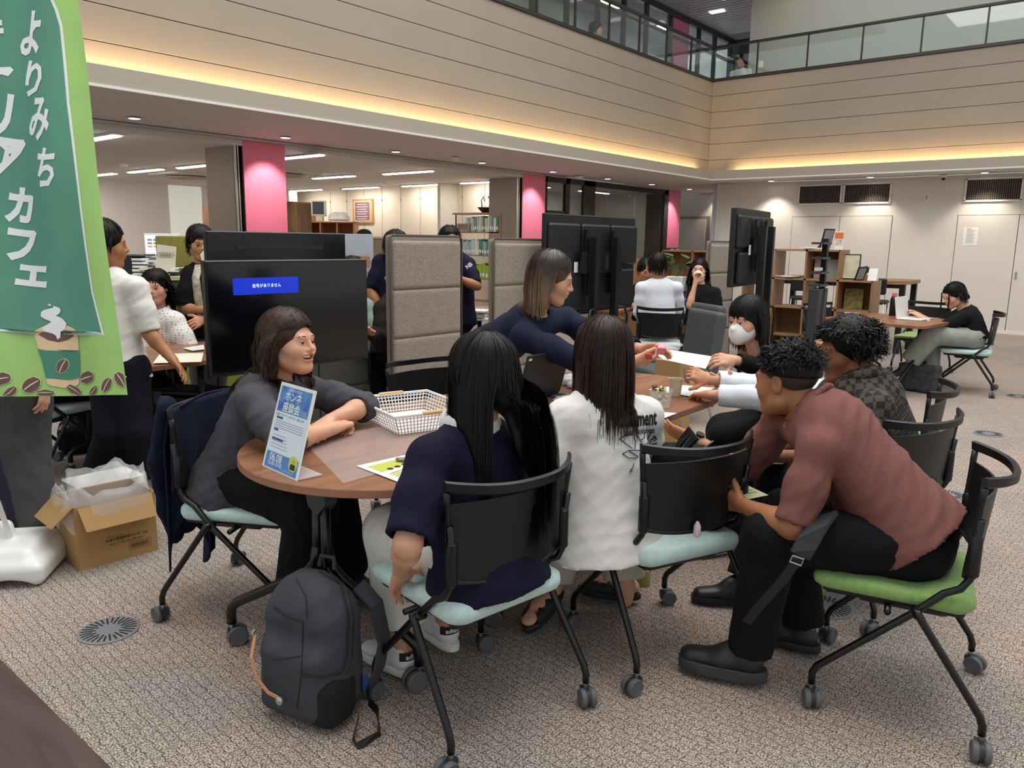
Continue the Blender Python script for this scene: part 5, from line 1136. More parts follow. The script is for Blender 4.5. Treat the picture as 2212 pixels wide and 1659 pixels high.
def g2x(s, T, HR, hs):
    s.cone(T((0, -.055, .0)), T((.02, -.070, -.055)), .066, .048, .04); s.chain([T((.07, -.04, -.03)), T((.11, -.085, -.16)), T((.15, -.11, -.30))], [.030, .040, .022], .03, flat=HR[1], q=.5); s.chain([T((.06, -.078, -.08)), T((.085, -.115, -.20)), T((.11, -.135, -.33))], [.050, .050, .028], .03, flat=HR[1], q=.40)
def g2s(l):
    x, y, z = l.T.copy(); d = np.clip((-z-.05)/.30, 0, 1.3); d2 = np.clip((-z-.035)/.07, 0, 1); lf = x < -.05; on = z < -.035
    lo = np.where(lf, -.100, -.085+.115*d2); hi = np.where(lf, -.058, .100+.10*d); x = np.where(on, np.clip(x, lo, hi), x)
    yb = -.100-.055*np.clip(d, 0, 1); y = np.where((z < -.06) & ~lf, np.minimum(y, yb-.002+.10*np.clip((x-.09), 0, 1)), y); return np.stack([x, y, z], 1)
hair(c, HAIR_BLACK, 'split', part=(.04, 0, 1), n=1500, L=.47, wdt=.0040, vol=.012, g=.34, lift=.010, jit=.03, seed=9, S_=22, ends=.2, extra=g2x, keepf=False, shape=g2s)
# --- girl in the printed white t-shirt
J = J_(pel=(1310, 1118, 2.72), nk=(1300, 852, 2.68), hd=(1300, 765, 2.67), shL=(1222, 905, 2.60), elL=(1186, 988, 2.52), wrL=Zp(1160, 938, .785), shR=(1392, 898, 2.80), elR=(1392, 990, 2.92), wrR=Zp(1335, 905, .76), knL=(1235, 1100, 3.02), anL=Zp(1188, 1268, .13), knR=(1330, 1085, 3.10), anR=Zp(1352, 1270, .11))
0 and check_lengths('G3', J)
c = person('girl in a white t-shirt with black gothic lettering on its back', J, (-.80, .58, -.08), (-.92, .38, 0), SK_LIGHT, girth=.98, top=dict(m=WHITET, sleeve=.52, loose=.038, hem=.13, amp=.006, sl=.030, hemw=.03, seed=22), bottom=dict(m=KHAKI, hem=.90, rk=.10, rh=.085, rt_=.112, amp=.009, seed=24),
           hands=dict(L=dict(d=nrm(Zp(1195, 915, .78)-Zp(1160, 938, .785)), n=CR*.6+CF*.6, curl=.5)), face=False)
G3 = c
def g3x(s, T, HR, hs):
    s.cone(T((0, -.055, .0)), T((0, -.07, -.10)), .066, .058, .04); s.chain([T((.0, -.07, -.09)), T((.02, -.10, -.19))], [.062, .030], .03, flat=HR[1], q=.5); s.chain([T((.058, -.02, -.02)), T((.080, -.02, -.13))], [.030, .016], .03); s.chain([T((-.058, -.02, -.02)), T((-.07, -.03, -.12))], [.028, .014], .03)
def g3s(l):
    x, y, z = l.T.copy(); on = z < -.05; x = np.where(on, np.clip(x, -.098, .112), x); return np.stack([x, y, z], 1)
hair(c, HAIR_DARK, 'split', part=(.06, -.1, 1), n=1250, L=.255, wdt=.0040, vol=.013, g=.32, lift=.010, jit=.05, seed=19, S_=18, ends=.30, extra=g3x, keepf=False, shape=g3s)
SANDAL = mat('sandal_black', '#1e1f21', .6)
def sandal(c, an, heel, toe, L=.25, thick=.028):
    t = nrm(V3(*toe)-V3(*heel)); lat = nrm(np.cross(t, UP)); up_ = np.cross(lat, t); h0 = V3(*heel); P = lambda x, y, z: h0+t*x+lat*y+up_*z
    s = S(); s.cone(P(.03, 0, thick+.025), P(.15, 0, thick+.022), .028, .034, .02, flat=up_, q=.8); s.cone(P(.15, 0, thick+.02), P(L-.03, 0, thick+.012), .034, .030, .02, flat=up_, q=.5); s.cone(P(.045, 0, thick+.03), an, .030, .034, .03)
    soft('foot', s, .006, SK_LIGHT, c['t'], c['root'])
    pr = [(L*.5+math.cos(a)*(L*.5+.008), math.sin(a)*(.045+.006*math.cos(a))) for a in np.linspace(0, 2*PI, 24, endpoint=False)]
    b = B(); b.prism(pr, 0, thick, lambda x, y, z: P(x, y, z)-c['root'], .006); o = b.build('sandal', SANDAL, c['t'], True, 35)
    s = S(); s.cone(P(.12, 0, thick+.012), P(.19, 0, thick+.008), .050, .046, .01, flat=up_, q=.72); s.cone(P(.10, 0, thick+.02), P(.25, 0, thick+.01), .037, .032, .005, 's', flat=up_, q=.75); soft('strap', s, .006, SANDAL, o, c['root'])
sandal(c, J['anL'], Zp(1213, 1278, .09), Zp(1145, 1358, .02)); sandal(c, J['anR'], Zp(1380, 1295, .02), Zp(1310, 1285, .02))
# --- man in the brown t-shirt leaning forward
J = J_(pel=V3(-.505, 2.66, .545), nk=(1768, 882, 2.58), hd=(1699, 822, 2.66), shL=(1768, 972, 2.44), elL=(1716, 1120, 2.42), wrL=(1606, 1092, 2.62), shR=(1690, 905, 2.78), elR=(1612, 985, 2.86), wrR=(1500, 948, 3.0), knL=(1650, 1148, 2.52), anL=Zp(1618, 1412, .11), knR=(1625, 1120, 2.86), anR=Zp(1738, 1352, .10))
0 and check_lengths('M4', J)
c = person('man in a dusty brown t-shirt and black trousers leaning forward on a green seat', J, -CR*.66+CF*.75-UP*.12, (-.98, -.12, 0), SK_TAN, male=True, girth=1.10, armr=1.05, hs=1.03, top=dict(m=BROWNT, sleeve=.52, loose=.024, hem=.01, amp=.008, sl=.020, belly=.03, seed=32, f=18, hemw=.012, collar=dict(w=.010, r=.075, dz=-.002, dip=.015)), bottom=dict(m=BLACKT, hem=.98, rk=.088, rh=.074, rt_=.115, amp=.007, seed=34),
           hands=dict(L=dict(d=nrm(D(1572, 1080, 2.70)-D(1606, 1092, 2.62)), n=CF, curl=.8), R=dict(d=nrm(D(1450, 930, 3.06)-D(1500, 948, 3.0)), n=UP*.5+CF*.8-CR*.2, curl=.18, spread=.2, thumb=(.9, .5), side=1)), feet=dict(L=dict(toe=nrm(Zp(1505, 1440, 0)-Zp(1680, 1478, 0)), L=.285, wd=.05, up='#232325', sole='#3b3b3d', thick=.034, solew=.006), R=dict(toe=nrm(V3(-.98, -.1, 0)), L=.28, wd=.05, up='#1c1c1e', sole='#232325')), brow='#1a1412')
M4 = c
hair(c, HAIR_BLACK, 'short', part=(0, -.75, .5), n=900, L=.032, wdt=.0040, vol=.009, g=.04, jit=.30, seed=31, rootz=.20, stick=9, cap_low=.022, keepf=False, open_=.060, lift=.008, wave=.9, wl=.04)
s = S(); s.ell(c['T'](CEN), (RAD+.0012)*c['hs'], c['HR'], .004)
s.p = [((lambda X, Y, Z, f=f, p=c['T']((0, .0, -.052)), q2=c['T']((0, .034, 0)), h=c['HR']: np.maximum.reduce([f(X, Y, Z), -((X-p[0])*h[2, 0]+(Y-p[1])*h[2, 1]+(Z-p[2])*h[2, 2]), (X-q2[0])*h[1, 0]+(Y-q2[1])*h[1, 1]+(Z-q2[2])*h[1, 2]])), a, b, k, op) for f, a, b, k, op in s.p]
soft('faded_sides', s, .006, mat('hair_fade', '#4a372c', .7, var=.5, vs=160, col2='#2a201b'), c['t'], c['root'])
# --- man in the checkered shirt
J = J_(pel=V3(-.765, 3.315, .545), nk=(1860, 826, 3.10), hd=(1828, 758, 3.14), shL=(1892, 880, 2.95), elL=(1800, 965, 2.95), wrL=(1690, 985, 3.05), shR=(1800, 850, 3.30), elR=(1722, 935, 3.32), wrR=(1650, 985, 3.20), knL=(1715, 1020, 3.20), anL=Zp(1612, 1258, .10), knR=(1680, 1000, 3.45), anR=Zp(1575, 1150, .10))
0 and check_lengths('M5', J)
c = person('man with tousled black hair in a black and brown checkered shirt', J, -CR*.98-CF*.05-UP*.16, (-.93, .36, 0), SK_DEEP, male=True, girth=1.08, eo=.35, hs=1.02, top=dict(m=CHECK, sleeve=.55, loose=.035, hem=.08, amp=.007, sl=.028, seed=42, hemw=.02, collar=dict(w=.012, r=.078, q=1.8, dip=.02)), bottom=dict(m=BLACKT, hem=.96, rk=.085, rh=.085, rt_=.11, seed=44),
           hands=dict(L=dict(n=UP, curl=.6), R=dict(n=UP, curl=.5)), feet=dict(L=dict(toe=-CR+CF*.1, L=.275, up='#17171a', sole='#17171a'), R=dict(toe=-CR*.9-CF*.35, L=.28, up='#1b1c1f', sole='#dcdcd8', thick=.03)), brow='#120e0c')
M5 = c
hair(c, HAIR_BLACK, 'short', part=(0, -.45, .9), n=800, L=.062, wdt=.0058, vol=.015, g=.22, jit=.16, seed=41, cap_low=-.035, wave=.9, wl=.07, lift=.016, stick=.075, keepf=True, bangs=dict(n=130, L=.050, part=(0, -.5, .8), g=.25, jit=.25, w=.9, wave=.6, ends=.3), S_=9)
b = B(); b.lathe([(.0028*math.sin(PI*i/8)+1e-5, -.0028*math.cos(PI*i/8)) for i in range(9)], c['T']((-.083, .004, -.036))-c['root'], 10); b.build('earring', STEEL, c['t'], True, None)
# --- person in a white blouse and black vest mostly hidden behind him
J = J_(pel=(1880, 960, 3.78), nk=(1832, 805, 3.62), hd=(1806, 748, 3.66), shL=(1800, 850, 3.50), elL=(1668, 880, 3.42), wrL=Zp(1532, 853, .765), shR=(1765, 835, 3.75), elR=(1640, 850, 3.78), wrR=(1505, 818, 3.75), knL=(1650, 955, 3.7), anL=Zp(1600, 1080, .1), knR=(1630, 945, 3.9), anR=Zp(1590, 1065, .1))
0 and check_lengths('P6', J)
c = person('person with white sleeves and a black vest writing at the far table end', J, -CR*.99-UP*.12, (-1, .0, 0), SK_MID, q=1, girth=1.0, top=dict(m=SHIRTW, sleeve=.92, loose=.022, hem=.05, amp=.006, sl=.026, seed=52), bottom=dict(m=BLACKT, hem=.96, rk=.10, rh=.10, seed=54),
           hands=dict(L=dict(d=nrm(Zp(1495, 850, .745)-Zp(1532, 853, .765)), n=-UP, curl=.28), R=dict(d=nrm(D(1475, 805, 3.74)-D(1505, 818, 3.75)), n=CF*.6-UP*.5, curl=.85)), brow='#1c1512')
s = S(); Jv = c['J']; ck = Jv['nk']-c['sp']*.11; s.cone(Jv['pel'], ck-c['sp']*.02, .150, .152, .05, flat=c['fw'], q=.8); s.cone(ck, ck+c['rt']*.10, .10, .07, .05); s.cone(ck, ck-c['rt']*.10, .10, .07, .05); soft('vest', s, .012, BLACKC, c['t'], c['root'], .004)
hair(c, HAIR_BLACK, 'split', part=(.1, 0, 1), n=420, L=.20, wdt=.005, vol=.014, seed=51, g=.24, lift=.014)
# --- masked girl in the black cardigan
J = J_(pel=(1700, 905, 4.35), nk=(1645, 772, 4.22), hd=(1613, 692, 4.16), shL=(1682, 818, 4.08), elL=(1672, 842, 3.86), wrL=(1586, 826, 3.80), shR=(1618, 798, 4.36), elR=(1655, 800, 4.14), wrR=(1588, 778, 4.02), knL=(1600, 900, 4.2), anL=Zp(1580, 1010, .1), knR=(1580, 895, 4.4), anR=Zp(1560, 1000, .1))
0 and check_lengths('G7', J)
c = person('girl with a black bob and white face mask receiving the paper', J, -CR*.80-CF*.55-UP*.12, (-.85, -.45, 0), SK_LIGHT, eo=.75, q=1, girth=.92, top=dict(m=WHITET, sleeve=.30, loose=.012, hem=.0, amp=.003, seed=62, name='undershirt'), bottom=dict(m=BLACKT, hem=.96, rk=.10, rh=.11, seed=64),
           hands=dict(R=dict(d=nrm(D(1545, 775, 4.0)-D(1588, 778, 4.02)), n=CF*.7-UP*.6, curl=.42, side=1), L=dict(d=nrm(D(1512, 812, 3.76)-D(1586, 826, 3.80)), n=UP*.8+CF*.3, curl=.12, side=-1)), brow='#141010')
wear_top(dict(c), m=BLACKC, sleeve=.97, loose=.026, hem=.06, amp=.004, sl=.016, seed=66, neck=.088, name='cardigan')
MASKW = mat('mask_white', '#eef0ef', .7, var=.05, vs=60, bump=.15, bs=60, stretch=(1, 1, 6)); mask_on(c, MASKW)
hair(c, HAIR_BLACK, 'split', part=(0, 0, 1), n=760, L=.195, wdt=.0046, vol=.015, g=.30, jit=.035, lift=.009, seed=61, ends=.06, bangs=dict(n=170, L=.088, w=.6, part=(0, -.5, .85), g=.22, jit=.04, ends=.08), extra=lambda s, T, HR, hs: (s.cone(T((0, -.055, .0)), T((0, -.06, -.085)), .066, .055, .04), [s.cone(T((x*.062, -.012, .01)), T((x*.066, -.005, -.085)), .028, .020, .03) for x in (-1, 1)]))
b = B(); w0 = c['J']['wrL']; dr = nrm(w0-c['J']['elL']); e1 = nrm(np.cross(dr, UP)); e2 = np.cross(dr, e1)
b.tube([w0-dr*.012+e1*.032*math.cos(a)+e2*.030*math.sin(a)-c['root'] for a in np.linspace(0, 2*PI, 20, endpoint=False)], .0035, 6, closed=True); b.build('bracelet', STEEL, c['t'], True, None)
# --- woman in the navy jacket leaning over the table
J = J_(pel=(1062, 758, 4.3), nk=(1156, 684, 3.86), hd=(1192, 602, 3.76), shR=(1130, 728, 3.70), elR=(1235, 810, 3.55), wrR=(1368, 778, 3.56), shL=(1222, 690, 3.98), elL=(1300, 740, 3.85), wrL=(1390, 754, 3.66))
J['knL'] = J['pel']+V3(.03, .14, -.42); J['anL'] = J['knL']+V3(-.05, .0, -.38); J['knR'] = J['pel']+V3(.02, -.08, -.42); J['anR'] = J['knR']+V3(-.05, 0, -.38)
for k in 'LR': J['an'+k][2] = .09
0 and check_lengths('W8', J)
c = person('woman with a brown bob in a navy jacket bending over to hand out a paper', J, CR*.95-CF*.10-UP*.30, (.92, .10, -.2), SK_LIGHT, up=UP+CR*.12, eo=.2, mouth='open', girth=.98, top=dict(m=NAVYJ, sleeve=.92, loose=.024, hem=.10, amp=.005, sl=.020, hemw=.02, seed=72, f=16, collar=dict(w=.014, r=.074, q=1.6, dip=.05)), bottom=dict(m=BLACKT, hem=.96, rk=.08, rh=.09, seed=74),
           hands=dict(R=dict(d=nrm(D(1425, 782, 3.60)-D(1372, 778, 3.56)), n=UP*.7+CF*.5, curl=.55, side=1), L=dict(d=nrm(D(1432, 752, 3.62)-D(1390, 752, 3.66)), n=-UP*.6-CF*.6, curl=.35, side=-1)), feet=dict(L=dict(toe=(.98, .1, 0)), R=dict(toe=(.98, .1, 0))), brow='#3a2a22')
W8 = c
OM = ombre('hair_ombre', '#2a1b15', '#7d6349', float(c['T']((0, -.03, -.10))[2]), float(c['T']((0, 0, .06))[2]))
hair(c, OM, 'split', part=(-.15, 0, 1), n=850, L=.215, wdt=.0048, vol=.016, g=.32, jit=.035, lift=.009, seed=71, ends=.07, extra=lambda s, T, HR, hs: (s.cone(T((0, -.06, .0)), T((0, -.065, -.075)), .066, .056, .04), [s.cone(T((x*.062, -.02, .01)), T((x*.064, -.018, -.085)), .030, .022, .03) for x in (-1, 1)]))
# --- woman typing on the laptop
J = J_(pel=V3(-1.385, 9.065, .55), nk=(2090, 668, 7.92), hd=(2060, 638, 7.92), shL=(2080, 685, 7.80), elL=(2032, 704, 7.86), wrL=(1990, 686, 8.0), shR=(2075, 678, 8.10), elR=(2030, 695, 8.2), wrR=(1985, 680, 8.2), knL=(2000, 722, 7.86), anL=(1962, 785, 7.95), knR=(1995, 718, 8.1), anR=Zp(2008, 815, .11))
0 and check_lengths('G9', J)
c = person('woman in a black t-shirt and grey trousers typing with her hair tied low', J, -CR*.95-CF*.1-UP*.42, (-.99, -.13, 0), SK_LIGHT, q=2, eo=.3, girth=.98, top=dict(m=BLACKC, sleeve=.40, loose=.028, hem=.03, amp=.005, sl=.022, seed=82), bottom=dict(m=GREYG, hem=.95, rk=.11, rh=.10, rt_=.118, amp=.008, seed=84, waist=.13),
           hands=dict(L=dict(n=-UP, curl=.3), R=dict(n=-UP, curl=.3)), feet=dict(L=dict(toe=nrm(-CR-UP*.35), up='#1a1a1a'), R=dict(toe=-CR, up='#1a1a1a')))
G9 = c
hair(c, HAIR_BLACK, 'short', part=(0, .6, .8), n=520, L=.15, wdt=.005, vol=.012, g=.18, jit=.05, seed=81, cap_low=-.05, S_=9, lift=.010, extra=lambda s, T, HR, hs: s.chain([T((0, -.10, -.02)), T((-.02, -.12, -.07))], [.035, .025], .02))
b = B()
for x in (-1, 1): b.strap([c['T']((x*.055, .075, .06))-c['root'], c['T']((x*.058, .095, .0))-c['root'], c['T']((x*.058, .095, 0))-c['root']+V3(0, 0, -.12)], .016, .006, c['HR'][0])
b.build('side_locks', HAIR_BLACK, c['t'], True, None)
s = S(); pc = c['T']((-.005, -.118, -.045)); [s.ell(pc+V3(*(rng.normal(size=3)*.016)), (.022, .022, .022), None, .01) for _ in range(8)]; soft('scrunchie', s, .007, mat('scrunchie_plaid', '#5d2f33', .9, var=.8, vs=90, col2='#b8a59a'), c['t'], c['root'], .004, 90)
# --- person in the white t-shirt standing beside the banner
J = J_(pel=(255, 800, 4.38), nk=(228, 592, 4.34), hd=(226, 528, 4.30), shR=(296, 622, 4.28), elR=(325, 716, 4.30), wrR=(374, 778, 4.25), shL=(160, 622, 4.42), elL=(140, 720, 4.40), wrL=(130, 800, 4.40), knR=(292, 905, 4.36), anR=Zp(285, 1012, .10), knL=(225, 915, 4.42), anL=Zp(205, 1022, .10))
0 and check_lengths('M10', J)
c = person('standing person in a white t-shirt and dark jeans beside the banner', J, CR*.80+CF*.55-UP*.10, CR*.35+CF*.94, SK_TAN, q=2, girth=1.05, armr=1.08, hs=1.08, top=dict(m=WHITET, sleeve=.52, loose=.022, hem=.06, amp=.007, sl=.020, seed=92), bottom=dict(m=JEANS, hem=1.0, rk=.082, rh=.075, rt_=.12, seed=94), hands=dict(R=dict(n=-CR, curl=.25)), feet=dict(L=dict(toe=-CR*.2+CF), R=dict(toe=CR*.2+CF)), brow='#1f1815')
hair(c, HAIR_BLACK, 'short', part=(0, -.2, 1), n=480, L=.10, wdt=.0055, vol=.014, g=.2, jit=.12, seed=91, cap_low=-.05, S_=8, lift=.008, open_=.055)
# --- seated girl in the dotted blouse
J = J_(pel=(350, 788, 5.6), nk=(343, 668, 5.52), hd=(336, 620, 5.46), shL=(378, 694, 5.5), elL=(398, 750, 5.46), wrL=(375, 768, 5.28), shR=(308, 694, 5.55), elR=(300, 750, 5.46), wrR=(330, 770, 5.3), knL=(365, 800, 5.2), anL=Zp(372, 925, .1), knR=(335, 800, 5.2), anR=Zp(348, 930, .1))
0 and check_lengths('G11', J)
c = person('seated girl with long black hair and a dotted white blouse', J, -CF*.97+CR*.12-UP*.08, -CF, SK_LIGHT, q=2, eo=.55, girth=.92, hs=.96, top=dict(m=DOTS, sleeve=.48, loose=.02, hem=.05, amp=.004, sl=.034, seed=102, collar=dict(w=.010, r=.072, q=1.6, dip=.03)), bottom=dict(m=BLACKT, hem=.5, rk=.09, rh=.09, seed=104, name='skirt'), hands=dict(L=dict(n=-UP, curl=.3)), feet=dict(L=dict(toe=-CF, up='#d9d7d2'), R=dict(toe=-CF, up='#d9d7d2')))
hair(c, HAIR_BLACK, 'split', part=(0, 0, 1), n=700, L=.40, wdt=.0055, vol=.014, g=.27, jit=.04, lift=.012, seed=101, ends=.1, S_=16, bangs=dict(n=90, L=.072, w=.45, part=(0, -.5, .85), g=.22, jit=.05))
# --- standing boy in the black t-shirt with a floral strap
J = J_(pel=(450, 712, 5.86), nk=(443, 574, 5.8), hd=(433, 524, 5.74), shR=(412, 594, 5.74), elR=(397, 668, 5.68), wrR=(448, 668, 5.58), shL=(480, 594, 5.86), elL=(488, 668, 5.8), wrL=(440, 690, 5.6), knR=(440, 800, 5.86), anR=Zp(436, 880, .1), knL=(466, 800, 5.88), anL=Zp(466, 878, .1))
0 and check_lengths('B12', J)
c = person('standing boy in a black t-shirt with a floral bag strap', J, -CF*.85+CR*.50-UP*.25, -CF*.95+CR*.2, SK_MID, q=2, eo=.5, mouth='open', male=True, top=dict(m=BLACKC, sleeve=.5, loose=.022, hem=.06, amp=.005, sl=.028, seed=112), bottom=dict(m=cloth('grey_jeans', '#6b7074', .2), hem=.95, rk=.08, rh=.075, seed=114), hands=dict(R=dict(n=-CF*-1, curl=.35), L=dict(n=CF, curl=.35)), brow='#17110f')
hair(c, HAIR_BLACK, 'short', part=(0, -.25, 1), n=460, L=.125, wdt=.006, vol=.014, g=.2, jit=.06, seed=111, cap_low=-.04, S_=9, lift=.008, open_=.058, bangs=dict(n=90, L=.062, w=.6, part=(.1, -.5, .8), g=.2, jit=.06))
b = B(); P0 = [D(430, 572, 5.66), D(423, 600, 5.60), D(428, 645, 5.58), D(436, 690, 5.64)]; b.strap([p-c['root'] for p in P0], .055, .008, CR); b.build('floral_strap', mat('strap_floral', '#cfc7b4', .8, var=.9, vs=40, col2='#8d7a62'), c['t'], True, None)
b = B(); b.box(D(446, 570, 5.5)-c['root'], (.002, .14, .20), rotz(.7)@rotx(.4)); b.build('held_paper', PAPER, c['t'])
# --- grey trousers standing behind the banner
J = J_(pel=(40, 800, 3.72), nk=(30, 560, 3.66), hd=(35, 480, 3.62), shR=(92, 590, 3.66), elR=(105, 720, 3.68), wrR=(98, 832, 3.66), shL=(-30, 590, 3.7), elL=(-40, 720, 3.7), wrL=(-30, 830, 3.7), knR=(62, 960, 3.70), anR=Zp(86, 1145, .09), knL=(10, 965, 3.8), anL=Zp(20, 1120, .09))
0 and check_lengths('P13', J)
c = person('standing person in loose grey trousers and black flats behind the banner', J, CF, CF*.9+CR*.4, SK_LIGHT, q=2, girth=1.0, face=False, top=dict(m=WHITET, sleeve=.5, hem=.05), bottom=dict(m=GREYTR, hem=.99, rk=.105, rh=.085, rt_=.125, amp=.012, seed=124), hands=dict(R=dict(n=-CR, curl=.3)), feet=dict(R=dict(toe=CR*.95+CF*.05, up='#151517', sole='#151517', thick=.008, high=.05), L=dict(toe=CR, up='#151517', sole='#151517', thick=.008, high=.05)))
hair(c, HAIR_BLACK, 'short', n=120, L=.08, wdt=.008)
# --- background people
def bg_person(label, J, look, fwd, skin, top, bottom=None, hairk=None, hm=HAIR_BLACK, hands=None, **kw):
    c = person(label, J, look, fwd, skin, q=3, top=top, bottom=bottom, hands=hands, **kw)
    hair(c, hm, **(hairk or dict(style='short', part=(0, -.3, 1), n=420, L=.10, wdt=.005, vol=.016, g=.2, S_=7, cap_low=-.05))); return c
J = J_(pel=V3(-5.2, 1.72, .54), nk=V3(-5.25, 1.75, 1.02), hd=V3(-5.22, 1.78, 1.16), shL=V3(-5.4, 1.85, .97), shR=V3(-5.06, 1.65, .97), elR=V3(-4.98, 1.75, .72), wrR=V3(-5.05, 1.98, .66), elL=V3(-5.4, 1.98, .72), wrL=V3(-5.2, 2.1, .66), knR=V3(-5.02, 2.12, .52), anR=V3(-5.02, 2.05, .10), knL=V3(-5.3, 2.15, .52), anL=V3(-5.3, 2.1, .10))
bg_person('seated person in black trousers glimpsed under the banner', J, (.2, 1, 0), (.2, 1, 0), SK_LIGHT, dict(m=BLACKC, sleeve=.5), dict(m=BLACKT, hem=.98), face=False, feet=dict(R=dict(toe=(.3, 1, 0)), L=dict(toe=(.1, 1, 0))))
J = J_(pel=(1425, 700, 8.1), nk=(1422, 606, 8.05), hd=(1416, 574, 8.05), shL=(1385, 622, 8.05), elL=(1380, 665, 8.1), wrL=(1385, 690, 8.3), shR=(1462, 622, 8.1), elR=(1468, 668, 8.2), wrR=(1440, 690, 8.4), knL=(1390, 712, 8.5), anL=(1385, 770, 8.5), knR=(1420, 712, 8.6), anR=(1420, 770, 8.6))
bg_person('man in a white dress shirt with a lanyard seated with his back turned', J, -CR*.55+CF*.8, CF*.95-CR*.25, SK_MID, dict(m=SHIRTW, sleeve=.9, loose=.03, hem=.0, amp=.003), dict(m=BLACKT, hem=.98), male=True, hs=1.04)
J = J_(pel=(1398, 680, 9.0), nk=(1400, 612, 8.9), hd=(1396, 583, 8.85), shL=(1420, 625, 8.9), elL=(1420, 660, 8.8), wrL=(1400, 670, 8.6), shR=(1375, 625, 8.95), elR=(1372, 660, 8.8), wrR=(1385, 672, 8.6))
bg_person('dark-haired person facing the man in the white dress shirt', J, -CF*.9+CR*.1-UP*.4, -CF, SK_MID, dict(m=BLACKC, sleeve=.5))
J = J_(pel=(1512, 690, 8.75), nk=(1514, 618, 8.75), hd=(1510, 583, 8.7), shR=(1500, 632, 8.7), elR=(1488, 668, 8.55), wrR=(1502, 612, 8.50), shL=(1545, 632, 8.8), elL=(1550, 670, 8.75), wrL=(1525, 690, 8.6), knR=(1500, 780, 8.75), anR=(1500, 800, 8.75), knL=(1515, 780, 8.75), anL=(1515, 800, 8.75))
c = bg_person('standing woman in black with a pale mask and her hand at her chin', J, -CF*.9-CR*.3, -CF, SK_LIGHT, dict(m=BLACKC, sleeve=.35, loose=.02), dict(m=BLACKT, hem=.98, rh=.10), dict(style='split', part=(0, 0, 1), n=260, L=.35, wdt=.006, vol=.012, g=.26, S_=10), hands=dict(R=dict(n=-CF, curl=.6)), eo=.9)
mask_on(c, mat('mask_ivory', '#e6e0d4', .8))
J = J_(pel=(985, 690, 6.9), nk=(980, 552, 6.8), hd=(972, 520, 6.75), shR=(948, 570, 6.85), elR=(950, 615, 6.7), wrR=(985, 600, 6.6), shL=(1012, 572, 6.8), elL=(1018, 615, 6.65), wrL=(980, 595, 6.6), knL=(1000, 790, 6.9), anL=(1000, 850, 6.9), knR=(970, 790, 6.9), anR=(970, 850, 6.9))
c = bg_person('man in a navy sports t-shirt with crossed arms between the felt screens', J, -CF*.9+CR*.3, -CF*.9+CR*.2, SK_TAN, dict(m=NAVYT, sleeve=.48, loose=.03), dict(m=BLACKT, hem=.98), hands=dict(L=dict(n=CF, curl=.4)), male=True)
b = B(); lettering(b, 'NB', .045, frame3(D(1013, 574, 6.62)-c['root'], CR, nrm(np.cross(CR, CF)), -CF), rot=.6, bold=.002); b.build('sleeve_logo', INKW, c['t'])
J = J_(pel=(845, 690, 6.2), nk=(850, 545, 6.1), hd=(855, 505, 6.05), shR=(822, 566, 6.1), elR=(814, 630, 6.05), wrR=(830, 680, 6.0), shL=(880, 566, 6.2), elL=(890, 630, 6.2), wrL=(870, 680, 6.1), knL=(850, 790, 6.2), anL=(850, 860, 6.2), knR=(830, 790, 6.2), anR=(828, 860, 6.2))
for k in J: J[k] = J[k]-V3(0, 0, .10) if k in ('hd', 'nk') else J[k]
bg_person('person in a navy t-shirt half hidden behind the nearest felt screen', J, CF, CF, SK_TAN, dict(m=NAVYT, sleeve=.5, loose=.03), dict(m=BLACKT, hem=.98), face=False)
J = J_(pel=(842, 745, 6.0), nk=(852, 640, 5.95), hd=(862, 595, 5.95), shR=(826, 668, 5.85), elR=(820, 730, 5.7), wrR=(800, 716, 5.55), shL=(878, 668, 6.0), elL=(878, 730, 5.95), wrL=(845, 725, 5.7), knR=(815, 770, 5.7), anR=Zp(812, 850, .1), knL=(830, 770, 5.8), anL=Zp(830, 845, .1))
bg_person('person in a dark brown jacket seated behind the nearest felt screen', J, -CR, -CR, SK_MID, dict(m=cloth('brown_jacket', '#2c2220', .3), sleeve=.95, loose=.03, sl=.03), dict(m=BLACKT, hem=.98), face=False, hands=dict(R=dict(n=-UP, curl=.4)))
J = J_(pel=(770, 745, 6.1), nk=(768, 640, 6.1), hd=(765, 590, 6.1), shL=(800, 662, 6.05), elL=(812, 700, 5.95), wrL=(822, 690, 5.8), shR=(735, 662, 6.1), elR=(730, 700, 6.0), wrR=(750, 710, 5.8))
bg_person('person in a pale grey-green shirt beside the screen edge', J, CR*.5-CF*.5, CR*.6-CF*.5, SK_LIGHT, dict(m=cloth('pale_green', '#9fb0a8', .1), sleeve=.85, loose=.02), face=False)
p = Xp(1288, 64, -7.95); J = dict(hd=p, nk=p+V3(-.02, -.01, -.15), pel=p+V3(-.06, .0, -.62), floor=V3(0, 0, 4.16))
for s_, k in ((-1, 'R'), (1, 'L')): J['sh'+k] = p+V3(.0, s_*.17, -.21); J['el'+k] = p+V3(.02, s_*.2, -.48); J['wr'+k] = p+V3(.12, s_*.16, -.62); J['kn'+k] = J['pel']+V3(0, s_*.08, -.2); J['an'+k] = J['pel']+V3(0, s_*.08, -.25)
bg_person('person on the gallery whose head shows over the long panelled wall', J, CR*.95-CF*.2, (.3, .95, 0), SK_MID, dict(m=BLACKC, sleeve=.5), dict(m=BLACKT, hem=.9), dict(style='short', part=(0, -.3, 1), n=420, L=.11, wdt=.005, vol=.016, g=.2, S_=7, cap_low=-.05, bangs=dict(n=80, L=.08, w=.6)))
p = Yp(1601, 133, 15.45); J = dict(hd=p, nk=p+V3(-.0, .02, -.15), pel=p+V3(0, .06, -.60), floor=V3(0, 0, 4.16))
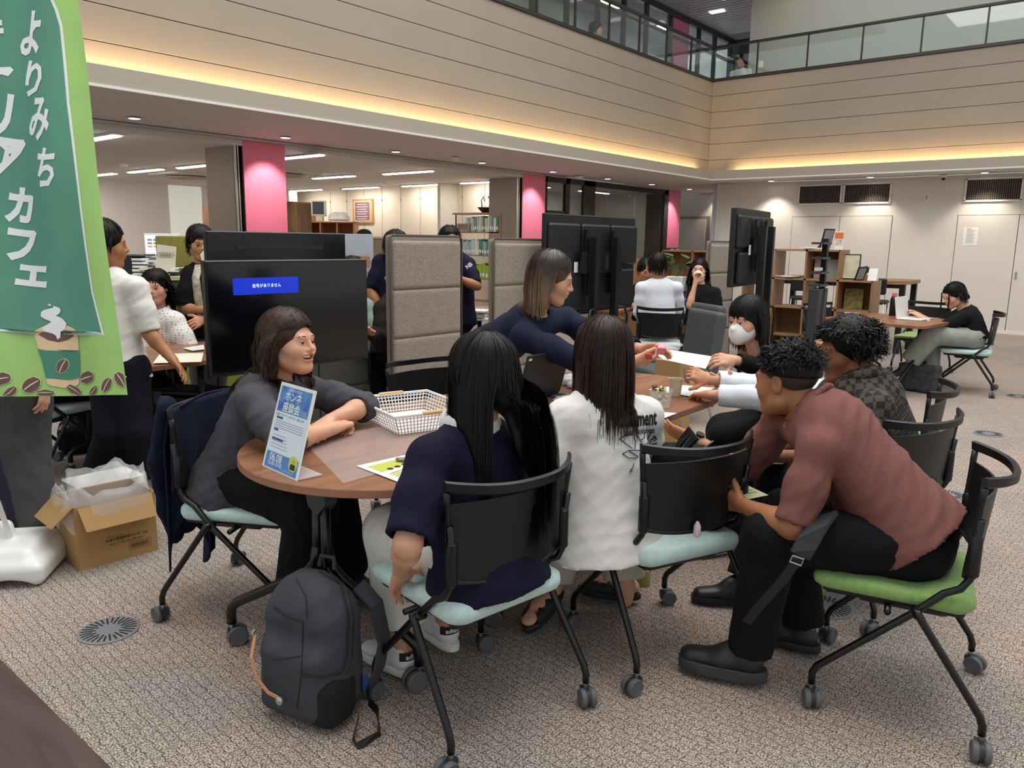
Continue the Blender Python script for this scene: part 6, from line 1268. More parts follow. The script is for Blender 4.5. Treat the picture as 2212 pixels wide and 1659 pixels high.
for s_, k in ((1, 'R'), (-1, 'L')): J['sh'+k] = p+V3(-s_*.17, .02, -.21); J['el'+k] = p+V3(-s_*.21, .0, -.48); J['wr'+k] = p+V3(-s_*.18, -.12, -.62); J['kn'+k] = J['pel']+V3(-s_*.08, 0, -.2); J['an'+k] = J['pel']+V3(-s_*.08, 0, -.25)
bg_person('person in a white t-shirt standing at the gallery corner railing', J, -CR*.7-CF*.6, (-.3, -.95, 0), SK_MID, dict(m=WHITET, sleeve=.5), dict(m=BLACKT, hem=.9), dict(style='short', part=(0, -.3, 1), n=420, L=.11, wdt=.005, vol=.016, g=.2, S_=7, cap_low=-.05, bangs=dict(n=80, L=.08, w=.6)))
# ------------------------------------------------------------------ banner
def ray_at(x, y, P, L):
    """point on the sight line (x, y) that lies L away from P, the far solution"""
    r = nrm(ray(x, y)); oc = ORG-V3(*P); b_ = r@oc; c_ = oc@oc-L*L; h = b_*b_-c_
    return ORG+r*(-b_+math.sqrt(max(h, 0)))
class Flag:
    B0, B1, T0, T1 = D(-40, 858, 3.22), D(277, 853, 3.18), D(-152, 0, 3.34), D(165, 0, 3.30)
    N = nrm(np.cross(B1-B0, T0-B0))
    @staticmethod
    def at(u, v, off=0.0):
        p = (Flag.B0*(1-u)+Flag.B1*u)*(1-v)+(Flag.T0*(1-u)+Flag.T1*u)*v
        w = .016*math.sin(7.5*u+2.2*v+.5)*(1-.4*v)+.008*math.sin(17*u-6*v)+.005*math.sin(9*v+4*u)
        return p+Flag.N*(w+off)
    @staticmethod
    def px(x, y, off=0.0):
        v = (857-y)/857; u = 1-(277-v*112-x)/316.0; return Flag.at(u, v, off)
    @staticmethod
    def sgn(): return 1.0 if Flag.N@(ORG-Flag.B0) > 0 else -1.0
fo = V3(-3.62, .98, 0); fl_ = thing('nobori_banner', 'tall green coffee banner with white lettering hanging at the frame edge', 'banner', fo)
def flagmat(nm, c):
    m = mat('flag_'+nm, c, .6, var=.10, vs=5, bump=.2, bs=60); b_ = m.node_tree.nodes['Principled BSDF']; b_.inputs['Subsurface Weight'].default_value = 0
    return m
FG = Flag.sgn()
b = B(); b.grid(lambda i, j: Flag.at(i, j*1.14)-fo, 80, 130); cl = b.build('cloth', flagmat('lime', '#a3cd72'), fl_, True, None)
xr = lambda y: 277-(857-y)*.1307
def flag_poly(name, pts, m, off, sub=6):
    """printed patch: polygon in picture units, laid on the cloth in small cells"""
    P = np.array(pts, float); P[:, 1] = np.minimum(P[:, 1], 855.5); P[:, 0] = np.minimum(P[:, 0], xr(P[:, 1])-1.5); y0, y1 = P[:, 1].min(), P[:, 1].max(); b = B(); ny = max(3, int((y1-y0)/4)); n = len(P)
    ys = np.linspace(y0+.01, y1-.01, ny+1); spans = []
    for y in ys:
        xs = []
        for i in range(n):
            a, c = P[i], P[(i+1) % n]
            if (a[1] <= y) != (c[1] <= y): xs.append(a[0]+(y-a[1])*(c[0]-a[0])/(c[1]-a[1]))
        spans.append((min(xs), max(xs)) if xs else None)
    for k in range(ny):
        if not spans[k] or not spans[k+1]: continue
        w = max(spans[k][1]-spans[k][0], spans[k+1][1]-spans[k+1][0]); m_ = max(1, int(w/6)); vs = []
        for (a, c), y in ((spans[k], ys[k]), (spans[k+1], ys[k+1])): vs += [Flag.px(a+(c-a)*i/m_, y, FG*off)-fo for i in range(m_+1)]
        b.add(vs, [(i, i+1, m_+2+i, m_+1+i) for i in range(m_)])
    return b.build(name, m, cl, True, None)
gr = flagmat('green', '#55937a'); wh = flagmat('white', '#eceeea'); bean = flagmat('bean', '#6d4a44'); sand = flagmat('sand', '#e8c79b'); teal = flagmat('teal', '#45876f')
inner = [(-60, -100), (118-10, -100), (110, -5), (122, 25), (131, 60), (147, 230), (170, 400), (187, 530), (203, 640), (226, 727), (-30, 717)]
outer = [(-60, -104), (112, -104), (115, -10), (127, 22), (136, 58), (152, 230), (175, 400), (192, 530), (208, 640), (232, 733), (-34, 722)]
flag_poly('print_border', outer, wh, .0012); flag_poly('print_field', inner, gr, .0024)
def flag_text(ch, cx, cy, w, h, rot=0.0, bold=.055):
    vs, fs = text_mesh(ch, 1.0, bold=bold, res=2); P = np.array(vs)[:, :2]; mn, mx = P.min(0), P.max(0); Q = (P-(mn+mx)/2)/(mx-mn)*[w, h]; c, s = math.cos(rot), math.sin(rot)
    V2 = [tuple(q) for q in Q]; F2 = []
    for f in fs: F2 += [(f[0], f[i], f[i+1]) for i in range(1, len(f)-1)]
    for _ in range(7):
        mid = {}; F3 = []
        def md(i, j):
            k_ = (min(i, j), max(i, j))
            if k_ not in mid: V2.append(((V2[i][0]+V2[j][0])/2, (V2[i][1]+V2[j][1])/2)); mid[k_] = len(V2)-1
            return mid[k_]
        for i, j, k_ in F2:
            e = [math.dist(V2[i], V2[j]), math.dist(V2[j], V2[k_]), math.dist(V2[k_], V2[i])]; m_ = max(e)
            if m_ < 9: F3.append((i, j, k_)); continue
            if e[0] == m_: n_ = md(i, j); F3 += [(i, n_, k_), (n_, j, k_)]
            elif e[1] == m_: n_ = md(j, k_); F3 += [(j, n_, i), (n_, k_, i)]
            else: n_ = md(k_, i); F3 += [(k_, n_, j), (n_, i, j)]
        F2 = F3
    b = B(); b.add([Flag.px(cx+c*x+s*y, cy+s*x-c*y, FG*.0042)-fo for x, y in V2], F2); b.build('lettering', wh, cl, True, None)
for ch, x, y, w, h in (('よ', 71, 76, 46, 100), ('り', 78, 178, 40, 80), ('み', 93, 268, 48, 96), ('ち', 107, 374, 42, 84), ('キ', -16, 66, 56, 62), ('ャ', -2, 170, 62, 66), ('リ', 4, 255, 46, 96), ('ア', 20, 350, 66, 92), ('カ', 42, 450, 58, 78), ('フ', 44, 536, 62, 70), ('ェ', 68, 602, 70, 46)): flag_text(ch, x, y, w, h, .12, .03 if ch in 'よりみち' else .05)
cup = lambda x, y: (x/4.138, 640+y/4.138)
flag_poly('print_cup', [cup(*p) for p in ((295, 335), (340, 310), (400, 285), (590, 285), (640, 305), (688, 345), (695, 500), (705, 640), (695, 760), (692, 800), (640, 822), (560, 828), (480, 818), (435, 795), (425, 745), (395, 640), (360, 540), (340, 470))], sand, .0036)
flag_poly('print_coffee', [cup(*p) for p in ((343, 360), (400, 332), (600, 325), (656, 372), (600, 410), (520, 430), (440, 415))], bean, .0048)
flag_poly('print_sleeve', [cup(*p) for p in ((340, 488), (400, 510), (500, 524), (600, 522), (697, 497), (704, 640), (697, 748), (600, 760), (500, 758), (425, 745), (400, 650), (375, 570))], teal, .0048)
flag_poly('print_steam', [cup(*p) for p in ((380, 300), (430, 275), (470, 245), (400, 230), (362, 200), (365, 165), (400, 145), (478, 135), (480, 112), (520, 118), (545, 150), (530, 182), (478, 188), (550, 220), (590, 265), (575, 320), (540, 335), (535, 400), (515, 408), (495, 360), (420, 345), (385, 325))], wh, .006)
flag_poly('print_steam_drop', [cup(*p) for p in ((428, 98), (445, 94), (462, 104), (455, 115), (436, 110))], wh, .006)
def flag_bean(cx, cy, rx, ry, rot, off=.0036):
    c, s = math.cos(rot), math.sin(rot); E_ = lambda k: [(cx+c*rx*k*math.cos(a)-s*ry*k*math.sin(a), cy+s*rx*k*math.cos(a)+c*ry*k*math.sin(a)) for a in np.linspace(0, 2*PI, 20, endpoint=False)]
    flag_poly('print_bean_rim', E_(1.08), flagmat('cream', '#dfe6b8'), off); flag_poly('print_bean', E_(1.0), bean, off+.0012)
    flag_poly('print_bean_seam', [(cx+c*x-s*y, cy+s*x+c*y) for x, y in ((-rx*.98, -ry*.02), (0, -ry*.14), (rx*.98, -ry*.02), (rx*.98, ry*.12), (0, ry*.02), (-rx*.98, ry*.14))], flagmat('cream', '#dfe6b8'), off+.0024)
for x, y, rx, ry, r in ((55, 745, 75, 55, -.2), (295, 800, 88, 62, -.55), (120, 880, 72, 52, -.9), (780, 742, 76, 56, -.2), (978, 812, 70, 38, -1.1), (655, 850, 80, 48, .6), (845, 880, 66, 45, -.9), (1095, 765, 72, 44, 1.05), (418, 900, 78, 42, 0)): p = cup(x, y); flag_bean(p[0], min(p[1], 850), rx/4.138, ry/4.138 if p[1] < 845 else ry/6, r)
p = cup(556, 638); flag_bean(p[0], p[1], 16, 11, -1.15, .006)
b = B(); b.tube([Flag.at(-.02, -.2)-fo, Flag.at(-.02, 1.15)-fo], .011, 8); b.build('pole', WHITEP, fl_, True); b = B(); b.tube([Flag.at(-.02, -.2)-fo, V3(-.10, .10, .16)], .011, 8); b.build('lower_pole', WHITEP, fl_, True)
# white water base
t = thing('banner_base', 'white plastic water-filled banner base on the carpet', 'base', Zp(20, 1232, 0)*[1, 1, 0]); s = S()
R_ = rotz(.68); s.rbox((0, 0, .05), (.21, .21, .05), .035, R_); s.rbox((0, 0, .10), (.16, .16, .05), .04, R_, .06); s.cone((0, 0, .12), (0, 0, .20), .05, .035, .03); s.ell((.22, -.09, .0), (.10, .10, .035), k=.02, op='s'); soft('shell', s, .008, mat('base_white', '#e4e3df', .35), t)
b = B(); b.tube([R_@V3(-.05, -.19, .125), R_@V3(-.05, -.205, .15), R_@V3(.05, -.205, .15), R_@V3(.05, -.19, .125)], .012, 8); b.build('handle', mat('base_white', '#e4e3df', .35), t, True)
b = B(); fr = frame3(R_@V3(.215, -.04, .045), R_@V3(0, 1, 0), V3(0, 0, 1), R_@V3(1, 0, 0)); [b.box(R_@V3(.2105, -.07+i*.008, .04), (.001, .004, .018), R_) for i in range(9)]; b.box(R_@V3(.2105, -.04, .065), (.001, .09, .003), R_); b.build('sticker_marks', INK, t)
# carton with liner
A0, B0_, C0 = Zp(173, 1233, 0), Zp(341, 1187, 0), Zp(127, 1180, 0); ex = nrm(B0_-A0); ey = V3(-ex[1], ex[0], 0); ey = ey if ey@(C0-A0) > 0 else -ey; wx = np.linalg.norm(B0_-A0); wy = .27; hz = .29
t = thing('carton', 'open brown cardboard carton lined with a clear plastic bag', 'box', A0*[1, 1, 0]); KRAFT = mat('kraft', '#b08a57', .85, var=.08, vs=8, bump=.1, bs=60); fr = frame3((0, 0, 0), ex, ey, (0, 0, 1))
def wallp(o, u, L, nm):
    b = B(); b.box((0, 0, 0), (1, 1, 1)); v = nrm(u); n_ = V3(-v[1], v[0], 0); b.v = [tuple(V3(*o)+v*L*(p[0]+.5)+n_*.005*p[1]+V3(0, 0, hz*(p[2]+.5))) for p in b.v]; return b.build(nm, KRAFT, t)
front = wallp((0, 0, 0), ex, wx, 'front_wall'); wallp(ey*wy, ex, wx, 'rear_wall'); wallp((0, 0, 0), ey, wy, 'side_wall'); wallp(ex*wx, ey, wy, 'side_wall')
b = B(); b.prism([(0, 0), (wx, 0), (wx, wy), (0, wy)], .002, .008, fr); b.build('bottom', KRAFT, t)
for (o, u, v, L) in ((V3(0, 0, hz), ex, -ey, wx), (ey*wy+V3(0, 0, hz), ex, ey, wx), (V3(0, 0, hz), ey, -ex, wy), (ex*wx+V3(0, 0, hz), ey, ex, wy)):
    b = B(); d = nrm(v-UP*(.9 if abs(v@ex) > .5 else 1.4)); n_ = np.cross(u, d); b.add([o+u*.01, o+u*(L-.01), o+u*(L-.02)+d*.12, o+u*.02+d*.12, o+u*.01+n_*.004, o+u*(L-.01)+n_*.004, o+u*(L-.02)+d*.12+n_*.004, o+u*.02+d*.12+n_*.004], [(0, 1, 2, 3), (7, 6, 5, 4), (0, 4, 5, 1), (1, 5, 6, 2), (2, 6, 7, 3), (3, 7, 4, 0)]); b.build('flap', KRAFT, t)
nf = -np.cross(ex, UP) if np.cross(ex, UP)@ey > 0 else np.cross(ex, UP); ft = frame3(ex*wx*.60+nf*.0060, ex, (0, 0, 1), nf); b = B(); lettering(b, 'のぼり用注水式ベース  11L', .0155, ft, 0, .105, bold=.0004); lettering(b, '商品コード 207-1936  品番 HBRB11', .010, ft, .0, .085); lettering(b, 'Water injection base', .008, ft, -.05, .122)
for i in range(22): b.add([ft(.018+i*.0035, .045, .0006), ft(.018+i*.0035+(.0012 if i % 3 else .0022), .045, .0006), ft(.018+i*.0035+(.0012 if i % 3 else .0022), .066, .0006), ft(.018+i*.0035, .066, .0006)], [(0, 1, 2, 3)])
for x0, x1, y0, y1 in ((.008, .106, .037, .0385), (.008, .106, .072, .0735), (.008, .0095, .037, .0735), (.1045, .106, .037, .0735)): b.add([ft(x0, y0, .0006), ft(x1, y0, .0006), ft(x1, y1, .0006), ft(x0, y1, .0006)], [(0, 1, 2, 3)])
b.build('printed_text', mat('carton_ink', '#2d2118', .8), front)
FILM = film_mat('bag_film', (.92, .92, .93), .24, .2)
def liner(cx, cy, z0, rx, ry, name, lab, parent, seed, deep=.16, out=.07, puff=.05):
    r = np.random.default_rng(seed); ph = r.uniform(0, 6.3, 12); b = B(); n = 64
    prof = [(.82, -deep), (.90, -.06), (.96, .0), (1.0, .045), (1.07, .05), (1.0+out*2.2, .0), (1.0+out*3.2, -.05), (1.0+out*3.4, -.085)]
    vs = []
    for k, (sc, dz) in enumerate(prof):
        for i in range(n):
            a = 2*PI*i/n; w = sum(math.sin((j+2)*a+ph[j])/(1+.35*j) for j in range(8)); w2 = sum(math.sin((2*j+3)*a*1+ph[j+4]+k) for j in range(5)); e = (abs(math.cos(a))**3+abs(math.sin(a))**3)**(-1/3)
            s_ = sc+(.025*w if k > 2 else .008*w)+.012*w2*(k > 1); vs.append(V3(cx, cy, z0)+ex*rx*e*s_*math.cos(a)+ey*ry*e*s_*math.sin(a)+V3(0, 0, dz+(.014*w2+.012*w*(k > 3))*(k > 1)))
    b.add(vs, [(k*n+i, k*n+(i+1) % n, (k+1)*n+(i+1) % n, (k+1)*n+i) for k in range(len(prof)-1) for i in range(n)]); return b.build(name, FILM, parent, True, None)
mc = ex*wx/2+ey*wy/2; liner(mc[0], mc[1], hz, wx/2, wy/2, 'plastic_liner', '', t, 5)
s = S(); r9 = np.random.default_rng(4)
t2 = thing('waste_bin', 'white and green bin with a crumpled clear bag behind the carton', 'bin', (A0+ex*.30+ey*.52)*[1, 1, 0]); b = B(); b.prism(rrect(-.11, .11, -.15, .15, .03), .0, .20); b.cm = 1; b.prism(rrect(-.12, .12, -.16, .16, .03), .20, .25); b.build('tub', [mat('bin_green', '#2f7a56', .5), WHITEP], t2); 
b = B(); n = 40; vs = []
for k, (sc, dz) in enumerate(((.9, .14), (1.0, .25), (1.15, .28), (1.25, .20), (1.3, .13))):
    for i in range(n): a = 2*PI*i/n; w = math.sin(5*a+k)+math.sin(9*a+2*k)*.6; vs.append((.12*sc*math.cos(a)*(1+.05*w), .16*sc*math.sin(a)*(1+.05*w), dz+.02*w))
b.add(vs, [(k*n+i, k*n+(i+1) % n, (k+1)*n+(i+1) % n, (k+1)*n+i) for k in range(4) for i in range(n)]); b.build('bag', FILM, t2, True, None)
# suitcase at the frame edge, hard case, bags on floor
t = thing('suitcase', 'dark navy upright suitcase cut by the frame edge', 'suitcase', (Zp(8, 1148, 0)+CR*.10)*[1, 1, 0], .65); s = S(); s.rbox((-.06, .0, .30), (.17, .12, .27), .04); soft('shell', s, .010, mat('case_navy', '#1d2238', .5, bump=.1, bs=80), t); b = B(); b.tube([(.105, -.1, .07), (.112, -.1, .30), (.105, -.1, .53), (.0, -.1, .565), (-.2, -.1, .565)], .006, 6); b.build('zip', INK, t, True)
for x in (-.18, .06): caster(t, x, 0, .05, 0, .022)
p = Zp(420, 985, 0); t = thing('equipment_case', 'black hard equipment case with catches behind the hung jacket', 'case', p*[1, 1, 0], .55); B().box((0, 0, .26), (.52, .22, .36), bev=.02).build('shell', BLKP, t); B().box((0, 0, .455), (.53, .23, .035), bev=.01).build('lid', mat('case_lid', '#202123', .5), t)
for x in (-.16, .16): B().box((x, -.118, .42), (.06, .02, .09), bev=.004).build('latch', GREYP, t); caster(t, x, -.06, .08, 0, .03)
b = B(); b.tube([(-.12, -.12, .33), (-.10, -.15, .31), (.10, -.15, .31), (.12, -.12, .33)], .012, 8); b.build('handle', BLKP, t, True); b = B(); b.tube([(.20, .0, .47), (.21, .0, .62), (.12, .1, .75), (.05, .25, .70)], .007, 6); b.tube([(.05, -.02, .48), (.1, .02, .50), (.18, -.03, .49), (.24, .02, .48)], .006, 6); b.build('cable', INK, t, True)
p = Zp(165, 972, 0); t = thing('floor_bag', 'black shoulder bag with a round badge on the carpet', 'bag', p*[1, 1, 0]); s = S(); s.rbox((0, 0, .10), (.16, .10, .10), .05, rotz(.4)); s.rbox((.08, .05, .2), (.10, .05, .14), .04, rotz(.4), .05); soft('body', s, .012, BLACKC, t); b = B(); b.lathe([(.032, 0), (.030, .004), (.001, .006)], (.10, -.10, .18), 18, nrm(ORG*[1, 1, 0]-p+V3(0, 0, .3))); b.build('badge', mat('badge', '#c8c6d8', .3, var=.9, vs=30, col2='#c4453f'), t, True)
# ------------------------------------------------------------------ backpack in front
p = Zp(684, 1525, 0); p[2] = 0; az = math.atan2(CF[1], CF[0])-PI/2
t = thing('backpack', 'dark grey zipped backpack standing on the carpet by the chair', 'backpack', p, az-.45); BP = mat('backpack_cloth', '#3d4047', .8, var=.15, vs=12, bump=.5, bs=150, bdist=.0015); BPM = mat('backpack_mesh', '#121213', .9, bump=.9, bs=500)
s = S(); s.rbox((0, 0, .19), (.148, .092, .19), .07); s.ell((0, .0, .36), (.125, .085, .10), k=.06); s.rbox((0, -.07, .14), (.13, .06, .13), .055, k=.04); s.ell((0, -.02, .0), (.3, .3, .012), k=.02, op='s'); bp_body = soft('body', s, .007, BP, t, amp=.006, f=10, seed=3)
_bv = BVHTree.FromPolygons([tuple(v.co) for v in bp_body.data.vertices], [tuple(q.vertices) for q in bp_body.data.polygons]); _Ri = rotz(-(az-.45))
def on_bag(x, y):
    h = _bv.ray_cast(Vector(_Ri@(ORG-p)), Vector(_Ri@nrm(ray(x, y))), 10)
    return None if h[0] is None else V3(*h[0])+V3(*h[1])*.001
def bag_line(nm, pts, r, m=INK):
    P = []
    for (x0, y0), (x1, y1) in zip(pts[:-1], pts[1:]): P += [on_bag(x0+(x1-x0)*k/6, y0+(y1-y0)*k/6) for k in range(6)]
    P = [q for q in P if q is not None]
    if len(P) > 2: B().tube(P, r, 6).build(nm, m, t, True)
bag_line('zip', [(690, 1236), (735, 1262), (752, 1330), (748, 1420), (735, 1460)], .0045); bag_line('zip_edge', [(702, 1234), (748, 1264), (764, 1335), (760, 1425), (745, 1462)], .002)
bag_line('seam', [(640, 1250), (662, 1290), (664, 1345)], .002); bag_line('pocket_zip', [(592, 1310), (625, 1332), (662, 1345)], .004); bag_line('seam', [(655, 1345), (652, 1450), (640, 1545)], .0016); bag_line('seam', [(585, 1425), (620, 1422), (655, 1416)], .0014); bag_line('pocket_rim', [(652, 1458), (700, 1462), (742, 1450)], .004)
b = B(); b.strap([(-.128, -.118, .27), (-.118, -.148, .21), (-.095, -.152, .15), (-.055, -.150, .115), (-.02, -.146, .105)], .012, .003, (1, 0, .6)); b.build('leather_lanyard', mat('leather_tan', '#d79a72', .5), t)
b = B(); b.lathe([(.012, 0), (.013, .008), (.006, .012)], (-.01, -.146, .10), 14, (0, -1, .2)); b.tube([(-.132, -.115, .285), (-.135, -.122, .275), (-.13, -.12, .265)], .004, 6); b.build('clip', STEEL, t, True)
s = S(); s.rbox((.10, -.045, .09), (.058, .075, .085), .05); s.p = s.p; soft('mesh_pocket', s, .008, BPM, t)
b = B(); b.strap([(.11, .085, .40), (.165, .10, .34), (.19, .105, .22), (.17, .10, .12), (.15, .09, .07)], .055, .012, (0, 1, .2)); b.build('shoulder_strap', BP, t); b = B(); b.strap([(.15, .09, .09), (.19, .02, .06), (.25, -.02, .07), (.285, -.06, .03), (.245, -.115, .006), (.21, -.09, .008), (.18, -.02, .03)], .026, .003, (0, .3, 1)); b.build('loose_strap', BLKP, t); b = B(); b.tube([(-.03, .07, .44), (-.025, .075, .475), (.025, .075, .475), (.03, .07, .44)], .007, 6); b.build('top_loop', BP, t, True); B().box((.155, .05, .10), (.004, .022, .045)).build('brand_tag', INKB, t)
# ------------------------------------------------------------------ jacket on the chair
uf = V3(.87, .49, 0); ur = V3(.49, -.87, 0); jo = V3(-2.72, 1.64, 0)-uf*.215; t = thing('hung_jacket', 'navy suit jacket with a brass button hung over the chair back', 'jacket', jo*[1, 1, 0])
def jk(u, v):
    x = (u-.5)*.40-.05; y = -.012-.025*math.sin(PI*u)-.028*math.sin(u*13+.6)*v-.018*math.sin(u*23)*v; drop = .60+.10*math.sin(u*5.2+1.2)+.05*math.sin(u*14)
    z = .835-.02*abs(u-.5)-v*drop; yy = y-.035*min(1, v*4)+.02*v; xx = x*(1-.30*v+.10*v*v)+.06*v
    if v < .06: yy += .05*(1-v/.06)
    return ur*xx+uf*yy+V3(0, 0, z)
b = B(); b.grid(jk, 44, 40); o = b.build('outer_side', NAVYJ, t, True, None)
m_ = o.modifiers.new('thickness', 'SOLIDIFY'); m_.thickness = .008
def jk2(u, v): x = (u-.5)*.46; z = .835-v*(.34+.05*math.sin(u*6)); return ur*x+uf*(.045+.012*math.sin(u*11)*v+.03*math.sin(PI*u)*-1)+V3(0, 0, z-.006)
b = B(); b.grid(jk2, 24, 18); o = b.build('lining_side', NAVYJ, t, True, None); m_ = o.modifiers.new('thickness', 'SOLIDIFY'); m_.thickness = .008
s = S(); pa = ur*.10+uf*-.065; s.chain([pa+V3(0, 0, .80), pa+ur*.02-uf*.03+V3(0, 0, .60), pa-ur*.02-uf*.04+V3(0, 0, .40), pa-ur*.05-uf*.03+V3(0, 0, .27)], [.055, .058, .052, .046], .03, flat=uf, q=.55); soft('sleeve', s, .009, NAVYJ, t, (0, 0, 0), .006, 24, V3(0, 0, 1))
b = B(); pb = ur*.02-uf*.125+V3(0, 0, .54); b.lathe([(.011, 0), (.011, .004), (.008, .0055), (.001, .004)], pb, 16, -uf); b.build('button', mat('brass', '#a08a62', .35, metal=.7), t, True)
# ------------------------------------------------------------------ things on the table
TZ = .7205
P0, P1 = Zp(566, 1006, TZ), Zp(641, 1040, TZ); T0 = ray_at(609, 824, P0, .305); exs = nrm(P1-P0); eys = T0-P0; eys = nrm(eys-exs*(eys@exs)*0); ws, hs_ = np.linalg.norm(P1-P0), .305; ezs = nrm(np.cross(exs, eys)); ezs = ezs if ezs@(ORG-P0) > 0 else -ezs
t = thing('acrylic_sign', 'clear acrylic stand with a blue event poster on the table end', 'sign', P0); fs = frame3((0, 0, 0), exs, eys, ezs)
b = B(); b.prism(rect_poly(0, ws, 0, hs_), -.003, .0, fs); b.build('sheet', PAPER, t)
b = B(); b.prism(rect_poly(-.003, ws+.003, -.001, hs_+.003), .0016, .0030, fs); b.prism(rect_poly(-.003, ws+.003, -.001, hs_+.003), -.006, -.0045, fs); gl = b.build('acrylic_cover', glass_mat('acrylic', (.97, .98, .98), .0, .05, 1.25), t)
bb = nrm(V3(-ezs[0], -ezs[1], 0)); b = B(); q0, q1 = V3(0, 0, .002), exs*ws+V3(0, 0, .002); b.add([q0, q1, q1+bb*.09, q0+bb*.09, q0+UP*.003, q1+UP*.003, q1+bb*.09+UP*.003, q0+bb*.09+UP*.003], [(0, 1, 2, 3), (7, 6, 5, 4), (0, 4, 5, 1), (1, 5, 6, 2), (2, 6, 7, 3), (3, 7, 4, 0)]); b.build('foot', film_mat('acrylic_foot', (.95, .93, .92), .3, .1), t)
def patch(nm, x0, x1, y0, y1, m, z=.0006, par=None, f_=None, r=0):
    f_ = f_ or fs; b = B(); P = rrect(x0, x1, y0, y1, r) if r else rect_poly(x0, x1, y0, y1); b.add([f_(x, y, z) for x, y in P], [tuple(range(len(P)))]); return b.build(nm, m, par or t)
W_ = ws; patch('blue_header', W_*.05, W_*.93, hs_*.66, hs_*.96, mat('poster_blue', '#2d5fb0', .5, var=.8, vs=26, col2='#6aa3d8')); patch('pale_field', W_*.05, W_*.95, hs_*.20, hs_*.655, mat('poster_pale', '#e2ebf1', .6)); patch('blue_footer', W_*.05, W_*.95, hs_*.02, hs_*.195, mat('poster_mid', '#4f86c6', .5)); patch('photo_oval', W_*.70, W_*.93, hs_*.07, hs_*.23, mat('poster_lime', '#c9d64a', .5), .0010, r=W_*.09); patch('portrait_suit', W_*.75, W_*.89, hs_*.085, hs_*.145, INK, .0013, r=.006); patch('portrait_face', W_*.79, W_*.85, hs_*.15, hs_*.20, SK_LIGHT, .0013, r=.006)
for k, (yy_, w2) in enumerate(((.575, .18), (.435, .12), (.33, .32))): patch('heading_bar', W_*.10, W_*(.10+w2), hs_*yy_, hs_*(yy_+.025), INKB, .0010)
for k in range(4): patch('text_card', W_*.09, W_*.90, hs_*(.47+.026*k), hs_*(.476+.026*k), mat('ink_grey2', '#8d949c', .8), .0010)
for k in range(5): patch('text_card', W_*.11, W_*(.60-.03*k), hs_*(.25+.034*k), hs_*(.2555+.034*k), mat('ink_grey2', '#8d949c', .8), .0010)
b = B(); lettering(b, 'ホンネ', W_*.16, fs, W_*.45, hs_*.845, .0012, bold=.0006); lettering(b, '座談会', W_*.165, fs, W_*.45, hs_*.715, .0012, bold=.0006); lettering(b, '岐阜県のIT企業', W_*.055, fs, W_*.47, hs_*.925, .0012); lettering(b, '06.08', W_*.16, fs, W_*.33, hs_*.142, .0012, bold=.0004); lettering(b, '12:30-15:30', W_*.085, fs, W_*.33, hs_*.075, .0012, bold=.0002); lettering(b, 'ラーニングコモンズ', W_*.04, fs, W_*.68, hs_*.045, .0012); lettering(b, 'よりみち\nキャリアカフェ', W_*.045, fs, W_*.80, hs_*.70, .0012); b.build('lettering', INKW, t); b = B(); lettering(b, '仕事とプライベートのホンネ、お話します!', W_*.042, fs, W_*.47, hs_*.622, .0012); b.build('tagline', INK, t); patch('drop_mark', W_*.42, W_*.48, hs_*.765, hs_*.795, mat('poster_lime', '#c9d64a', .5), .0012, r=.006)
# clear mats
MATF = film_mat('clear_mat', (.75, .70, .68), .16, .12)
b = B(); P = [Zp(*q, TZ+.001) for q in ((655, 955), (742, 1045), (1010, 965), (905, 905))]; b.add([p for p in P]+[p+UP*.0015 for p in P], [(3, 2, 1, 0), (4, 5, 6, 7), (0, 1, 5, 4), (1, 2, 6, 5), (2, 3, 7, 6), (3, 0, 4, 7)]); tag(b.build('desk_mat', MATF), 'clear plastic mat on the table between the sign and the basket', 'desk mat')
b = B(); P = [Zp(*q, TZ+.001) for q in ((1130, 905), (1190, 948), (1330, 890), (1250, 855))]; b.add([p for p in P]+[p+UP*.0015 for p in P], [(3, 2, 1, 0), (4, 5, 6, 7), (0, 1, 5, 4), (1, 2, 6, 5), (2, 3, 7, 6), (3, 0, 4, 7)]); tag(b.build('desk_mat', MATF), 'clear plastic mat on the table in front of the laptop', 'desk mat')
# basket
c1, c2, c3 = Zp(783, 900, TZ), Zp(862, 940, TZ), Zp(935, 915, TZ); e1 = nrm(c2-c1); e2 = V3(-e1[1], e1[0], 0); e2 = e2 if e2@(c3-c2) > 0 else -e2; L1 = np.linalg.norm(c2-c1)*1.0; L2 = .29
t = thing('plastic_basket', 'white plastic lattice basket with two wooden grips on the table', 'basket', c1*[1, 1, 0]+V3(0, 0, TZ)); hB = .078; fl0 = .028
def bk(x, y, z): k = z/hB; return e1*((x-.5)*(L1+fl0*2*k)+L1/2)+e2*((y-.5)*(L2+fl0*2*k)+L2/2)+V3(0, 0, z)
BW = mat('basket_white', '#e9e7e4', .45)
def side(fn, n, nm):
    b = B()
    for i in range(n+1): b.cyl(fn(i/n, .004), fn(i/n, hB-.004), .0026, 5)
    for z in (.010, .024, .038, .052, .066): b.tube([fn(i/6, z) for i in range(7)], .0026, 5)
    b.add([fn(0, .064), fn(1, .064), fn(1, hB), fn(0, hB)], [(0, 1, 2, 3)]) if False else None
    b.build(nm, BW, t, True)
side(lambda s, z: bk(s, 0, z), 16, 'lattice_wall'); side(lambda s, z: bk(s, 1, z), 16, 'lattice_wall'); side(lambda s, z: bk(0, s, z), 22, 'lattice_wall'); side(lambda s, z: bk(1, s, z), 22, 'lattice_wall')
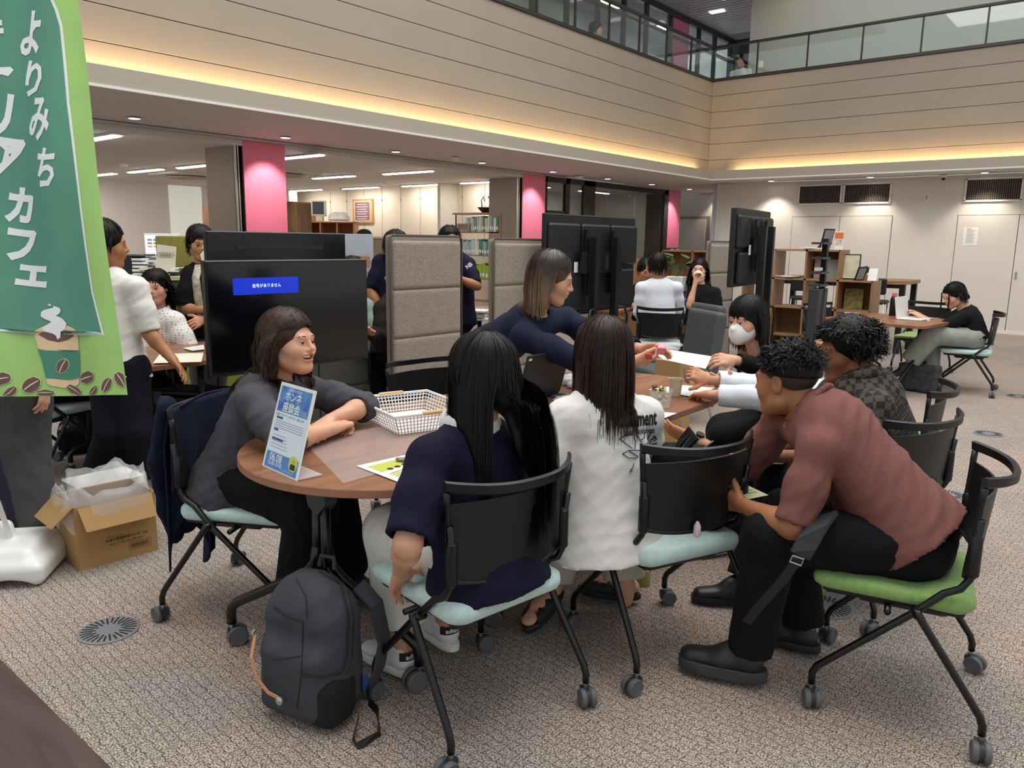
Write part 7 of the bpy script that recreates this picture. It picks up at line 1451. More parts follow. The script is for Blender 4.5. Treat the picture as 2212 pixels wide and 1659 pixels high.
b = B(); b.tube([bk(*q, hB) for q in ((0, 0), (.5, 0), (1, 0), (1, .5), (1, 1), (.5, 1), (0, 1), (0, .5))], .006, 8, closed=True); b.build('rim', BW, t, True); b = B(); b.add([bk(0, 0, .003), bk(1, 0, .003), bk(1, 1, .003), bk(0, 1, .003)], [(0, 1, 2, 3)]); b.build('floor', film_mat('basket_floor', (.92, .91, .91), .75, .4), t)
for s0 in (0, 1): b = B(); b.tube([bk(s0, .34, hB+.003), bk(s0, .36, hB+.004), bk(s0, .64, hB+.004), bk(s0, .66, hB+.003)], .008, 8); b.build('wooden_grip', mat('grip_wood', '#d9b27c', .5), t, True)
# flyer and snack
def sheet(name, label, cat, pts, m, th=.0012, group=None):
    P = [V3(*p) for p in pts]; c0 = np.mean(P, 0); tt = thing(name, label, cat, c0); n_ = nrm(np.cross(P[1]-P[0], P[3]-P[0])); n_ = n_ if n_[2] > 0 else -n_; b = B(); b.add([p-c0 for p in P]+[p-c0+n_*th for p in P], [(3, 2, 1, 0), (4, 5, 6, 7), (0, 1, 5, 4), (1, 2, 6, 5), (2, 3, 7, 6), (3, 0, 4, 7)]); b.build('sheet', m, tt)
    return tt, (lambda u, v, z=0: (P[0]*(1-u)*(1-v)+P[1]*u*(1-v)+P[2]*u*v+P[3]*(1-u)*v)-c0+n_*(th+.0005+z))
def uvp(tt, f, nm, u0, u1, v0, v1, m, z=0): b = B(); b.add([f(u0, v0, z), f(u1, v0, z), f(u1, v1, z), f(u0, v1, z)], [(0, 1, 2, 3)]); b.build(nm, m, tt)
tt, f = sheet('event_flyer', 'white and olive flyer lying on the table under a blue snack', 'flyer', [Zp(770, 1007, TZ+.003), Zp(877, 983, TZ+.003), Zp(960, 1008, TZ+.003), Zp(882, 1050, TZ+.003)], PAPER)
uvp(tt, f, 'olive_panel', .10, .97, .12, .42, mat('flyer_olive', '#b9bd4c', .7)); uvp(tt, f, 'pale_panel', .10, .97, .50, .90, mat('flyer_pale', '#d9dfae', .7))
for k in range(3): b = B(); cc = f(.30+.16*k, .40, .0003); b.lathe([(.0105, 0), (.0105, .0006), (.001, .0007)], cc, 16); b.build('round_mark', INK, tt)
for k in range(6): uvp(tt, f, 'text_row', .14, .90, .54+.055*k, .565+.055*k, mat('flyer_ink', '#8d9160', .8), .0003)
s = S(); q = Zp(885, 996, TZ+.014); tt = thing('snack_packet', 'small blue and gold snack packet on the flyer', 'snack', Zp(885, 998, TZ+.005)); s.cone((-.035, -.02, .008), (.045, .025, .010), .010, .016, .01, flat=(0, 0, 1), q=.6); soft('wrapper', s, .004, mat('snack_blue', '#1a3f9e', .3, var=.9, vs=35, col2='#d8b45a'), tt)
# laptop
yb0, yb1 = 2.70, 3.035; t = thing('laptop', 'open black laptop with its lid towards us on the table', 'laptop', (-2.2, (yb0+yb1)/2, TZ)); B().box((-.125, 0, .010), (.235, yb1-yb0, .018), bev=.004).build('base', mat('laptop_black', '#1a1a1c', .45), t); b = B(); b.box((0, 0, 0), (.008, yb1-yb0, .225), bev=.003); R_ = roty(.28); b.v = [tuple(R_@(V3(*p)+V3(0, 0, .1125))+V3(-.005, 0, .018)) for p in b.v]; ld = b.build('lid', mat('laptop_black', '#1a1a1c', .45), t); b = B(); b.box((0, 0, 0), (.001, .022, .011)); b.v = [tuple(R_@(V3(*p)+V3(.005, -.145, .205))+V3(-.005, 0, .018)) for p in b.v]; b.build('lid_sticker', WHITEP, ld)
t = thing('card_reader', 'slim silver device beside the laptop', 'device', Zp(1212, 858, TZ)); B().box((0, 0, .007), (.05, .09, .013), bev=.003).build('body', ALU, t); B().box((0, 0, .0135), (.03, .05, .001)).build('screen', INK, t)
def cup_(name, label, p, col, h=.075, r=.036):
    t = thing(name, label, 'cup', p); B().lathe([(r*.72, 0), (r*.74, .002), (r*.98, h-.003), (r*1.04, h-.002), (r*1.04, h+.002), (r*.96, h+.001), (r*.70, .006), (.001, .006)], n=28).build('wall', col, t, True); return t
CUPM = mat('paper_cup', '#e8dfc6', .7); cup_('paper_cup', 'cream paper cup standing behind the sweets cup', Zp(1458, 855, TZ), CUPM, .085, .036); cup_('paper_cup', 'white paper cup held by the girl in the white t-shirt', Zp(1167, 940, TZ), mat('paper_cup_white', '#e9e5db', .7), .075, .038)
p = Zp(1426, 880, TZ); t = thing('sweets_cup', 'clear plastic cup full of wrapped sweets on the table', 'cup', p); B().lathe([(.042, 0), (.044, .003), (.054, .085), (.052, .085), (.043, .006), (.001, .006)], n=28).build('clear_cup', film_mat('clear_cup', (.92, .95, .93), .22, .05), t, True)
SW = [mat('sweet_%d' % i, c, .3) for i, c in enumerate(('#6b3a26', '#c9a94f', '#a8c36a', '#b33a36', '#e2d9b8', '#3c2a20'))]; r5 = np.random.default_rng(8)
for i in range(30): a, rr, z = r5.uniform(0, 6.3), r5.uniform(0, .034), .012+.085*(i/30); o = B().box((0, 0, 0), (.022, .016, .010), bev=.003).build('sweet', SW[i % 6], t); o.location = (rr*math.cos(a), rr*math.sin(a), z); o.rotation_euler = tuple(r5.uniform(0, 3, 3))
def crumple(name, label, cat, p, r, m, seed, flat=.6):
    tt = thing(name, label, cat, p); rr = np.random.default_rng(seed); s = S()
    for i in range(9): d = rr.normal(size=3)*V3(r[0], r[1], r[2])*.42; s.ell(V3(d[0], d[1], abs(d[2])+r[2]*.35), V3(*r)*rr.uniform(.35, .6), None, .012)
    soft('film', s, max(.006, min(r)/9), m, tt, (0, 0, 0), min(r)*.10, 60/max(r)*.12+30, None, seed); return tt
WFILM = film_mat('white_bag_film', (.90, .90, .90), .8, .3)
crumple('plastic_bag', 'small crumpled white bag on the table behind the girl\'s hair', 'bag', Zp(1232, 832, TZ), (.07, .06, .035), WFILM, 3); crumple('plastic_pouch', 'clear crinkled pouch lying beside the laptop', 'bag', Zp(1228, 866, TZ), (.09, .06, .012), WFILM, 5); crumple('plastic_bag', 'pale crumpled carrier bag on the floor by the oak shelf', 'bag', Zp(1725, 745, .0), (.33, .25, .12), WFILM, 6); crumple('plastic_bag', 'clear bag in a low bin beyond the handed paper', 'bag', D(1455, 757, 5.4), (.11, .09, .03), FILM, 7)
p = D(1455, 800, 5.4); t = thing('waste_bin', 'tan bin beyond the table with a clear bag in it', 'bin', (p[0], p[1], 0)); B().prism(rrect(-.10, .10, -.10, .10, .02), 0, float(D(1455, 775, 5.4)[2])).build('tub', KRAFT, t)
# papers on the table's far end and handed over
for k, (pts, lb) in enumerate((([(1400, 842), (1470, 832), (1545, 838), (1500, 858)], 'white form on the table under the writing hand'), ([(1380, 905), (1400, 888), (1462, 893), (1418, 910)], 'white clipboard sheet hanging over the table edge'), ([(1190, 930), (1215, 905), (1285, 890), (1250, 920)], 'white note by the paper cup'))): sheet('paper_sheet', lb, 'paper', [Zp(x, y, TZ+.004) for x, y in pts], PAPER)
tt, f = sheet('paper_sheet', 'white form passing between the jacket woman and the masked girl', 'paper', [D(1412, 772, 3.62), D(1440, 755, 3.78), D(1537, 770, 3.98), D(1524, 797, 3.84)], PAPER)
for u0, u1, v0, v1 in ((.3, .9, .35, .40), (.45, .62, .5, .75), (.68, .92, .5, .75)): uvp(tt, f, 'printed_box', u0, u1, v0, v0+.02, mat('ink_grey2', '#8d949c', .8)); uvp(tt, f, 'printed_box', u0, u1, v1-.02, v1, mat('ink_grey2', '#8d949c', .8))
PK = mat('block_pink', '#e58a96', .6)
for nm, lb, p, sz, m in (('toy_block', 'pale pink cube held over the handed paper', D(1428, 755, 3.56), .034, PK), ('toy_block', 'red flat block held beside the pink cube', D(1402, 768, 3.53), .028, REDP)): tt = thing(nm, lb, 'block', p); o = B().box((0, 0, 0), (sz, sz*1.1, sz), rotz(.6)@rotx(.3), bev=.003).build('cube', m, tt); B().box((0, 0, sz*.52), (sz*.3, sz*.3, .002), rotz(.6)@rotx(.3)).build('mark', mat('block_mark', '#f3c3c8', .6), tt)
for lb, a, c in (('pen in the writing hand at the far table end', D(1478, 795, 3.72), D(1481, 825, 3.70)), ('black pen in the outstretched hand of the brown t-shirt man', D(1468, 905, 3.04), D(1472, 935, 3.02))): tt = thing('pen', lb, 'pen', c); b = B(); b.tube([V3(0, 0, 0), (a-c)*.9, a-c], [.0042, .0042, .0015], 8); b.build('barrel', GREYP, tt, True)
J4 = M4['J']; w0 = J4['wrR']; dr = nrm(w0-J4['elR']); e1_ = nrm(np.cross(dr, UP)); e2_ = np.cross(dr, e1_); tt = thing('wrist_watch', 'black watch on the outstretched wrist', 'watch', w0); b = B(); b.strap([-dr*.015+e1_*.031*math.cos(a)+e2_*.028*math.sin(a) for a in np.linspace(0, 2*PI, 20)], .022, .003, dr); b.build('band', BLKP, tt); b = B(); b.lathe([(.017, 0), (.017, .006), (.001, .007)], -dr*.015-e2_*.029, 16, -e2_); b.build('dial', INK, tt, True)
sheet('paper_sheet', 'stack of handouts on the checkered shirt man\'s lap', 'paper', [D(1578, 1000, 3.05), D(1625, 985, 3.2), D(1705, 988, 3.2), D(1690, 1003, 3.05)], PAPER, .006); tt, f = sheet('event_flyer', 'pale yellow flyer held in the brown t-shirt man\'s hand', 'flyer', [D(1565, 1030, 2.86), D(1600, 1042, 2.80), D(1660, 1070, 2.68), D(1560, 1090, 2.70)], mat('flyer_yellow', '#e3e2b4', .7)); [uvp(tt, f, 'text_row', .2, .9, .15+.14*k, .2+.14*k, INK if k == 1 else mat('flyer_ink', '#8d9160', .8)) for k in range(5)]
# strap across the brown t-shirt man's thigh
tt = thing('bag_strap', 'black padded bag strap with buckle lying over the trousered thigh', 'strap', D(1720, 1200, 2.35)); rr0 = D(1720, 1200, 2.35); b = B(); b.strap([D(*q)-rr0 for q in ((1790, 1112, 2.42), (1768, 1135, 2.355), (1742, 1175, 2.345), (1728, 1200, 2.35))], .062, .014, CR*.8+UP*.4); b.build('shoulder_pad', mat('strap_pad', '#2b2d30', .6), tt); b = B(); b.strap([D(*q)-rr0 for q in ((1732, 1195, 2.345), (1718, 1215, 2.35), (1690, 1255, 2.37), (1640, 1310, 2.40), (1612, 1345, 2.42))], .034, .004, CR*.8+UP*.4); b.build('webbing', BLKP, tt); b = B(); b.tube([D(*q)-rr0 for q in ((1712, 1200, 2.34), (1736, 1208, 2.34), (1730, 1222, 2.34), (1706, 1213, 2.34))], .003, 6, closed=True); b.build('buckle', STEEL, tt, True)
# bag on the chair of the white t-shirt girl
pb = V3(-1.20, 2.52, .445); tt = thing('seat_bag', 'black backpack leaning in the chair beside the white t-shirt girl', 'backpack', pb); s = S(); s.rbox((-.02, -.02, .15), (.09, .14, .15), .06, rotz(1.18)); soft('body', s, .010, BLACKC, tt, (0, 0, 0), .006, 20); b = B(); r0 = pb; b.strap([D(*q)-r0 for q in ((1455, 985, 2.78), (1470, 955, 2.76), (1490, 930, 2.74), (1500, 945, 2.72), (1480, 975, 2.74), (1510, 985, 2.74), (1540, 960, 2.76), (1556, 975, 2.78))], .03, .008, UP+CR*.4); b.build('straps', BLKP, tt); b = B(); b.lathe([(.008, 0), (.013, .01), (.012, .04), (.004, .055)], D(1505, 1160, 2.60)-r0, 12); b.build('pastel_charm', mat('charm_pink', '#e3c4d8', .5), tt, True)
b = B(); P9 = Zp(1388, 1262, 0); tt = thing('tea_bottle', 'green labelled drink bottle on the carpet under the chair', 'bottle', P9*[1, 1, 0]); B().lathe([(.030, 0), (.032, .006), (.032, .15), (.026, .175), (.013, .20), (.013, .215), (.001, .216)], n=20).build('bottle', film_mat('tea', (.45, .42, .12), .8, .1), tt, True); B().lathe([(.0325, .07), (.0325, .145)], n=20).build('label_wrap', mat('tea_label', '#8fae3c', .5, var=.6, vs=60, col2='#e8ecd8'), tt, True)
# shoe lettering on the white sneakers, cable on the floor
def heel_logo(c, an, toe):
    tv = nrm(V3(*toe)); lat = np.cross(nrm(V3(tv[0], tv[1], 0)), UP); hl = V3(*an)-tv*.055-UP*.087
    b = B(); n = 12; vs = []
    for i in range(n):
        a = -1.15+2.3*i/(n-1)
        for z in (.062, .092): vs.append(hl+tv*(.054-.0445*math.cos(a))+lat*.0435*math.sin(a)+UP*z-c['root'])
    b.add(vs, [(2*i, 2*i+2, 2*i+3, 2*i+1) for i in range(n-1)]); o = b.build('heel_tab', INK, c['t'], True, None)
    vs, fc = text_mesh('adidas', .024, bold=.0006); b = B(); b.add([hl+tv*(.054-.0460*math.cos(v[0]/.046))+lat*.0450*math.sin(v[0]/.046)*(1)+UP*(.076+v[1])-c['root'] for v in vs], fc); b.build('heel_lettering', INKW, c['t'])
for sd, a_, b_ in (('L', (806, 1425), (895, 1468)), ('R', (905, 1352), (985, 1418))): heel_logo(G2, G2['J']['an'+sd], nrm(Zp(*a_, 0)-Zp(*b_, 0)))
# print on the white t-shirt: laid onto the cloth
G3_top = G3['top']; me = G3_top.data; bv = BVHTree.FromPolygons([tuple(v.co) for v in me.vertices], [tuple(p.vertices) for p in me.polygons])
def on_cloth(x, y):
    r = nrm(ray(x, y)); h = bv.ray_cast(Vector(ORG-G3['root']), Vector(r), 10)
    if h[0] is None: return None
    n_ = V3(*h[1]); n_ = n_ if n_@r < 0 else -n_; return V3(*h[0])+n_*.003
def cloth_print(name, body, cx, cy, w, h, rot, bold):
    vs, fc = text_mesh(body, 1.0, bold=bold, res=2); P = np.array(vs)[:, :2]; mn, mx = P.min(0), P.max(0); Q = (P-(mn+mx)/2)/(mx-mn)*[w, h]; pts = [on_cloth(cx+x*math.cos(rot)+y*math.sin(rot)*0, cy+x*math.sin(rot)-y) for x, y in Q]
    ok = [p is not None for p in pts]; b = B(); b.add([p if p is not None else V3(0, 0, 0) for p in pts], [f for f in fc if all(ok[i] for i in f)]); b.build(name, INK, G3_top)
cloth_print('gothic_lettering', 'Abatement', 1372, 905, 92, 34, -.10, .03); cloth_print('small_lettering', 'dekkn backfohress', 1380, 931, 66, 13, -.10, .02)
def cloth_line(name, pts, r):
    Q = [on_cloth(*p) for p in pts]; Q = [p for p in Q if p is not None]
    if len(Q) > 1: B().tube(Q, r, 5).build(name, INK, G3_top, True)
q5 = lambda x, y: (1300+x*.189, 870+y*.189)
for k, L_ in enumerate((((200, 412), (250, 375), (330, 368), (400, 380), (440, 440), (470, 510)), ((200, 412), (270, 470), (345, 525)), ((232, 582), (300, 545), (380, 540), (440, 545)), ((232, 582), (300, 630), (360, 632), (408, 620)), ((360, 385), (380, 440), (370, 530)), ((310, 555), (405, 612)), ((560, 330), (520, 400), (510, 470)), ((615, 380), (560, 420), (530, 480)), ((625, 460), (570, 470), (520, 500)), ((590, 370), (620, 410), (590, 430)), ((320, 770), (350, 740), (360, 690)), ((310, 790), (345, 770)), ((480, 320), (480, 400), (440, 420)))): cloth_line('printed_branch', [q5(*p) for p in L_], .0022 if 6 <= k < 10 else .0014)
# ------------------------------------------------------------------ things on the far table, shelf and floor at the right
t = thing('drink_bottle', 'black drink bottle with a coral lid on the laptop table', 'bottle', Zp(1928, 682, .7205)); B().lathe([(.036, 0), (.038, .004), (.038, .17), (.030, .20), (.022, .212)], n=20).build('body', BLKP, t, True); B().lathe([(.025, .212), (.025, .245), (.001, .247)], n=18).build('lid', mat('lid_coral', '#d9707a', .5), t, True)
p = Zp(1975, 690, .7205); t = thing('laptop', 'white laptop used by the woman in the black t-shirt', 'laptop', p, -.13); B().box((0, 0, .008), (.24, .32, .015), bev=.004).build('base', WHITEP, t); b = B(); b.box((0, 0, .11), (.008, .32, .215), bev=.003); b.v = [tuple(roty(-.15)@V3(*q)+V3(-.12, 0, .012)) for q in b.v]; b.build('lid', WHITEP, t); B().box((.02, 0, .0162), (.12, .28, .001)).build('keyboard', mat('keys', '#cfcfcf', .5), t)
p = Zp(1985, 846, 0); t = thing('tote_bag', 'black washed denim tote bag slumped on the carpet by the laptop chair', 'bag', p*[1, 1, 0], -.2); s = S(); s.rbox((0, 0, .15), (.19, .08, .15), .05); s.ell((0, 0, .30), (.15, .05, .05), k=.04, op='s'); soft('body', s, .012, mat('denim_black', '#2b2c31', .9, var=.5, vs=18, col2='#45474d', bump=.4, bs=60), t, (0, 0, 0), .01, 18); b = B(); b.strap([(-.12, -.07, .28), (-.15, -.10, .10), (-.16, -.12, .0)], .012, .003, (1, 0, 0)); b.build('straps', INK, t)
# shelf contents
SX, SY = -3.30, 9.5
def shp(x, y, z): return V3(SX+x, SY+y, z)
def frame_pic(label, p, w, h, rz, tilt, inner, border=INK):
    t = thing('picture_frame', label, 'frame', p, rz); R_ = rotx(tilt); b = B(); b.box((0, 0, h/2), (w, .014, h), bev=.003); b.v = [tuple(R_@V3(*q)) for q in b.v]; b.build('frame', border, t); b = B(); b.box((0, -.008, h/2), (w-.03, .002, h-.03)); b.v = [tuple(R_@V3(*q)) for q in b.v]; b.build('picture', inner, t); b = B(); b.strap([R_@V3(0, .01, h*.55), V3(0, h*.42, .003)], .04, .006, (1, 0, 0)); b.build('easel', INK, t)
frame_pic('black photo frame turned sideways on top of the oak shelf', shp(.16, .12, 1.412), .17, .25, 1.15, .25, mat('photo_back', '#8f9194', .5)); frame_pic('framed certificate leaning on the stepped oak shelf', shp(.47, .16, 1.067), .21, .30, .25, -.15, mat('certificate', '#cfc9a6', .6, var=.3, vs=12)); frame_pic('small tilted frame in front of the little plant', shp(.60, .06, 1.067), .12, .17, .9, .4, mat('photo_back', '#8f9194', .5))
t = thing('leaflet_stand', 'upright leaflet in orange and white on the oak shelf top', 'leaflet', shp(.33, .10, 1.412)); B().box((0, 0, .105), (.10, .004, .21)).build('card', PAPER, t); B().box((0, -.003, .165), (.095, .002, .07)).build('orange_part', mat('leaflet_orange', '#d9723f', .6), t); B().box((0, -.003, .09), (.08, .002, .07)).build('drawing', mat('leaflet_art', '#8a7b86', .6, var=.9, vs=40, col2='#efe6e0'), t)
t = thing('desk_calendar', 'small tent calendar on the lower step of the oak shelf', 'calendar', shp(.74, .12, 1.067)); b = B(); b.prism([(-.045, 0), (.045, 0), (0, .14)], -.05, .05, lambda x, y, z: V3(z, x, y)); b.build('tent', WHITEP, t); b = B(); b.box((0, -.03, .02), (.10, .004, .03), rotx(-.3)); b.build('foot', INK, t)
t = thing('small_plant', 'little leafy plant in an orange pot behind the small frame', 'plant', shp(.645, .17, 1.067)); B().lathe([(.025, 0), (.035, .06), (.03, .06), (.001, .055)], n=16).build('pot', mat('pot_orange', '#c08348', .7), t, True)
LEAFM = mat('leaf_green', '#4d6b3a', .6, var=.3, vs=9); rL = np.random.default_rng(2)
def leafmesh(L, w): b = B(); b.grid(lambda u, v: (w*(v-.5)*math.sin(PI*min(1, u*.96+.04))*1.0, L*u, .15*L*u*(1-u)+.02*abs(v-.5)), 6, 3); return b.mesh('leaf', LEAFM, True)
lm = leafmesh(.07, .035)
for i in range(22): o = link('leaf', lm, t); o.location = (0, 0, .06+.002*i); o.rotation_euler = (rL.uniform(.3, 1.2), 0, rL.uniform(0, 6.3))
for lb, p, w, h, m in (('pink patterned magazine standing in the top shelf cell', shp(.13, .18, 1.067), .17, .23, mat('mag_pink', '#9a8472', .6, var=.9, vs=25, col2='#b98f8f')), ('blue landscape magazine standing in the top shelf cell', shp(.28, .16, 1.067), .17, .23, mat('mag_blue', '#6e8ba0', .6, var=.9, vs=10, col2='#a89a62')), ('yellow picture book standing in the lower right shelf cell', shp(.53, .18, .722), .21, .24, mat('mag_yellow', '#a08f3c', .6, var=.9, vs=22, col2='#4d4634'))): t = thing('magazine', lb, 'magazine', p, .05); B().box((0, 0, h/2), (w, .008, h), rotx(-.1)).build('cover', m, t)
for lb, p in (('papers spread in the open middle cell of the oak shelf', shp(.16, .12, .722)), ('papers lying in the left cell of the oak shelf', shp(-.25, .12, 1.067)), ('papers on the top board of the oak shelf', shp(.05, .10, 1.412))):
    t = thing('paper_pile', lb, 'papers', p); [B().box((rL.uniform(-.05, .05), rL.uniform(-.03, .03), .004+.005*i), (.26, .2, .004), rotz(rL.uniform(-.4, .4))).build('sheet', PAPER if i % 2 else PAPER2, t) for i in range(4)]
# monstera on the low bookcase
p = D(1462, 602, 9.6); t = thing('potted_plant', 'split-leaf plant in a white box pot by the narrow pink column', 'plant', p); B().box((0, 0, -.06), (.22, .16, .18), bev=.01).build('pot', WHITEP, t); lm = leafmesh(.15, .13)
for i in range(12): a = rL.uniform(0, 6.3); h_ = rL.uniform(.12, .30); b = B(); tip = V3(.10*math.cos(a), .10*math.sin(a), h_); b.tube([(0, 0, .02), tip*.6+V3(0, 0, .05), tip], .004, 5); o_ = b.build('stem', LEAFM, t, True); o = link('leaf', lm, o_); o.location = tip; o.rotation_euler = (rL.uniform(-.4, .4), rL.uniform(-.4, .4), a-PI/2)
p = D(1505, 640, 9.2); t = thing('storage_tray', 'blue storage tray beside the masked woman in black', 'tray', D(1500, 660, 9.0)); B().box((0, 0, .03), (.26, .2, .09), bev=.01).build('tub', mat('tray_blue', '#2a4c94', .5), t)
# ------------------------------------------------------------------ office counter, lockers, cubby, binders
OLIVE = mat('olive_felt', '#9a9147', .9, var=.3, vs=60, bump=.3, bs=200); TAN = mat('tan_felt', '#84775c', .9, var=.3, vs=60, bump=.3, bs=200)
t = thing('tall_locker', 'tall wood-fronted locker behind the brown partition', 'locker', (-13.0, 7.62, 0)); B().box((0, 0, 1.0), (.45, .62, 2.0), bev=.004).build('body', CEDAR, t); B().box((.23, 0, 1.0), (.01, .60, 1.96)).build('door', CEDAR, t)
p = D(640, 470, 10.9); t = thing('tall_locker', 'tall brown ribbed cupboard beside the large pink column', 'locker', (p[0], p[1], 0)); B().box((0, 0, .98), (.30, .30, 1.96), bev=.004).build('body', CEDAR, t); B().box((.155, 0, .98), (.01, .28, 1.92)).build('door', wood_mat('wood_brown_upright', '#5d452f', '#7c5f43', 1.8, 'Z'), t)
p = D(715, 490, 12.2); cz = float(D(715, 479, 12.2)[2]); t = thing('cubby_unit', 'orange wood cubby unit with helmets and a box on top', 'shelf', (p[0], p[1], 0), .69); ORW = wood_mat('wood_orange', '#a0643a', '#bd8050', 1, 'X'); B().box((0, 0, cz-.01), (.80, .34, .02)).build('top_board', ORW, t); B().box((0, .16, cz/2), (.8, .02, cz)).build('back_panel', ORW, t)
for x in (-.39, -.13, .13, .39): B().box((x, 0, cz/2), (.02, .34, cz)).build('upright', ORW, t)
for z in (.02, cz-.35, cz-.72): B().box((0, 0, z), (.78, .34, .02)).build('shelf_board', ORW, t)
B().box((-.26, -.05, cz-.29), (.22, .22, .08)).build('red_tray', REDP, t)
def on_cubby(px, dz=0.0): q = D(px, 479, 12.15); return V3(q[0], q[1], cz+dz)
t = thing('old_monitor', 'cream-cased monitor standing on the cubby unit', 'monitor', on_cubby(690), .69); B().box((0, 0, .20), (.22, .10, .24), bev=.01).build('case', mat('cream_plastic', '#ddd8c4', .5), t); B().box((0, -.052, .205), (.175, .004, .19)).build('screen', mat('crt_grey', '#4d5359', .3), t); B().box((0, 0, .04), (.12, .12, .08)).build('stand', mat('cream_plastic', '#ddd8c4', .5), t)
t = thing('small_box', 'wooden box on the left end of the cubby unit', 'box', on_cubby(670), .69); B().box((0, 0, .045), (.20, .15, .09), bev=.003).build('body', ORW, t)
for px, lb in ((726, 'white safety helmet, the rear one on the cubby unit'), (740, 'white safety helmet at the front of the cubby unit')): t = thing('safety_helmet', lb, 'helmet', on_cubby(px), .69); s = S(); s.ell((0, 0, .05), (.12, .10, .10), k=.02, cut=[(V3(0, 0, .02), V3(0, 0, -1))]); s.ell((0, -.05, .03), (.12, .10, .014), k=.01); soft('shell', s, .012, WHITEP, t)
# framed notice on the end wall
a, c_ = Yp(762, 431, YO-.02), Yp(807, 482, YO-.02); t = thing('wall_notice', 'framed purple notice with white text on the warm office wall', 'picture', ((a[0]+c_[0])/2, YO-.02, (a[2]+c_[2])/2)); w, h = abs(c_[0]-a[0]), abs(a[2]-c_[2]); B().box((0, 0, 0), (w, .03, h), bev=.004).build('frame', mat('frame_wood', '#b58e62', .5), t); B().box((0, -.017, 0), (w*.84, .004, h*.86)).build('mount', mat('mount_peach', '#d9b98f', .7), t); B().box((0, -.020, 0), (w*.70, .004, h*.74)).build('print', mat('notice_purple', '#8a5f6e', .6), t)
b = B(); [b.box((-.02*w, -.0225, h*(.28-.1*i)), (w*(.55 if i % 2 else .45), .001, .012)) for i in range(7)]; b.build('text_rows', INKW, t)
# binder shelf
p = D(1045, 560, 12.3); x0 = Yp(985, 462, 11.2); x1 = Yp(1082, 458, 11.2); bx0, bx1, zt = x0[0], x1[0], x0[2]; t = thing('binder_shelf', 'open shelf packed with files and green binders by the second partition', 'shelf', ((bx0+bx1)/2, 11.2, 0)); w = bx1-bx0
B().box((0, .12, zt), (w+.1, .34, .03)).build('top_board', OAK, t); B().box((w/2+.03, .12, zt/2), (.03, .34, zt)).build('side_panel', OAKZ, t); B().box((-w/2, .0, zt/2), (.02, .02, zt)).build('post', BLKP, t)
lv = [Yp(1030, y, 11.2)[2] for y in (502, 552, 602, 650)]
for z in lv: B().box((0, .12, z), (w, .32, .02)).build('shelf_board', OAK, t)
BC = [mat('binder_%d' % i, c, .6) for i, c in enumerate(('#cfc9b8', '#a8b8b0', '#d9d6cf', '#5f7f9e', '#3f7a5a', '#c9c2a0', '#b9c7d4', '#8fa6b5'))]; GB = mat('binder_lime', '#8db32f', .6)
ORD = 'first second third fourth fifth sixth seventh eighth ninth tenth eleventh twelfth thirteenth fourteenth fifteenth sixteenth seventeenth eighteenth nineteenth twentieth twenty-first twenty-second twenty-third twenty-fourth twenty-fifth twenty-sixth twenty-seventh'.split(); BN = ('cream', 'sage', 'white', 'blue', 'green', 'sand', 'pale blue', 'slate blue')
for k, z in enumerate(lv[:3]):
    kk = 0; x = -w/2+(.30 if k == 0 else .05)
    while x < w/2-.04:
        bw = .085 if k == 2 else rL.uniform(.03, .07); hh_ = min(.30, (lv[k-1] if k else zt)-z-.05)*rL.uniform(.82, 1); ci = int(rL.integers(0, 8)); m_ = GB if k == 2 else BC[ci]; kk += 1
        lbl = (('lime green' if k == 2 else BN[ci])+' upright file, '+ORD[min(kk, 27)-1]+' from the left on the '+('upper', 'middle', 'lower')[k]+' binder shelf')
        q = thing('box_file', lbl, 'file', ((bx0+bx1)/2+x+bw/2, 11.2, z+.01), 0, 'files on the binder shelf'); B().box((0, .06, hh_/2), (bw-.004, .22, hh_), roty(rL.uniform(-.04, .04))).build('spine', m_, q); B().box((0, -.052, hh_*.25), (bw*.6, .002, hh_*.22)).build('label_card', PAPER, q); x += bw
t = thing('shelf_sign', 'grey printed sign standing on the binder shelf', 'sign', ((bx0+bx1)/2-w*.26, 11.12, lv[0]+.01)); B().box((0, 0, .08), (.34, .02, .15), rotx(-.2)).build('board', mat('sign_grey', '#8d8e88', .6), t); b = B(); lettering(b, '関係者以外\nご遠慮ください', .05, frame3((0, -.017, .085), (1, 0, 0), (0, .2, 1), (0, -1, .2))); b.build('lettering', INK, t)
p = Yp(1049, 457, 11.3); t = thing('wicker_basket', 'dark wicker basket with looped handles on the binder shelf top', 'basket', (p[0], 11.3, zt+.015)); B().lathe([(.07, 0), (.10, .05), (.15, .10), (.16, .10), (.10, .03), (.001, .01)], n=20).build('bowl', mat('wicker', '#3e241a', .8, bump=.6, bs=120), t, True); b = B(); b.tube([(-.09, 0, .10), (-.11, 0, .24), (-.06, 0, .30), (-.03, 0, .22)], .010, 6); b.tube([(.09, 0, .10), (.11, 0, .24), (.06, 0, .30)], .010, 6); b.build('handles', mat('wicker', '#3e241a', .8), t, True)
s = S(); [s.ell((.0+rL.uniform(-.1, .1), 0, .14+rL.uniform(-.06, .06)), (.08, .03, .05), rotz(0)@roty(rL.uniform(-1, 1)), .01) for _ in range(6)]; p = Yp(1020, 488, 11.25); t = thing('pink_ornament', 'folded pink paper ornament on the top binder shelf', 'ornament', (p[0], 11.22, lv[0]+.02)); soft('folds', s, .015, mat('orn_pink', '#e0a59c', .7), t)
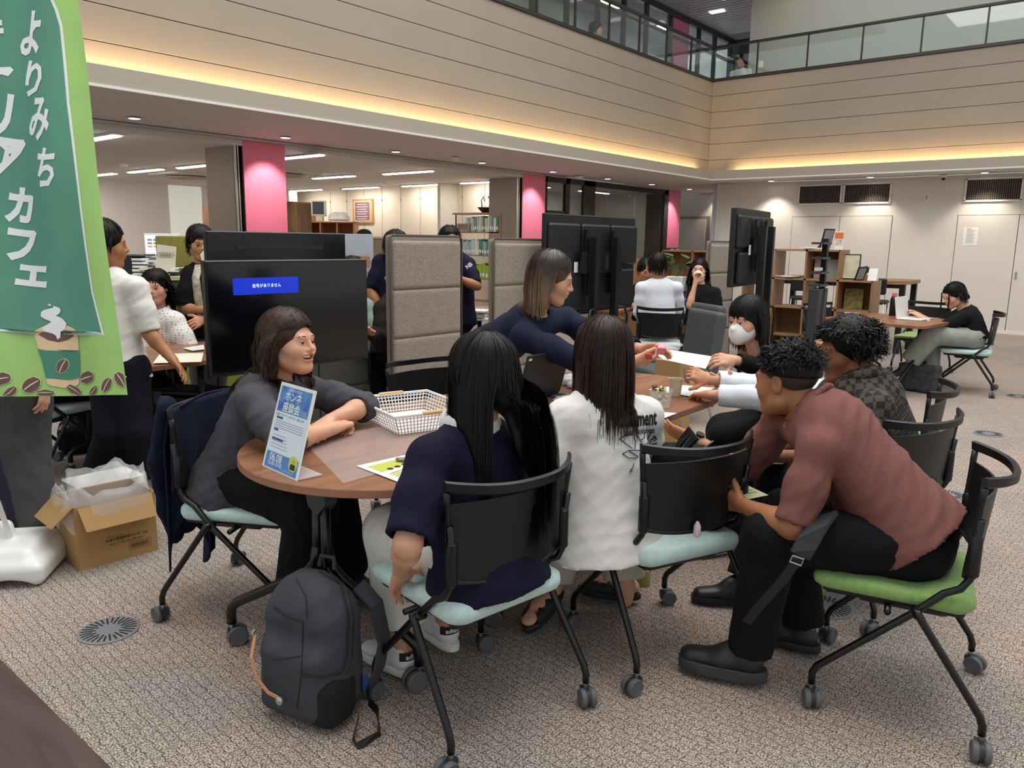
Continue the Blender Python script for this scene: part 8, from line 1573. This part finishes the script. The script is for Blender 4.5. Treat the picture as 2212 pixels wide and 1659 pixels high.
# low partitions and roll-up poster between screens
p = D(800, 530, 8.2); t = thing('low_partition', 'tan felt office divider beyond the gap between the screens', 'divider', (p[0], p[1], 0), .55); zp_ = float(D(800, 513, 8.2)[2]); B().box((0, 0, zp_/2), (.9, .05, zp_), bev=.01).build('panel', TAN, t); B().box((0, 0, zp_), (.92, .06, .02)).build('top_rail', mat('rail_tan', '#a99c7e', .5), t)
t = thing('black_cap', 'black cap lying on the tan office divider', 'cap', D(787, 512, 8.2)); s = S(); s.ell((0, 0, .03), (.09, .07, .055), k=.01, cut=[(V3(0, 0, .0), V3(0, 0, -1))]); soft('crown', s, .012, BLACKC, t)
p = D(762, 560, 6.4); t = thing('rollup_poster', 'pale roll-up poster with orange characters beside the display back', 'poster', (p[0], p[1], 0), .69); zt_ = float(D(762, 505, 6.4)[2]); B().box((0, 0, zt_/2+.05), (.34, .008, zt_-.1)).build('sheet', mat('poster_paleblue', '#c7cdd6', .6, var=.2, vs=3), t); b = B(); lettering(b, '医務\nカフェ', .10, frame3((.05, -.006, zt_-.28), (1, 0, 0), (0, 0, 1), (0, -1, 0)), bold=.003); b.build('lettering', mat('poster_orange', '#c98a4c', .6), t); B().box((0, 0, .03), (.4, .2, .05)).build('foot', GREYP, t)
# reception counter behind the white t-shirt person
p = D(345, 600, 6.6); t = thing('reception_counter', 'olive-fronted office counter heaped with papers', 'counter', (p[0], p[1], 0), .69); zc_ = float(D(345, 594, 6.6)[2]); B().box((0, 0, zc_-.015), (1.5, .5, .03)).build('counter_top', mat('counter_cream', '#c9bd86', .5), t); B().box((0, -.18, zc_-.10), (1.46, .03, .12)).build('dark_band', mat('band_grey', '#57544c', .5), t); B().box((0, -.16, (zc_-.16)/2), (1.46, .04, zc_-.16)).build('front_panel', mat('counter_olive', '#8c9136', .7), t); B().box((0, .2, zc_/2), (1.46, .03, zc_)).build('rear_panel', TAN, t)
def onc(px, dz, fw_=0.0): q_ = D(px, 594, 6.6)+CF*fw_; return V3(q_[0], q_[1], zc_+dz)
t = thing('olive_divider', 'olive green felt divider standing on the counter', 'divider', D(400, 568, 7.0)); B().box((0, 0, .02), (.50, .04, .44), rotz(.69), bev=.01).build('panel', OLIVE, t)
t = thing('wall_monitor', 'bright monitor showing a coloured chart behind the counter', 'monitor', D(352, 535, 7.2), .69); B().box((0, 0, .02), (.34, .03, .22), bev=.006).build('case', WHITEP, t); B().box((0, -.017, .025), (.31, .003, .18)).build('screen', mat('screen_chart', '#dfe3e8', .4, emit=.5), t)
for i in range(4):
    for j in range(3): B().box((-.11+.055*i, -.020, .07-.03*j), (.04, .002, .014)).build('chart_bar', mat('chart_%d' % j, ('#5a78b0', '#c46a5a', '#d9b04a')[j], .5, emit=.3), t)
t = thing('paper_tray', 'stack of white trays and papers on the counter', 'papers', onc(280, 0)); [B().box((.01*(i % 2), 0, .012+.03*i), (.36, .26, .02), rotz(.7+.1*math.sin(i*3))).build('sheet_stack', PAPER if i % 2 else WHITEP, t) for i in range(5)]; B().box((0, 0, .165), (.34, .25, .015), rotz(.6)).build('dark_folder', GREYP, t)
t = thing('printer', 'black printer on the counter beside the standing person', 'printer', onc(262, .08)); B().box((0, 0, 0), (.34, .28, .15), rotz(.69), bev=.015).build('body', BLKP, t)
t = thing('tablet_device', 'small grey tablet resting on the paper heap', 'tablet', onc(338, .13)); B().box((0, 0, 0), (.17, .11, .012), rotz(.69)@rotx(.3)).build('case', WHITEP, t); B().box((0, 0, .0065), (.13, .08, .002), rotz(.69)@rotx(.3)).build('screen', GREYP, t)
t = thing('paper_heap', 'loose heap of documents on the counter edge', 'papers', onc(348, 0)); [B().box((rL.uniform(-.05, .05), rL.uniform(-.05, .05), .006+.008*i), (.30, .21, .007), rotz(rL.uniform(0, 1.5))).build('sheet', (PAPER, PAPER2, GREYP)[i % 3], t) for i in range(9)]
t = thing('card_sign', 'cream card with vertical handwriting propped on the counter', 'sign', onc(374, .13, -.12), .69); B().box((0, 0, 0), (.16, .006, .24), rotx(.0)@roty(.12)).build('card', PAPER2, t); b = B(); [lettering(b, 'こちらで\nおたずね\nください', .016, frame3((.045-.03*i, -.005, .04), (1, 0, 0), (0, 0, 1), (0, -1, 0))) for i in range(4)]; b.build('handwriting', INK, t)
t = thing('stapler', 'black and white stapler at the foot of the cream card', 'stapler', onc(392, .0, -.14)); B().box((0, 0, .02), (.10, .04, .03), rotz(.5), bev=.006).build('body', INK, t); B().box((0, 0, .04), (.07, .03, .012), rotz(.5)).build('top_arm', WHITEP, t)
# papers on the tables behind
for lb, q in (('papers and a leaflet on the table in front of the dotted blouse', [(330, 785), (345, 765), (440, 762), (435, 782)]), ('white sheet at the edge of the table behind the black screen', [(395, 752), (440, 745), (442, 755), (415, 758)]), ('open document beside the person in the brown jacket', [(797, 705), (822, 700), (822, 715), (798, 720)])): sheet('paper_sheet', lb, 'paper', [Zp(x, y, .728) for x, y in q], PAPER2 if 'leaflet' in lb else PAPER)
p = Zp(1020, 690, .73); t = thing('document_stack', 'stack of forms on the table between the felt screens', 'papers', p); [B().box((rL.uniform(-.02, .02), rL.uniform(-.02, .02), .01+.015*i), (.30, .22, .014), rotz(.5+rL.uniform(-.2, .2))).build('sheet', PAPER if i % 2 else PAPER2, t) for i in range(6)]
t = thing('red_stamp', 'little red stamp block by the stacked forms', 'stamp', Zp(1001, 700, .73)); B().box((0, 0, .03), (.04, .04, .06), bev=.004).build('body', REDP, t)
t = thing('olive_chair', 'olive green office chair back between the display and screen', 'chair', (D(812, 640, 7.0)[0], D(812, 640, 7.0)[1], 0), .7); z_ = float(D(812, 640, 7.0)[2]); s = S(); s.rbox((0, 0, z_), (.22, .04, .20), .04); soft('backrest', s, .015, mat('chair_olive', '#8f8a3e', .6), t); s = S(); s.rbox((0, .24, .46), (.22, .22, .04), .03); soft('seat', s, .015, mat('chair_olive', '#8f8a3e', .6), t); b = B(); b.tube([(0, .02, z_-.1), (0, .05, .45), (0, .2, .42), (0, .2, .05)], .02, 8); b.build('column', CTUBE, t, True); B().lathe([(.26, 0), (.24, .04), (.03, .06)], (0, .2, 0), 5).build('base', BLKP, t)
